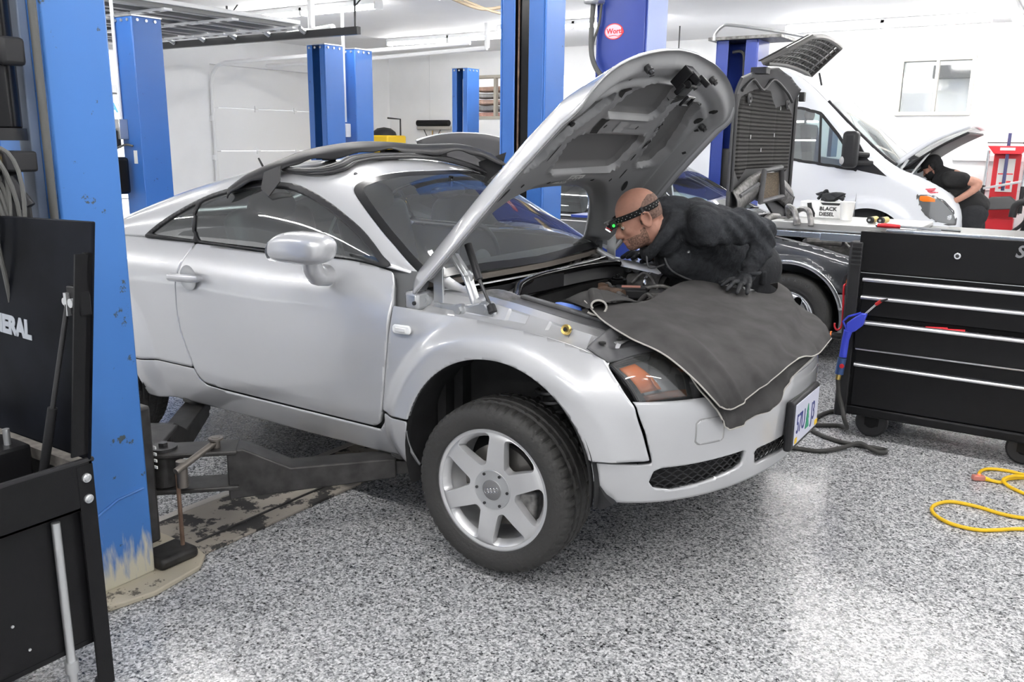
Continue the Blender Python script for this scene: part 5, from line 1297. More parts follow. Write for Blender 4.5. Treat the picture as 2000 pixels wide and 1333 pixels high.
for y in (3.5, 4.3):
    st_ = B('seat', MB().box((-1.85, y, .85), (.16, .50, .66), rotm('Y', -14)), M['tailored'], sed, bevel=.06); B('head_restraint', MB().ell((-1.92, y, 1.25), (.06, .13, .08)), M['tailored'], st_)
B('rear_view_mirror', MB().ell((-1.35, SYC, 1.27), (.02, .12, .035)), M['black'], sed)
# raised boot lid
bl = MB().grid(lambda u, w_: V(-3.22 - .42 * w_ - .05 * sin(pi * w_), SYC - .77 + 1.54 * u, .98 + .60 * w_ - .05 * abs(2 * u - 1) ** 3 + .03 * sin(pi * u) * w_), np.linspace(0, 1, 24), np.linspace(0, 1, 12)); blid = B('boot_lid', bl, mat('dark_grey_boot_lid', (.055, .055, .058), .75, spec=.2), sed, solid=.02)
eg = MB().tube([V(-3.64, SYC - .77 + 1.54 * u, 1.585 - .05 * abs(2 * u - 1) ** 3 + .03 * sin(pi * u)) for u in np.linspace(0, 1, 30)], .012, n=8); B('lit_lid_edge', eg, M['silver'], blid)  # silver rim paints in the light catching the dark lid's edge
# front: corner lamp, headlamp panel, bumper
nf = MB().grid(lambda y, z: V(.63 - .09 * ((y - SYC) / .85) ** 4, y, z), np.linspace(SY + .14, 2 * SYC - SY - .14, 20), [.55, .62, .70]); B('front_panel', nf, M['sedan'], sed, solid=.02)
B('bumper', MB().grid(lambda y, z: V(.72 - .17 * abs((y - SYC) / .84) ** 3.5, y, z), np.linspace(SY + .05, 2 * SYC - SY - .05, 24), [.24, .34, .45, .53]), M['cladding'], sed, solid=.03)
cl = MB().prism([(.30, .68), (.28, .62), (.30, .55), (.37, .545), (.37, .685)], (0, SY - .012, 0), (1, 0, 0), (0, 0, 1), (0, .10, 0)); co_ = B('corner_lamp', cl, M['orange'], sed, bevel=.01)
B('lamp_bezel', MB().tube([(.375, SY - .01, .695), (.31, SY - .012, .695), (.285, SY - .012, .66), (.278, SY - .012, .615), (.30, SY - .012, .545)], .012, n=8), M['black'], co_)
# engine bay clutter
bb = MB().bx(-.70, .60, SY + .18, 2 * SYC - SY - .18, .50, .55).bx(-.72, -.68, SY + .15, 2 * SYC - SY - .15, .5, .92); B('engine_bay', bb, M['liner'], sed, smooth=False)
iw = MB().grid(lambda x, k: V(x, SY + .055 + [0, .03, .035, .16, .17][int(k)], float(sed_top(x)) + [0, .006, -.01, -.012, -.25][int(k)]), np.linspace(-.70, .58, 40), [0, 1, 2, 3, 4]); B('inner_wing', iw, mat('sedan_bay_paint', (.07, .073, .08), .35, metal=.3), sed, angle=30)
pn_ = MB().prism([(-.60, 3.25), (-.20, 3.22), (.05, 3.30), (-.05, 3.62), (-.60, 3.66)], (0, 0, .875), (1, 0, -.06), (0, 1, 0), (0, 0, .02)); B('bay_cover_panel', pn_, M['grey_plastic'], sed, bevel=.006)
sl_ = MB()
for k in range(8): sl_.box((-.42 + .055 * k, 3.30 + .004 * k, .905 - .003 * k), (.018, .05, .004))
B('cover_slots', sl_, M['ink'], sed)
ej = MB(); ej.bx(-.45, .40, 3.55, 4.25, .60, .88)
for k in range(5): ej.tube(spline([(-.50 + .17 * k, 3.5, .86), (-.50 + .17 * k, 3.72, .97), (-.50 + .17 * k, 4.0, .96)], 5), .030, n=10)
B('engine_block', ej, M['dirty'], sed, bevel=.02)
eh = MB()
for k in range(26):
    r_ = random.Random(90 + k); x, y, z = r_.uniform(-.6, .45), r_.uniform(3.25, 3.7), r_.uniform(.80, .90)
    eh.tube(spline([(x, y, z), (x + r_.uniform(-.15, .15), y + r_.uniform(-.1, .1), z + r_.uniform(.0, .07)), (x + r_.uniform(-.2, .2), y + r_.uniform(-.1, .25), z + r_.uniform(-.02, .03))], 6), r_.uniform(.010, .024), n=8)
B('hoses', eh, M['engine'], sed)
ep = MB()
for k in range(10):
    r_ = random.Random(150 + k); x, y, z = r_.uniform(-.1, .45), r_.uniform(3.22, 3.55), r_.uniform(.83, .89)
    ep.tube(spline([(x, y, z), (x + r_.uniform(-.12, .12), y + .05, z + r_.uniform(.02, .06)), (x + r_.uniform(-.15, .15), y + .12, z)], 6), r_.uniform(.008, .016), n=8)
    ep.box((x, y + .08, z + .02), (.05, .05, .04), rotm('Z', k * 31))
B('alloy_parts', ep, M['dirty'], sed)
# upright bonnet with insulation pad and grille
bx_ = -.64; by0, by1 = 3.10, 4.72
HW = [(3.13, .98), (3.40, .93), (3.60, 1.05), (3.91, 1.10), (4.22, 1.05), (4.42, .93), (4.69, .86), (4.70, 1.5), (4.66, 2.02), (4.30, 2.10), (3.91, 2.14), (3.52, 2.10), (3.16, 2.02), (3.12, 1.5)]
def bonx(y, z): return bx_ - .06 * (1 - ((y - SYC) / .82) ** 2) + .14 * np.clip((z - 1.85) / .3, 0, 1) ** 2
ys_ = np.arange(3.08, 4.76, .02); zs_ = np.arange(.84, 2.18, .02); Y, Z = np.meshgrid(ys_, zs_, indexing='ij'); Pb = np.stack([bonx(Y, Z), Y, Z], -1).reshape(-1, 3); n = len(zs_)
Fb = [(i * n + j, (i + 1) * n + j, (i + 1) * n + j + 1, i * n + j + 1) for i in range(len(ys_) - 1) for j in range(n - 1)]
sb = sdpoly(Pb[:, 1:], HW)
v, f = clip(Pb, Fb, sb); sbon = mesh_obj('bonnet', v, f, mat('dusty_dark_bonnet', (.085, .085, .087), .5, metal=.2), sed, solid=.02)
PADP = [(3.22, 1.36), (3.40, 1.25), (3.60, 1.34), (4.22, 1.34), (4.42, 1.25), (4.61, 1.32), (4.62, 1.80), (4.50, 1.90), (4.25, 1.86), (4.05, 1.98), (3.80, 1.99), (3.60, 1.97), (3.30, 1.90), (3.22, 1.78)]
pp = sdpoly(Pb[:, 1:], PADP); off2 = .025 * sstep(0, .04, pp) - .006 * np.exp(-((np.abs(Pb[:, 1] - SYC) - .33) / .02) ** 2)
v, f = clip(Pb + np.c_[off2 + .012, off2 * 0, off2 * 0], Fb, pp)
pm_ = mat('ribbed_insulation_felt', (.050, .048, .047), .95); nt = pm_.node_tree; tc = nt.nodes.new('ShaderNodeTexCoord'); wv = nt.nodes.new('ShaderNodeTexWave'); wv.bands_direction = 'Z'; wv.inputs['Scale'].default_value = 10.5; wv.inputs['Distortion'].default_value = .4
bpn = nt.nodes.new('ShaderNodeBump'); bpn.inputs['Strength'].default_value = .9; bpn.inputs['Distance'].default_value = .02
nt.links.new(tc.outputs['Object'], wv.inputs['Vector']); nt.links.new(wv.outputs['Fac'], bpn.inputs['Height']); nt.links.new(bpn.outputs['Normal'], nt.nodes['Principled BSDF'].inputs['Normal'])
mesh_obj('insulation_pad', v, f, pm_, sbon)
cl_ = MB()
for y, z in ((3.60, 1.6), (4.2, 1.62), (3.9, 1.5), (3.5, 1.85), (4.3, 1.84)): cl_.box((bonx(y, z) + .042, y, z), (.004, .012, .03))
B('pad_clip', cl_, M['bare'], sbon)
fr = MB(); fr.tube(spline([(bx_ + .02, 3.25, 1.93), (bx_ + .03, 3.45, 2.02), (bx_ + .03, 3.7, 1.96), (bx_ + .03, 3.95, 2.05), (bx_ + .03, 4.3, 1.98), (bx_ + .03, 4.5, 1.9)], 8), .012, n=7); fr.tube(spline([(bx_ + .02, 3.16, 1.2), (bx_ + .02, 3.15, 1.9)], 4), .014, n=7); fr.tube([(bx_ + .02, 4.66, 1.0), (bx_ + .02, 4.65, 1.95)], .016, n=7)
for y in (3.42, 4.40): fr.lathe([(.03, 0), (.045, .012), (.03, .024), (.012, .02)], (bx_ + .01, y, 1.88), (1, 0, 0), n=18)
B('inner_frame', fr, M['dark_steel'], sbon)
vent = MB(); vent.grid(lambda u, w_: V(bx_ + .02 + .05 * sin(pi * w_), 3.20 + 1.44 * u, .98 + .14 * sin(pi * u) + .22 * w_ - .0), np.linspace(0, 1, 26), np.linspace(0, 1, 9)); vo = B('air_duct', vent, M['dirty'], sbon, solid=.012)
vf = MB(); vf.tube([(bx_ + .10, 3.62, 1.10), (bx_ + .10, 3.66, 1.34), (bx_ + .10, 4.10, 1.36), (bx_ + .10, 4.20, 1.12)], .022, n=8, closed=True); vf.tube([(bx_ + .06, 3.25, 1.16), (bx_ + .08, 3.6, 1.24)], .016, n=7); vf.tube([(bx_ + .06, 4.24, 1.22), (bx_ + .06, 4.62, 1.10)], .016, n=7); B('intake_frame', vf, M['grey_plastic'], vo)
vg = MB(); vg.bx(bx_ + .07, bx_ + .075, 3.66, 4.16, 1.12, 1.32); B('intake_mesh', vg, mat('rusty_mesh', (.13, .10, .07), .8, noise=.6, nscale=90), vo)
gr = MB(); gpt = lambda u, w_: V(-.50 + .26 * w_, SYC - .62 + .30 * w_ + (1.30 - .44 * w_) * u, 2.12 + .20 * w_ + .03 * sin(pi * u))
gr.tube([gpt(u, 0) for u in np.linspace(0, 1, 12)] + [gpt(1, w_) for w_ in (.5, 1)] + [gpt(u, 1) for u in np.linspace(1, 0, 12)] + [gpt(0, w_) for w_ in (.5,)], .020, n=8, closed=True)
go_ = B('grille_frame', gr, mat('grey_grille_shell', (.16, .155, .15), .35, metal=.3), sbon)
B('grille_shell', MB().grid(lambda u, w_: gpt(u, w_) + V(-.03, 0, .02), np.linspace(0, 1, 14), np.linspace(0, 1, 6)), mat('grille_shell_back', (.10, .10, .10), .4, metal=.3), go_, solid=.006)
gb = MB()
for k in range(1, 15): gb.tube([gpt(k / 15, .02), gpt(k / 15, .98)], .006, n=5)
for k in range(1, 7): gb.tube([gpt(u, k / 7) for u in np.linspace(.0, 1, 10)], .006, n=5)
B('grille_bars', gb, M['dirty'], go_)
B('latch_bracket', MB().box((bx_ + .08, 3.45, 2.08), (.12, .10, .05)).box((bx_ + .06, 4.68, 1.95), (.05, .05, .08)), M['dark_steel'], sbon, bevel=.006)
B('bonnet_hinge', MB().beam((bx_, 4.62, .80), (bx_ + .04, 4.68, 1.10), .04, .05).beam((bx_, 3.2, .80), (bx_, 3.18, 1.0), .04, .05), M['dark_steel'], sed, bevel=.006)

# ================================================================== WHITE VAN against the far wall
VY = 7.15; VY2 = 9.05
van = thing('van', (-2.4, 8.1, 0), 'long white panel van with its short bonnet open, parked along the far wall', 'van')
VP = [(.46, .45), (.50, .60), (.49, .76), (.44, .93), (.33, 1.06), (.08, 1.20), (-.22, 1.325), (-.55, 1.58), (-.95, 1.95), (-1.22, 2.20), (-1.45, 2.35), (-1.8, 2.42), (-2.4, 2.44), (-5.35, 2.42), (-5.45, 2.3), (-5.45, .40), (.40, .40)]
VPS = [tuple(p) for p in spline(VP[:13], 4)] + VP[13:]
VAX, VAZ, VAR = -.44, .40, .46
xs = np.arange(-5.5, .56, .03); zs = np.arange(.36, 2.48, .03); X, Z = np.meshgrid(xs, zs, indexing='ij'); P = np.stack([X, X * 0, Z], -1).reshape(-1, 3); n = len(zs)
F = [(i * n + j, (i + 1) * n + j, (i + 1) * n + j + 1, i * n + j + 1) for i in range(len(xs) - 1) for j in range(n - 1)]
sdv = sdpoly(P[:, [0, 2]], VPS); dd = np.clip(sdv, 0, .14)
yv = VY + .14 - np.sqrt(np.clip(.14 ** 2 - (.14 - dd) ** 2, 0, None)) + .10 * np.clip((P[:, 2] - 1.15) / 1.3, 0, 1) ** 1.4 + .16 * np.clip((P[:, 0] + .0) / .5, 0, 1) ** 2.2
rva = np.hypot(P[:, 0] - VAX, P[:, 2] - VAZ)
yv = yv - .022 * (1 - sstep(.52, .60, rva)) + .008 * np.exp(-((P[:, 2] - .92) / .05) ** 2) * (P[:, 0] < -.6)
P[:, 1] = yv
WNV = [(-1.60, 1.97), (-1.30, 1.965), (-1.06, 1.90), (-.84, 1.66), (-.62, 1.36), (-.60, 1.27), (-1.02, 1.33), (-1.55, 1.40), (-1.68, 1.44), (-1.72, 1.9)]
HLV = [(.05, 1.03), (.16, 1.035), (.30, .97), (.40, .86), (.445, .74), (.44, .715), (.26, .75), (.15, .83), (.08, .93)]
wv_ = sdpoly(P[:, [0, 2]], WNV); hv = sdpoly(P[:, [0, 2]], HLV)
gaps = np.minimum(np.abs(P[:, 0] + .575 - .03 * (P[:, 2] - 1)) + np.where(P[:, 2] > 1.28, 1, 0), np.abs(P[:, 0] + 1.85)) - .006
v, f = clip(P, F, np.minimum.reduce([sdv, -wv_, rva - VAR, -hv])); vb = mesh_obj('body_side', v, f, M['van_white'], van)
v2 = [V(p[0], VY + VY2 - p[1], p[2]) for p in v]; mesh_obj('body_side', v2, [t[::-1] for t in f], M['van_white'], van)
ring = VPS
def van_edge(x, z): return .14 + .10 * np.clip((z - 1.15) / 1.3, 0, 1) ** 1.4 + .16 * np.clip(x / .5, 0, 1) ** 2.2
def strip_over(i0, i1, name, m, par):
    R_ = ring[i0:i1 + 1]; Pq = []; k = 9
    for x, z in R_:
        e = float(van_edge(x, z))
        for j in range(k): Pq.append(V(x + .03 * sin(pi * j / (k - 1)) * (z < 2.3) , VY + e + (VY2 - VY - 2 * e) * j / (k - 1), z + .03 * sin(pi * j / (k - 1)) * (z > 1.3)))
    Fq = [(i * k + j, (i + 1) * k + j, (i + 1) * k + j + 1, i * k + j + 1) for i in range(len(R_) - 1) for j in range(k - 1)]
    return mesh_obj(name, Pq, Fq, m, par)
iA = min(range(len(ring)), key=lambda i: abs(ring[i][0] + .22) + abs(ring[i][1] - 1.325)); iB = min(range(len(ring)), key=lambda i: abs(ring[i][0] + 1.0) + abs(ring[i][1] - 2.0))
iC = min(range(len(ring)), key=lambda i: abs(ring[i][0] - .33) + abs(ring[i][1] - 1.06))
strip_over(0, iC, 'front_panel', M['van_white'], van); strip_over(iA, iB, 'windscreen', M['van_glass'], van); strip_over(iB, len(ring) - 3, 'roof', M['van_white'], van)
Pm = MB(); Pm.tube([V(x, VY + float(van_edge(x, z)), z) + V(.0, .0, .01) for x, z in ring[iA:iB + 1]], .022, n=7); B('windscreen_seal', Pm, M['black'], van)
v, f = clip(P, F, np.minimum.reduce([wv_ - .012])); mesh_obj('door_window', v, f, M['van_glass'], van)
v, f = clip(P - V(0, .004, 0), F, np.minimum(wv_ + .012, .022 - wv_)); mesh_obj('window_rubber', v, f, M['black'], van)
B('window_pillar', MB().tube([(-1.06, VY + .045, 1.90), (-1.02, VY + .005, 1.34)], .014, n=8), M['black'], van)
v, f = clip(P - V(0, .006, 0), F, np.minimum.reduce([-gaps, sdv - .05, P[:, 2] - .45, 2.3 - P[:, 2]])); mesh_obj('door_gap', v, f, mat('grey_gap_rubber', (.25, .25, .26), .8), van)  # grey strips along the door joint lines
v, f = clip(P - V(0, .004, 0), F, hv - .004); vh = mesh_obj('headlamp', v, f, mat('clear_headlamp', (.26, .265, .27), .12, metal=.5, coat=1.0), van)
v, f = clip(P - V(0, .010, 0), F, np.minimum(hv - .012, P[:, 2] - .96 - .0 * P[:, 0])); mesh_obj('indicator', v, f, M['orange'], vh)
for x, z, r in ((.26, .86, .055), (.36, .80, .04)): B('reflector', MB().lathe([(r, .0), (r * .6, .012), (.0, .018)], (x, VY + .02 + .30 * (x / .5) ** 2.2 * .5, z), (.2, -1, .2), n=20), M['chrome'], vh)
v, f = clip(P - V(0, .002, 0), F, np.minimum(hv + .016, .004 - hv)); mesh_obj('lamp_rim', v, f, M['grey_plastic'], vh)
mi = B('wing_mirror', MB().box((-.66, VY - .14, 1.50), (.17, .16, .40)), M['black'], van, bevel=.05, bseg=4)
B('mirror_arm', MB().tube([(-.60, VY - .08, 1.45), (-.50, VY + .02, 1.44)], .03, n=8).tube([(-.60, VY - .08, 1.36), (-.45, VY + .02, 1.35)], .03, n=8), M['black'], mi)
B('mirror_repeater', MB().ell((-.725, VY - .205, 1.38), (.028, .03, .045)), mat('clear_repeater', (.45, .45, .46), .3), mi)
B('mirror_sail', MB().prism([(-.60, 1.56), (-.50, 1.40), (-.28, 1.215), (-.55, 1.265), (-.61, 1.28)], (0, VY + .0, 0), (1, 0, 0), (0, 0, 1), (0, .02, 0)), M['black'], van)
dh = B('door_handle', MB().tube([(-1.80, VY - .012, 1.20), (-1.60, VY - .018, 1.195), (-1.42, VY - .012, 1.19)], [.014, .020, .012], n=8), M['black'], van)
B('handle_recess', MB().lathe([(.06, .0), (.0, -.01)], (-1.58, VY - .002, 1.21), (0, -1, 0), n=24), mat('pale_grey_recess', (.6, .61, .63), .4), dh)
B('aerial', MB().tube([(-1.16, 7.5, 2.22), (-1.20, 7.5, 2.36)], .012, n=6), M['black'], van)
wp = MB(); wp.tube(spline([(-.28, 7.5, 1.36), (-.55, 7.75, 1.60), (-.80, 7.9, 1.82)], 5), .014, n=6); B('wiper', wp, M['black'], van)
B('wheel', MB().lathe([(.20, .06), (.22, .10), (.28, .12), (.33, .10), (.345, .06), (.345, -.1), (.2, -.1)], (VAX, VY + .16, .345), (0, -1, 0), n=40), M['rubber'], van)
B('arch_liner', MB().lathe([(VAR + .01, -.02), (VAR + .01, -.34), (.0, -.34)], (VAX, VY, VAZ), (0, -1, 0), n=40), M['liner'], van)
B('cabin_lining', MB().bx(-1.9, -.35, VY + .30, VY2 - .3, .5, 1.2), M['interior'], van)
for y in (7.65, 8.5): B('seat', MB().box((-1.50, y, 1.45), (.16, .48, .70), rotm('Y', -8)).ell((-1.54, y, 1.92), (.06, .12, .09)), M['tailored'], van, bevel=.05)
B('cabin_bulkhead', MB().bx(-1.98, -1.94, VY + .2, VY2 - .2, .5, 2.2), M['interior'], van)
B('blue_seat_cover', MB().box((-1.28, 8.75, 1.62), (.05, .3, .45)), mat('blue_vinyl', (.05, .25, .45), .5), van)
eb = MB(); eb.bx(-.30, .30, VY + .35, VY2 - .35, .55, .95); eb.bx(-.34, -.30, VY + .2, VY2 - .2, .6, 1.25); eb.bx(-.1, .15, 7.6, 8.3, .95, 1.12); B('engine_bay', eb, M['engine'], van, bevel=.03)
eh = MB(); eh.cyl((.0, 7.75, 1.12), (.08, 7.75, 1.12), .06, n=16); eh.box((.1, 8.2, 1.15), (.14, .3, .14)); B('engine_cover', eh, M['black'], van, bevel=.02)
B('front_crossmember', MB().beam((-.10, VY + .25, 1.22), (.42, VY + .45, .98), .10, .04), M['bare'], van, bevel=.01)
vh_ = MB().grid(lambda u, w_: V(-.20 + .66 * w_, VY + .16 + (VY2 - VY - .32) * u + (.06 if w_ > .7 else 0) * (1 - 2 * u), 1.335 + .40 * w_ + .055 * sin(pi * w_) + .03 * sin(pi * u)), np.linspace(0, 1, 14), np.linspace(0, 1, 16)); bn = B('bonnet', vh_, M['van_white'], van, solid=.05, soff=1)
vi = MB().grid(lambda u, w_: V(-.16 + .60 * w_, VY + .20 + (VY2 - VY - .40) * u, 1.30 + .40 * w_ + .03 * sin(pi * w_)), np.linspace(0, 1, 12), np.linspace(0, 1, 12)); B('bonnet_inner_panel', vi, M['black'], bn, solid=.02)
B('bonnet_stay', MB().cyl((-.08, VY + .28, 1.24), (.10, VY + .24, 1.50), .012, n=8).beam((-.2, VY + .22, 1.25), (-.12, VY + .22, 1.40), .03, .03), M['white'], bn)
# ================================================================== ROLLING TOOL CABINET (right)
TX0, TX1, TY0, TY1 = .660, 1.665, 1.548, 2.26
tc = thing('tool_cabinet', (1.16, 1.9, 0), 'black rolling tool cabinet with silver drawer pulls at the right', 'tool cabinet')
B('body', MB().bx(TX0, TX1, TY0 + .012, TY1, .165, 1.10), M['blacktool'], tc, bevel=.006)
B('base_rail', MB().bx(TX0 - .03, TX1 + .03, TY0 - .012, TY1, .125, .175), M['blacktool'], tc, bevel=.010)
tp_ = B('top_panel', MB().bx(TX0, TX1, TY0 - .006, TY0 + .012, .905, 1.113), M['blacktool'], tc, bevel=.004)
lk = B('lock', MB().cyl((1.122, TY0 - .006, 1.02), (1.122, TY0 - .016, 1.02), .016, n=24), M['chrome'], tp_, bevel=.002)
B('keyhole', MB().cyl((1.122, TY0 - .0162, 1.02), (1.122, TY0 - .018, 1.02), .009, n=16), M['dark_steel'], lk)
text_mesh('logo_lettering', 'Sna', .082, (1.365, TY0 - .0075, 1.035), (1, 0, -.03), (0, 0, 1), mat('brushed_logo', (.30, .30, .31), .3, metal=.8), tp_, shear=.25, bold=.002)
B('trim_line', MB().bx(TX0 + .02, TX1, TY0 - .009, TY0 - .004, .897, .900), M['bare'], tc)
dz = [(.862, .775), (.768, .672), (.645, .505), (.496, .415), (.405, .180)]
for k, (zt_, zb_) in enumerate(dz):
    yo = -.055 if k == 2 else 0.0
    d_ = B('drawer', MB().bx(TX0 + .035, TX1 - .02, TY0 - .006 + yo, TY0 + .02 + (yo if yo else 0), zb_, zt_), M['blacktool'], tc, bevel=.004)
    pl = MB(); pl.prism([(0, 0), (-.020, -.003), (-.024, -.012), (-.020, -.020), (-.010, -.020), (0, -.014)], (TX0 + .035, TY0 - .004 + yo, zt_ + .013), (0, 1, 0), (0, 0, 1), (TX1 - TX0 - .055, 0, 0)); B('drawer_pull', pl, mat('satin_aluminium', (.75, .75, .78), .28, metal=.9), d_, bevel=.002)
    if k == 2:
        B('drawer_tray', MB().bx(TX0 + .04, TX1 - .03, TY0 - .05, TY0 + .2, zb_ + .02, zt_ - .04), M['ink'], d_)
        tr_ = MB()
        for j in range(16):
            r_ = random.Random(j); x = TX0 + .12 + j * .05; tr_.cyl((x, TY0 - .035, zt_ - .01), (x + .03, TY0 - .02, zt_ + .004), .006, n=6)
        B('drawer_tools', tr_, M['dark_steel'], d_)
        B('red_tools', MB().cyl((1.02, TY0 - .02, zt_ + .0), (1.12, TY0 - .015, zt_ + .006), .010, n=8).cyl((1.10, TY0 - .03, zt_ + .0), (1.20, TY0 - .025, zt_ + .006), .011, n=8), M['red'], d_)
for x in (TX0 - .035, TX1 - .01):
    cg = MB(); cg.prism([(0, 0), (.055, 0), (.055, .012), (.045, .095), (.01, .11), (-.012, .09), (-.012, .012)], (x, TY0 - .02, .11), (1, 0, 0), (0, 1, 0), (0, 0, .945)); co = B('corner_bumper', cg, M['black'], tc, bevel=.006)
    rb2 = MB()
    for k in range(5): rb2.bx(x + .004, x + .052, TY0 - .026, TY0 - .018, .935 + .022 * k, .943 + .022 * k)
    B('grip_ribs', rb2, M['seal'], co)
for x, y in ((.80, 1.62), (1.52, 1.62), (.80, 2.15), (1.52, 2.15)):
    c = B('caster', MB().lathe([(.03, -.03), (.072, -.028), (.082, -.018), (.082, .018), (.072, .028), (.03, .03)], (x, y, .083), (0, -1, 0), n=36), M['seal'], tc)
    B('caster_hub', MB().lathe([(.0, .026), (.02, .026), (.04, .020), (.050, .028)], (x, y, .083), (0, -1, 0), n=28), M['black'], c)
    B('caster_fork', MB().bx(x - .05, x + .06, y - .045, y + .05, .118, .128).bx(x - .03, x + .04, y - .043, y - .037, .07, .125).bx(x - .03, x + .04, y + .037, y + .043, .07, .125), M['blacktool'], c)
# sliding work surface pushed out to the left
tray = B('sliding_top', MB().bx(.14, .90, 1.70, 2.26, 1.085, 1.128), mat('brushed_stainless', (.60, .60, .59), .35, metal=.7), tc, bevel=.006)
B('drawer_slide', MB().bx(.155, .42, 1.692, 1.702, 1.045, 1.075).bx(.42, .68, 1.686, 1.702, 1.035, 1.078), mat('zinc_slide', (.52, .58, .68), .25, metal=.85), tray, bevel=.003)
B('tray_skirt', MB().bx(.15, .90, 1.715, 2.24, 1.04, 1.086), M['dirty'], tray)
B('top_slides', MB().bx(.90, 1.20, 1.60, 1.63, 1.105, 1.122).bx(1.33, 1.66, 1.60, 1.63, 1.105, 1.122).bx(.76, 1.66, 1.66, 1.68, 1.105, 1.118), mat('zinc_slide_top', (.52, .58, .68), .25, metal=.85), tc, bevel=.002)
B('top_well', MB().bx(.68, 1.65, 1.56, 2.24, 1.098, 1.104), M['blacktool'], tc)
# things on and around the cabinet
bo = thing('glove_box', (.33, 2.08, 1.128), 'white cardboard box printed BLACK DIESEL on the steel tray', 'box')
B('carton', MB().bx(.205, .455, 2.03, 2.17, 1.1285, 1.222), mat('white_carton', (.80, .80, .79), .6, noise=.08, nscale=40), bo, bevel=.003)
text_mesh('lettering', 'BLACK', .030, (.318, 2.0285, 1.174), (1, 0, 0), (0, 0, 1), M['ink'], bo, sx=1.05, bold=.0006); text_mesh('lettering', 'DIESEL', .030, (.318, 2.0285, 1.143), (1, 0, 0), (0, 0, 1), M['ink'], bo, sx=.95, bold=.0006)
B('printed_hand', MB().prism([(.245, 1.212), (.270, 1.216), (.275, 1.19), (.295, 1.155), (.295, 1.132), (.262, 1.136), (.27, 1.17), (.25, 1.185)], (0, 2.029, 0), (1, 0, 0), (0, 0, 1), (0, -.001, 0)), M['ink'], bo)
B('printed_band', MB().prism([(.32, 1.219), (.44, 1.219), (.425, 1.205), (.335, 1.205)], (0, 2.029, 0), (1, 0, 0), (0, 0, 1), (0, -.001, 0)), M['ink'], bo)
gl = MB(); r_ = random.Random(5)
def crumple(mb, c, r, n=18, seed=1):
    q = random.Random(seed); bm = bmesh.new(); bmesh.ops.create_icosphere(bm, subdivisions=3, radius=1.0)
    ph = [(q.uniform(2, 7), q.uniform(0, 6), V(q.uniform(-1, 1), q.uniform(-1, 1), q.uniform(-1, 1))) for _ in range(7)]
    P = []
    for vv in bm.verts:
        p = np.array(vv.co); k = 1 + sum(.13 * sin(f_ * (p @ d_) * 1.6 + o_) for f_, o_, d_ in ph)
        P.append(V(*c) + p * k * V(*r))
    zmin = min(p[2] for p in P); P = [p + V(0, 0, c[2] - r[2] - zmin) for p in P]
    mb.add(P, [tuple(v_.index for v_ in f_.verts) for f_ in bm.faces]); bm.free(); return mb
crumple(gl, (.36, 2.10, 1.2225 + .024), (.075, .045, .024), seed=3); gl.tube(spline([(.29, 2.09, 1.235), (.315, 2.08, 1.265), (.335, 2.09, 1.285), (.34, 2.1, 1.25)], 5), .009, n=7); gl.tube(spline([(.38, 2.08, 1.245), (.41, 2.07, 1.25), (.44, 2.07, 1.236)], 5), .010, n=7)
tag(B('used_gloves', gl, M['glove'], None, org=(.36, 2.10, 1.2225)), 'crumpled black gloves lying on top of the white printed box', 'gloves')
cu = thing('paper_cup', (.485, 1.97, 1.128), 'plain white paper cup beside the printed box on the tray', 'cup')
B('cup_wall', MB().lathe([(.0, .004), (.029, .004), (.031, .0), (.040, .100), (.042, .103), (.040, .106), (.037, .103), (.030, .01), (.0, .008)], (.485, 1.97, 1.1285), (0, 0, 1), n=40), mat('cup_paper', (.85, .84, .82), .6), cu)
for k, (x, lab) in enumerate(((.640, 'gold and black battery lying nearest the cup'), (.695, 'gold and black battery lying farther from the cup'))):
    bt = thing('battery', (x, 1.90, 1.128), lab + ' on the steel tray', 'battery', 'loose batteries on the tray')
    B('case', MB().cyl((x, 1.87, 1.147), (x + .012, 1.935, 1.147), .0175, n=20), mat('battery_gold', (.55, .42, .12), .35, metal=.6), bt); B('black_end', MB().cyl((x - .004, 1.845, 1.147), (x, 1.87, 1.147), .0176, n=20), M['ink'], bt)
    B('terminal', MB().cyl((x - .005, 1.838, 1.147), (x - .004, 1.845, 1.147), .006, n=10), M['bare'], bt)
pr = thing('hose_pliers', (.25, 1.80, 1.128), 'grey curved hose clamp pliers on the left end of the steel tray', 'pliers')
B('jaw', MB().tube(spline([(.19, 1.87, 1.14), (.20, 1.80, 1.20), (.25, 1.74, 1.19), (.28, 1.70, 1.15), (.29, 1.69, 1.11)], 6), [.016] * 20 + [.020] * 5, n=9), M['dirty'], pr); B('jaw', MB().tube(spline([(.20, 1.90, 1.15), (.27, 1.83, 1.19), (.33, 1.75, 1.185), (.36, 1.70, 1.14), (.365, 1.69, 1.11)], 6), .016, n=9), M['dirty'], pr)
B('pivot', MB().cyl((.20, 1.86, 1.15), (.215, 1.86, 1.19), .020, n=12), M['dark_steel'], pr)
sp = thing('spanner', (.17, 1.95, 1.128), 'small grey spanner lying at the far left of the steel tray', 'spanner')
B('shank', MB().beam((.16, 1.85, 1.134), (.20, 2.02, 1.134), .016, .008), M['dirty'], sp, bevel=.002); B('ring_end', MB().lathe([(.010, -.005), (.018, -.005), (.018, .005), (.010, .005)], (.158, 1.84, 1.135), (0, 0, 1), n=18), M['dirty'], sp)
sd = thing('screwdriver', (.80, 1.62, 1.12), 'red handled screwdriver lying on the cabinet edge right of the tray', 'screwdriver')
B('handle', MB().tube([(.72, 1.63, 1.140), (.76, 1.635, 1.140), (.83, 1.64, 1.138)], [.010, .013, .010], n=10), M['red'], sd); B('blade', MB().cyl((.83, 1.64, 1.138), (1.02, 1.66, 1.128), .004, n=8), M['chrome'], sd)
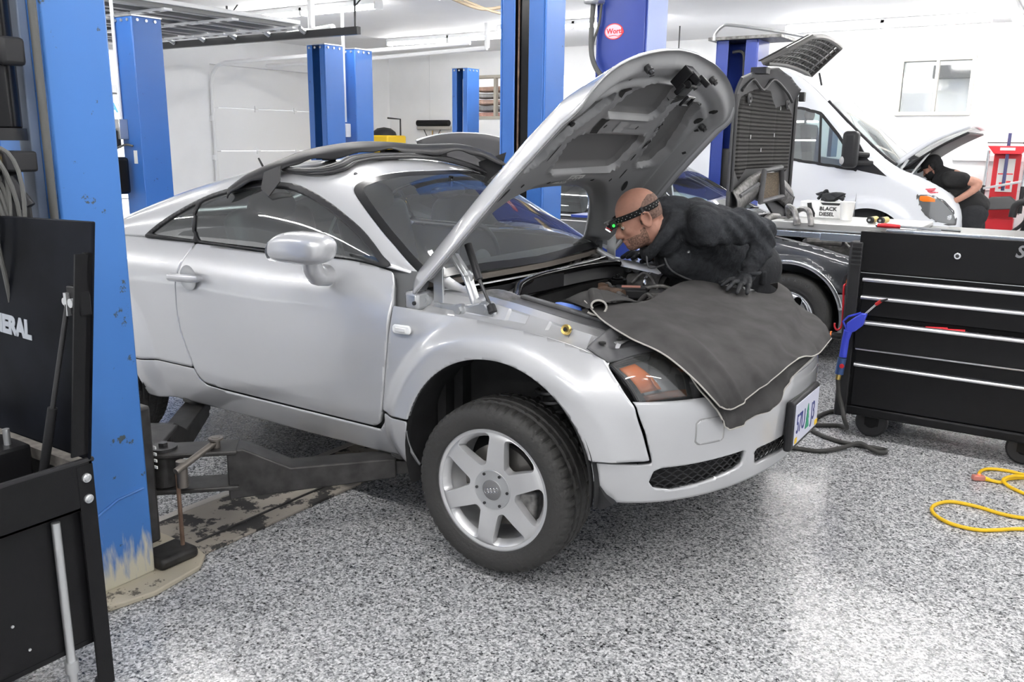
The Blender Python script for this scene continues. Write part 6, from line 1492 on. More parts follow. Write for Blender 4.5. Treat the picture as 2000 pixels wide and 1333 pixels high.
s2 = thing('socket_extension', (.90, 1.72, 1.12), 'slim chrome extension bar lying behind the red screwdriver', 'tool'); B('bar', MB().cyl((.74, 1.70, 1.135), (1.10, 1.74, 1.125), .006, n=8), M['chrome'], s2); B('socket', MB().cyl((.70, 1.695, 1.136), (.74, 1.70, 1.135), .011, n=12), M['chrome'], s2)
# red hook and torch on the cabinet's left side
hk = MB().tube(spline([(.628, 1.60, .80), (.60, 1.59, .82), (.595, 1.58, .80), (.60, 1.58, .72), (.605, 1.575, .62), (.60, 1.57, .585), (.585, 1.56, .575), (.572, 1.56, .59), (.57, 1.56, .61)], 6), .0055, n=8)
tag(B('hook', hk, M['red'], None, org=(.60, 1.58, .58)), 'red S-shaped hook hanging at the left edge of the tool cabinet', 'hook')
to = thing('torch', (.53, 1.58, .58), 'grey and black torch sticking out left of the tool cabinet', 'torch')
B('head', MB().cyl((.45, 1.565, .545), (.54, 1.575, .54), .022, n=18), M['grey_plastic'], to, bevel=.003); B('grip', MB().cyl((.54, 1.575, .54), (.645, 1.59, .535), .018, n=18), M['black'], to); B('ring', MB().cyl((.548, 1.576, .5395), (.556, 1.577, .539), .0215, n=18), mat('orange_ring', (.8, .18, .03), .4), to)
# blow gun with hose
bg = thing('blow_gun', (.66, 1.50, .60), 'blue air blow gun with red nozzle hung on the front of the tool cabinet', 'air gun')
B('grip', MB().tube([(.650, 1.49, .455), (.655, 1.49, .55), (.665, 1.485, .60)], [.020, .019, .022], n=12), mat('blue_gun_body', (.04, .06, .50), .35), bg)
B('gun_body', MB().prism([(.655, .58), (.70, .60), (.735, .635), (.752, .70), (.72, .70), (.675, .66), (.655, .64)], (0, 1.470, 0), (1, 0, 0), (0, 0, 1), (0, .028, 0)), mat('blue_gun_body_2', (.04, .06, .50), .35), bg, bevel=.006)
B('trigger_guard', MB().tube([(.66, 1.484, .60), (.635, 1.484, .645), (.66, 1.484, .675), (.72, 1.484, .70)], .006, n=7), mat('blue_gun_guard', (.04, .06, .50), .35), bg)
B('nozzle', MB().cyl((.742, 1.484, .70), (.79, 1.47, .755), .005, n=8), M['chrome'], bg); B('nozzle_tip', MB().cyl((.79, 1.47, .755), (.815, 1.46, .778), .009, n=10), mat('red_nozzle', (.5, .03, .03), .4), bg); B('rubber_tip', MB().cyl((.813, 1.46, .776), (.845, 1.45, .792), .008, .004, n=10), M['dark_steel'], bg)
B('coupling', MB().cyl((.64, 1.49, .36), (.648, 1.49, .45), .022, n=14), mat('coupling_blue', (.05, .10, .25), .3, metal=.4), bg); B('red_button', MB().cyl((.655, 1.47, .41), (.655, 1.462, .41), .012, n=10), M['red'], bg); B('brass_fitting', MB().cyl((.636, 1.49, .33), (.64, 1.49, .36), .013, n=8), M['brass'], bg)
bg.location.y -= .03
hp = spline([(.636, 1.46, .335), (.645, 1.475, .25), (.668, 1.475, .18), (.69, 1.455, .12), (.70, 1.50, .06), (.66, 1.62, .022), (.615, 1.66, .012), (.53, 1.605, .012), (.492, 1.602, .012), (.478, 1.73, .012), (.516, 1.90, .012), (.60, 1.98, .012), (.70, 2.02, .012)], 10)
h2 = spline([(.479, 1.70, .012), (.487, 1.58, .012), (.515, 1.50, .012), (.574, 1.443, .012), (.674, 1.391, .012), (.771, 1.381, .012), (.871, 1.394, .012), (.918, 1.385, .014), (.926, 1.335, .018), (.900, 1.318, .018), (.864, 1.332, .020), (.796, 1.355, .034), (.724, 1.27, .016), (.643, 1.175, .012), (.54, 1.147, .012), (.40, 1.10, .012), (.2, 1.0, .012)], 10)
ah = B('air_hose', MB().tube(hp, .0115, n=10), M['hose'], None, org=(.5, 1.2, 0)); tag(ah, 'dark grey rubber air hose looping from the blow gun onto the floor', 'hose')
B('floor_loop', MB().tube(h2, .0115, n=10), M['hose'], ah)
# ================================================================== YELLOW EXTENSION CORD
yc1 = spline([(1.95, .95, .009), (1.72, .88, .009), (1.577, .846, .009), (1.493, .84, .009), (1.409, .863, .009), (1.324, .867, .009), (1.275, .842, .009), (1.242, .781, .009), (1.236, .721, .009), (1.259, .663, .009), (1.314, .61, .009), (1.376, .596, .009), (1.435, .606, .009), (1.49, .645, .009), (1.585, .724, .009), (1.8, .85, .009)], 10)
yc2 = spline([(1.392, 1.246, .012), (1.416, 1.241, .011), (1.456, 1.248, .009), (1.478, 1.304, .010), (1.507, 1.341, .010), (1.544, 1.375, .010), (1.7, 1.5, .009)], 10)
yc3 = spline([(1.70, 1.48, .020), (1.55, 1.37, .020), (1.50, 1.32, .026), (1.465, 1.26, .020), (1.489, 1.216, .010), (1.527, 1.18, .009), (1.558, 1.156, .009), (1.7, 1.05, .009)], 10)
yc4 = spline([(1.366, 1.262, .012), (1.360, 1.321, .010), (1.371, 1.38, .009), (1.4, 1.415, .009), (1.445, 1.432, .009), (1.491, 1.434, .009), (1.541, 1.423, .009), (1.75, 1.40, .009)], 10)
yo = thing('extension_cord', (1.5, 1.1, 0), 'yellow extension cord lying in loops on the floor at the right edge', 'cord')
for nm, p in (('cable', yc1), ('cable', yc2), ('cable', yc3), ('cable', yc4)): B(nm, MB().tube(p, .0078, n=10), M['cord'], yo)
pg = B('plug', MB().beam((1.340, 1.215, .018), (1.388, 1.245, .015), .030, .026), mat('clear_pink_plug', (.75, .30, .24), .25, trans=.3), yo, bevel=.006)
B('plug_light', MB().ell((1.366, 1.225, .034), (.008, .008, .005), nu=10, nv=8), M['led_red'], pg)
B('strain_relief', MB().tube([(1.388, 1.245, .014), (1.412, 1.242, .011)], [.011, .009], n=10), M['cord'], pg)
# ================================================================== BLACK SERVICE CART (left foreground)
ct = thing('tool_cart', (-.9, -2.25, 0), 'black tool cart with its lettered lid raised, nearest the viewer at lower left', 'tool cart')
CX1, CY1, CZ = -.53, -1.99, .69
cx0 = -1.35; cy0 = -2.62
t = MB(); t.bx(CX1 - .012, CX1, cy0, CY1, .555, CZ); t.bx(cx0, CX1, CY1 - .012, CY1, .555, CZ); t.bx(cx0, CX1, cy0, cy0 + .012, .555, CZ); t.bx(cx0, cx0 + .012, cy0, CY1, .555, CZ); t.bx(cx0, CX1, cy0, CY1, .555, .567)
tray = B('tray', t, M['blacktool'], ct, bevel=.003)
B('tray_rim', MB().tube([(CX1 - .006, cy0, CZ), (CX1 - .006, CY1, CZ), (cx0, CY1, CZ)], .009, n=8), M['black'], tray)
B('liner_edge', MB().bx(cx0, CX1 - .02, CY1 - .045, CY1 - .012, CZ - .03, CZ + .002), mat('dusty_liner_edge', (.13, .12, .11), .7, noise=.3, nscale=40), tray)
B('inner_box', MB().bx(-.86, -.70, -2.18, -2.06, .567, .72), M['blacktool'], tray, bevel=.008)
B('bolt_post', MB().cyl((-.745, -2.10, .72), (-.745, -2.10, .765), .009, n=12), M['bare'], tray)
for x in (CX1 - .045, cx0):
    for y in (CY1 - .045, cy0):
        l = MB(); xo = x + (.042 if x > -1 else 0); l.bx(xo - .004, xo + .004, y, y + .045, .012, CZ - .01)
        yo_ = y + (.041 if y > -2.3 else 0); l.bx(x, x + .045, yo_ - .004, yo_ + .004, .012, CZ - .01)
        B('leg', l, M['blacktool'], ct)
        B('foot', MB().cyl((x + .022, y + .022, .0), (x + .022, y + .022, .03), .020, n=16), M['seal'], ct, bevel=.004)
for z in (.645, .585):
    bo = MB(); bo.cyl((CX1 - .002, CY1 - .022, z), (CX1 + .007, CY1 - .022, z), .0125, n=18); bo.lathe([(.0, .012), (.008, .010), (.0125, .004)], (CX1, CY1 - .022, z), (1, 0, 0), n=18)
    B('leg_bolt', bo, M['bare'], ct)
B('side_panel', MB().bx(CX1 - .030, CX1 - .022, cy0, CY1 - .035, .15, .56), M['blacktool'], ct)
B('shelf', MB().bx(cx0, CX1 - .02, cy0, CY1, .15, .165), M['blacktool'], ct)
rd = MB().cyl((CX1 - .008, CY1 - .112, .06), (CX1 - .008, CY1 - .112, .545), .0115, n=14); B('side_rod', rd, M['bare'], ct)
B('rod_end', MB().cyl((CX1 - .008, CY1 - .112, .10), (CX1 - .008, CY1 - .112, .135), .018, n=12), M['bare'], ct)
B('shelf_screw', MB().cyl((CX1 - .022, -2.235, .30), (CX1 - .019, -2.235, .30), .004, n=8).cyl((CX1 - .022, -2.2, .215), (CX1 - .019, -2.2, .215), .004, n=8), M['bare'], ct)
# lid
lean = .04
def lp(x, h, d=0): return V(x, CY1 - .01 + lean * h / .65 - d, CZ + h)
ld = MB(); ld.prism([(cx0, .0), (CX1 - .0, .0), (CX1 + .062, .645), (cx0, .625)], lp(0, 0), (1, 0, 0), unit(V(0, lean, .65)), (0, .010, 0)); lid = B('lid', ld, mat('blue_black_lid', (.006, .007, .010), .4, noise=.6, nscale=5, spec=.05), ct, bevel=.004)
fl = MB(); fl.prism([(CX1 + .0, .02), (CX1 + .056, .565), (CX1 + .030, .565), (CX1 - .022, .02)], lp(0, 0, .012), (1, 0, 0), unit(V(0, lean, .65)), (0, .012, 0)); fl.prism([(CX1 + .0, .02), (CX1 + .056, .565), (CX1 + .050, .565), (CX1 - .006, .02)], lp(0, 0, .045), (1, 0, 0), unit(V(0, lean, .65)), (0, .045, 0)); B('lid_flange', fl, M['blacktool'], lid)
text_mesh('lettering', 'GENERAL', .070, lp(-1.075, .305, .002), (1, 0, -.02), (0, lean, .65), mat('grey_lid_print', (.42, .45, .50), .5), lid, sx=.96, bold=.004)
br = MB(); br.box(lp(-.515, .44, .016), (.062, .03, .075)); lb = B('strut_bracket', br, M['blacktool'], lid, bevel=.004)
B('strut_bolt', MB().cyl(lp(-.508, .437, .03), lp(-.508, .437, .045), .012, n=14).cyl(lp(-.545, .437, .03), lp(-.545, .437, .04), .010, n=12), M['bare'], lb)
g0 = lp(-.538, .43, .034); g1 = V(-.665, -2.065, .60); gm = g0 + (g1 - g0) * .55
gs_ = B('gas_strut', MB().cyl(gm, g1, .0125, n=16), M['black'], ct); B('strut_rod', MB().cyl(g0, gm, .0065, n=12), M['dark_steel'], gs_)
B('strut_end', MB().beam(g0 + V(0, 0, .03), g0 - V(0, 0, .03), .012, .012, (0, 1, 0)), M['bare'], gs_)

# ================================================================== FENDER CLOTHS on the coupe's nose
UPC = [[(.14, -.464, .979), (.231, -.404, .973), (.297, -.273, .965), (.244, .077, .972), (.279, .325, .967), (.533, .45, .923)],
       [(.293, -.62, .958), (.388, -.537, .951), (.441, -.373, .944), (.457, -.122, .941), (.496, .167, .933), (.611, .379, .9)],
       [(.426, -.69, .929), (.51, -.613, .918), (.566, -.463, .913), (.597, -.278, .906), (.617, -.001, .901), (.676, .293, .878)],
       [(.547, -.693, .887), (.607, -.624, .874), (.657, -.505, .869), (.692, -.328, .869), (.713, -.078, .863), (.735, .217, .845)],
       [(.642, -.68, .809), (.687, -.617, .799), (.727, -.514, .803), (.755, -.368, .812), (.774, -.141, .816), (.781, .169, .808)],
       [(.708, -.625, .72), (.735, -.577, .706), (.766, -.489, .736), (.793, -.323, .772), (.807, -.12, .787), (.827, .099, .771)]]
LOC = [[(.603, -.615, .863), (.651, -.532, .853), (.686, -.41, .851), (.704, -.222, .854), (.718, .036, .848), (.735, .295, .825)],
       [(.674, -.637, .767), (.71, -.578, .754), (.741, -.488, .766), (.765, -.312, .792), (.78, -.083, .796), (.791, .177, .779)],
       [(.703, -.611, .709), (.726, -.574, .679), (.766, -.478, .692), (.797, -.341, .727), (.813, -.165, .755), (.811, .131, .762)],
       [(.716, -.594, .672), (.735, -.561, .634), (.775, -.462, .654), (.81, -.336, .682), (.82, -.212, .735), (.817, .109, .757)]]
def cloth(name, C, label, wr, far, seed, lift=0.0):
    G = np.array(C)
    if far: G = np.concatenate([G, np.array(far)], 1)
    R1 = np.array([spline(r, 14) for r in G]); R2 = np.array([spline(R1[:, j], 14) for j in range(R1.shape[1])])     # [u][v]
    nu, nv = R2.shape[:2]; P = R2.reshape(-1, 3).copy()
    du = np.gradient(R2, axis=0); dv_ = np.gradient(R2, axis=1); N = np.cross(du, dv_); N /= np.linalg.norm(N, axis=2, keepdims=True) + 1e-9
    if N[nu // 2, 2][2] < 0: N = -N
    q = np.random.RandomState(seed); W_ = np.zeros((nu, nv)); U_, V_ = np.meshgrid(np.linspace(0, 1, nu), np.linspace(0, 1, nv), indexing='ij')
    for k in range(9):
        a = q.uniform(-.5, .9); fr_ = q.uniform(3, 9); ph = q.uniform(0, 6); s0 = q.uniform(.2, .9); t0 = q.uniform(.1, .9)
        W_ += np.exp(-((U_ - s0) ** 2 + (V_ - t0) ** 2) / .07) * np.sin(fr_ * 2.2 * (U_ + a * V_) + ph) * .010
    W_ += wr * (np.sin(U_ * 15 + 2 * np.sin(V_ * 3)) + .6 * np.sin(U_ * 31 + 1.5 * V_)) * np.clip(V_ - .35, 0, 1) ** 1.3 * 2.2
    for u0_, u1_ in ((.16, .10), (.27, .22), (.40, .36), (.50, .55), (.60, .70), (.70, .84)): W_ += (.011 if far else 0) * np.exp(-((U_ - (u0_ + (u1_ - u0_) * V_)) / .020) ** 2) * sstep(.30, .85, V_)
    P += (N * np.maximum(W_, -.004)[..., None]).reshape(-1, 3)
    P += np.outer(sstep(.25, .9, V_.ravel()), V(.015, -.008, 0)) - np.outer(1 - sstep(0, .5, V_.ravel()), V(.012, 0, .012)) if lift else np.outer(sstep(.5, .85, V_.ravel()), V(.026, -.012, .006))
    F = [(i * nv + j, (i + 1) * nv + j, (i + 1) * nv + j + 1, i * nv + j + 1) for i in range(nu - 1) for j in range(nv - 1)]
    o = mesh_obj(name, P, F, M['cloth'], None, org=P.mean(0), solid=.003, soff=0, angle=80)
    tag(o, label, 'cloth')
    Pg = P.reshape(nu, nv, 3); border = list(Pg[0, :]) + list(Pg[1:, -1]) 
    B('hem', MB().tube(border, .0028, n=6), M['hem'], o); return o, Pg
clo, CG = cloth('fender_cloth', UPC, 'dark grey cloth with pale hem draped over the front of the silver coupe', .0065, [[(.50, .68, .93), (.42, .84, .90)], [(.565, .62, .905), (.47, .83, .878)], [(.62, .56, .88), (.53, .80, .853)], [(.68, .50, .853), (.595, .75, .825)], [(.735, .46, .812), (.645, .71, .79)], [(.785, .40, .765), (.685, .67, .745)]], 4)
clo2, _ = cloth('fender_cloth', LOC, 'second dark grey cloth showing below the upper one on the coupe bumper', .005, [[(.68, .50, .83), (.60, .70, .80)], [(.73, .46, .785), (.64, .68, .765)], [(.765, .43, .755), (.67, .66, .735)], [(.775, .42, .735), (.68, .65, .715)]], 8, lift=-.004)
# rolled corner of the cloth
rl = MB(); k0 = V(.02, -.44, .985); k1 = V(.21, -.50, .985)
def roll(u, a): 
    r = .020 + .004 * a; c = V(.10, -.33, .985) * (1 - u) + V(.235, -.545, .982) * u
    ax = unit(V(.135, -.215, 0)); s_ = V(-ax[1], ax[0], 0) * -1
    return c + s_ * r * cos(a) * 1.0 + V(0, 0, 1) * r * .8 * sin(a)
rl.grid(roll, np.linspace(0, 1, 12), np.linspace(-.6, 5.6, 26)); ro = B('rolled_edge', rl, M['cloth'], clo, solid=.003)
B('rolled_hem', MB().tube([roll(1, a) for a in np.linspace(-.6, 5.6, 26)], .004, n=6), M['hem'], ro)
fp_ = MB().grid(lambda u, w_: V(.04, -.43, .968) * (1 - u) * (1 - w_) + V(.12, -.24, .985) * u * (1 - w_) + V(.20, -.545, .972) * (1 - u) * w_ + V(.30, -.33, .972) * u * w_ + V(0, 0, .018 * sin(pi * u)), np.linspace(0, 1, 12), np.linspace(0, 1, 12)); B('turned_corner', fp_, M['cloth'], clo, solid=.003)

# ================================================================== COWL TRIM AND SEAL laid on the coupe's roof
def roofz(x, y):
    a = float(GA(x)); q = min(.98, abs(y) / float(YB(x))); return float(ZB(x)) + (float(ZC(x)) - float(ZB(x))) * (1 - q ** a) ** (1 / a)
cwl = spline([(-1.565, -.66, 1.315), (-1.50, -.60, 1.375), (-1.40, -.50, 1.440), (-1.33, -.40, 1.485), (-1.24, -.22, 1.515), (-1.17, -.05, 1.520), (-1.10, .12, 1.515), (-1.02, .32, 1.515), (-.96, .46, 1.475), (-.93, .56, 1.42)], 10)
n_ = len(cwl); Pc = []
wid = lambda u: .045 + .055 * sin(pi * min(1, u * 1.15)) + .05 * (1 if u > .82 else 0) * sstep(.82, .9, u)
for i, p in enumerate(cwl):
    u = i / (n_ - 1); t = unit(cwl[min(i + 1, n_ - 1)] - cwl[max(i - 1, 0)]); side_ = unit(np.cross(t, V(0, 0, 1))); w_ = float(wid(u))
    j = .008 * sin(u * 27) + .006 * sin(u * 61)
    for a, b_ in ((-1, -.012), (-.6, .0), (-.2, .012), (.3, .008), (.7, -.010 + j * .3), (1.0, -.030 + j)): Pc.append(p + side_ * w_ * a + V(0, 0, b_ + .003 * sin(u * 16)))
Fc = [(i * 6 + j, (i + 1) * 6 + j, (i + 1) * 6 + j + 1, i * 6 + j + 1) for i in range(n_ - 1) for j in range(5)]
cw = mesh_obj('cowl_trim', Pc, Fc, M['black'], None, org=(-1.2, 0, 1.47), solid=.005, soff=0, angle=30); tag(cw, 'black plastic cowl trim panel taken off and laid across the coupe roof', 'car part')
B('end_flap', MB().prism([(-.045, .02), (.045, .05), (.065, -.02), (.02, -.085), (-.04, -.055)], (-1.30, -.645, 1.385), (1, 0, 0), unit(V(0, .35, .94)), (.0, -.006, 0)), M['black'], cw)
B('end_corner', MB().prism([(0, 0), (.14, .05), (.12, -.03), (.02, -.12)], (-.99, .44, 1.44), unit(V(.8, .5, 0)), (0, 0, 1), (-.012, .02, 0)), M['black'], cw)
B('clips', MB().box((-1.30, -.30, 1.475), (.05, .04, .05)).box((-1.18, -.02, 1.485), (.03, .10, .03)).box((-1.05, .2, 1.48), (.05, .05, .03)), M['black'], cw)
B('torn_foil', MB().box((-1.17, -.10, 1.50), (.04, .12, .006), rotm('X', 8)), M['yellow'], cw)
sl = []
for x, y in ((-1.33, -.52), (-1.22, -.525), (-1.13, -.49), (-1.10, -.42), (-1.12, -.33), (-1.10, -.2), (-1.06, 0), (-1.03, .2), (-.99, .36), (-.965, .44)): sl.append((x, y, roofz(x, y) + .020))
s1 = spline(sl, 8); sb_ = MB().tube(s1, .014, n=10); sb_.tube(s1 + V(-.03, 0, .004), .012, n=8)
so = B('weatherstrip', sb_, M['seal'], None, org=(-1.1, 0, 1.46)); tag(so, 'black rubber weatherstrip lying on the coupe roof in front of the cowl trim', 'car part')
B('lower_lip', MB().tube(s1 + V(.022, 0, -.008), .008, n=8), M['seal'], so)
# ================================================================== PEOPLE
def remesh(mb, vox, it=6, fac=.5):
    me = bpy.data.meshes.new('t'); me.from_pydata(mb.v, [], mb.f); me.update()
    bm = bmesh.new(); bm.from_mesh(me); bmesh.ops.recalc_face_normals(bm, faces=bm.faces); bm.to_mesh(me); bm.free()
    ob = bpy.data.objects.new('t', me); COL.objects.link(ob)
    k = ob.modifiers.new('r', 'REMESH'); k.mode = 'VOXEL'; k.voxel_size = vox
    k = ob.modifiers.new('s', 'SMOOTH'); k.iterations = it; k.factor = fac
    dg = bpy.context.evaluated_depsgraph_get(); e = bpy.data.meshes.new_from_object(ob.evaluated_get(dg))
    P = np.array([v.co[:] for v in e.vertices]); F = [tuple(p.vertices) for p in e.polygons]; N = np.array([v.normal[:] for v in e.vertices])
    bpy.data.objects.remove(ob); bpy.data.meshes.remove(e); return P, F, N
def limb(mb, pts, rs, sub=6, n=16, fl=1.0):
    p = spline(pts, sub); r = np.interp(np.linspace(0, len(pts) - 1, len(p)), range(len(pts)), rs)
    mb.tube(p, list(r), n=n); mb.ell(p[0], (r[0],) * 3, nu=14, nv=10); mb.ell(p[-1], (r[-1],) * 3, nu=14, nv=10); return mb
def faces_where(P, F, mask):
    f = [q for q in F if all(mask[i] for i in q)]; used = sorted({i for q in f for i in q}); mp = {j: i for i, j in enumerate(used)}
    return P[used], [tuple(mp[i] for i in q) for q in f], used
def head_parts(mb, T, s=1.0):
    """head in its own frame (x forward, y left, z up), placed by T"""
    Rm, c = T
    def E(p, r, R=None): mb.ell(c + Rm @ (V(*p) * s), [q * s for q in r], Rm if R is None else Rm @ R, nu=22, nv=14)
    def Tb(pts, rs): mb.tube([c + Rm @ (V(*p) * s) for p in pts], [q * s for q in rs], n=12)
    E((-.012, 0, .040), (.100, .079, .092)); E((-.045, 0, .02), (.068, .074, .085)); E((.028, 0, .012), (.066, .067, .085))
    E((.030, 0, -.055), (.066, .060, .062)); E((.062, 0, -.088), (.036, .036, .026)); E((.045, 0, -.03), (.052, .055, .055))
    E((.080, 0, .022), (.018, .050, .014)); E((.062, .036, -.022), (.028, .022, .026)); E((.062, -.036, -.022), (.028, .022, .026))
    Tb([(.086, 0, .014), (.100, 0, -.006), (.113, 0, -.026)], [.010, .012, .015]); E((.113, 0, -.030), (.014, .016, .013)); E((.102, .014, -.033), (.012, .010, .010)); E((.102, -.014, -.033), (.012, .010, .010))
    E((.093, 0, -.060), (.014, .026, .008)); E((.090, 0, -.072), (.013, .022, .008))
    for y in (-1, 1):
        E((.078, .032 * y, .004), (.014, .016, .012))
        E((-.010, .083 * y, -.006), (.026, .009, .036), rotm('X', 14 * y)); Tb([(.006, .083 * y, -.02), (.010, .088 * y, .012), (-.004, .093 * y, .030), (-.024, .095 * y, .022), (-.028, .092 * y, -.004), (-.014, .086 * y, -.036), (.0, .082 * y, -.038)], [.005, .006, .007, .007, .006, .007, .006])
def hand(mb, wrist, knuck, tips, thumb, r=.0092, pr=1.0):
    """glove: palm from wrist to the knuckle row, four bent fingers, a thumb off the side"""
    wrist = V(*wrist); K = [V(*k) for k in knuck]; T = [V(*t_) for t_ in tips]
    for k in K: mb.tube(spline([wrist, wrist * .5 + k * .5 + V(0, 0, .006), k], 4), [.022 * pr] * 3 + [.019 * pr] * 3 + [.0155 * pr] * 3, n=12)
    mb.ell(wrist * .45 + sum(K) / 4 * .55, (.034 * pr, .034 * pr, .016 * pr), nu=16, nv=10)
    for i, (k, t_) in enumerate(zip(K, T)):
        m = k * .58 + t_ * .42 + V(0, 0, .010); m2 = k * .25 + t_ * .75 + V(0, 0, .004)
        p = spline([k, m, m2, t_], 5); rr_ = np.linspace(r * 1.25, r * .80, len(p)); mb.tube(p, list(rr_), n=10); mb.ell(t_, (r * .80,) * 3, nu=10, nv=8); mb.ell(k, (r * 1.35,) * 3, nu=12, nv=8); mb.ell(m, (r * 1.1,) * 3, nu=10, nv=8)
    th = [V(*t_) for t_ in thumb]; p = spline(th, 5); mb.tube(p, list(np.linspace(r * 1.5, r * .95, len(p))), n=10); mb.ell(th[-1], (r * .95,) * 3, nu=10, nv=8)
    return mb
def folds(P, N, amp, sc, seed):
    q = np.random.RandomState(seed); w_ = np.zeros(len(P))
    for k in range(6):
        d = unit(q.uniform(-1, 1, 3)); f_ = sc * q.uniform(.6, 1.5); w_ += np.sin(P @ d * f_ + 1.8 * np.sin(P @ unit(q.uniform(-1, 1, 3)) * sc * .5) + q.uniform(0, 6))
    return P + N * (np.abs(w_) ** .8 * np.sign(w_) * amp / 2.2)[:, None]

# ---- the leaning man
man = thing('person', (.20, 1.2, 0), 'man in a black hooded top, gloves and headlamp leaning over the coupe engine', 'person')
fdir = unit(V(-.83, -.55, 0)); ldir = V(.55, -.83, 0); pitch = radians(27)
hx = fdir * cos(pitch) - V(0, 0, 1) * sin(pitch); hz = fdir * sin(pitch) + V(0, 0, 1) * cos(pitch); RH = np.array([hx, ldir, hz]).T
# a slight turn of the face towards the viewer
RH = RH @ rotm('Z', 8); HC = V(.005, .25, 1.222)
SHC = V(.17, .47, 1.165); HIP = V(.215, .97, .945)
LS = SHC + ldir * .205 + V(.02, .0, .035); RS = SHC - ldir * .20 - V(0, 0, .01)
LE = V(.475, .50, 1.175); LW = V(.448, .440, 1.005)
RE = V(-.10, .88, 1.02); RW = V(-.13, .70, 1.01)
NB = HC + RH @ V(-.05, 0, -.09); 
body = MB(); head_parts(body, (RH, HC), 1.0)
limb(body, [HC + RH @ V(-.025, 0, -.05), NB, SHC + V(-.04, -.05, .02)], [.066, .068, .075])
limb(body, [SHC, (SHC + HIP) / 2 + V(0, 0, -.03), HIP], [.12, .14, .13]); limb(body, [LS, LE, LW], [.05, .040, .022]); limb(body, [RS, RE, RW], [.05, .042, .028])
limb(body, [LS, SHC, RS], [.06, .08, .06])
for s_ in (-1, 1):
    h_ = HIP + V(-.09 * s_, .02 * s_, -.05); limb(body, [h_, V(.20 - .10 * s_, 1.16, .50), V(.19 - .11 * s_, 1.25, .10)], [.095, .06, .042]); limb(body, [V(.19 - .11 * s_, 1.25, .05), V(.14 - .11 * s_, 1.15, .04)], [.04, .035])
kn = [(.418, .348, .982), (.440, .325, .980), (.463, .315, .975), (.487, .322, .966)]
tp = [(.402, .235, .972), (.440, .195, .962), (.484, .192, .954), (.512, .232, .950)]
hand(body, LW - V(0, .03, .015), kn, tp, [(.43, .40, .985), (.395, .375, .978), (.378, .335, .972), (.372, .30, .970)], r=.0065, pr=.62)
rk = [(-.15, .625, 1.01), (-.17, .635, 1.015), (-.19, .648, 1.015), (-.205, .665, 1.01)]; rt_ = [(-.155, .54, 1.005), (-.185, .545, 1.008), (-.215, .56, 1.005), (-.235, .59, 1.0)]
hand(body, RW, rk, rt_, [(-.12, .66, 1.0), (-.11, .61, .995), (-.12, .57, .99)], r=.0065, pr=.62)
P, F, N = remesh(body, .0055, 5, .5)
# eyes and lids, slightly sunken sockets
loc = (P - HC) @ RH
for y in (-1, 1):
    d2 = ((loc[:, 0] - .088) / .020) ** 2 + ((loc[:, 1] - .032 * y) / .019) ** 2 + ((loc[:, 2] - .004) / .011) ** 2; P -= N * (.004 * np.exp(-d2))[:, None]
d2 = ((loc[:, 0] - .10) / .03) ** 2 + (loc[:, 1] / .024) ** 2 + ((loc[:, 2] + .066) / .0035) ** 2; P -= N * (.003 * np.exp(-d2))[:, None]
d2 = ((loc[:, 0] + .008) / .014) ** 2 + ((np.abs(loc[:, 1]) - .088) / .02) ** 2 + ((loc[:, 2] + .004) / .020) ** 2; P -= N * (.007 * np.exp(-d2))[:, None]
bod = mesh_obj('body', P, F, M['skin'], man, angle=80, fixn=False)
nz = .004 * np.sin(loc[:, 0] * 120) * np.sin(loc[:, 2] * 110 + 2)
gb_ = np.minimum.reduce([-.034 + nz * .5 - .35 * (loc[:, 0] - .02) * (loc[:, 0] < .05) - loc[:, 2], loc[:, 2] + .125, loc[:, 0] - .004, .16 - np.linalg.norm(loc, axis=1), np.maximum(.030 - loc[:, 0], -.050 + nz * .5 - loc[:, 2])])
mo_ = np.minimum.reduce([.026 - np.abs(loc[:, 1]), loc[:, 2] + .082, -.054 - loc[:, 2], loc[:, 0] - .075]); gb_ = np.minimum(gb_, -mo_)
v, f = clip(P + N * .0022, F, gb_); mesh_obj('beard', v, f, M['beard'], bod, angle=80, fixn=False)
gh_ = np.minimum.reduce([loc[:, 2] + .02, .080 + nz - loc[:, 2], .000 + nz - .25 * (loc[:, 2] - .04) - loc[:, 0], .086 - np.abs(loc[:, 1]), .050 + nz - loc[:, 2] - .7 * loc[:, 0], .16 - np.linalg.norm(loc, axis=1)])
v, f = clip(P + N * .0012, F, gh_); mesh_obj('hair', v, f, M['stubble'], bod, angle=80, fixn=False)
for y in (-1, 1):
    B('eye', MB().ell(HC + RH @ V(.082, .031 * y, .003), (.0115, .0115, .0115)), mat('eye_white', (.55, .50, .47), .25), bod)
    B('pupil', MB().ell(HC + RH @ V(.0905, .031 * y, -.002), (.004, .006, .006), RH), M['ink'], bod)
    B('eyelid', MB().tube([HC + RH @ V(.088, y * (.031 + .016 * cos(a)), .006 + .008 * sin(a)) for a in np.linspace(0, pi, 10)], .0032, n=6), M['skin'], bod)
    B('eyebrow', MB().tube([HC + RH @ V(.0985 - .012 * abs(k), y * (.030 + .020 * k), .022 + .004 * (1 - k * k)) for k in np.linspace(-1, 1, 7)], .0036, n=6), M['beard'], bod)
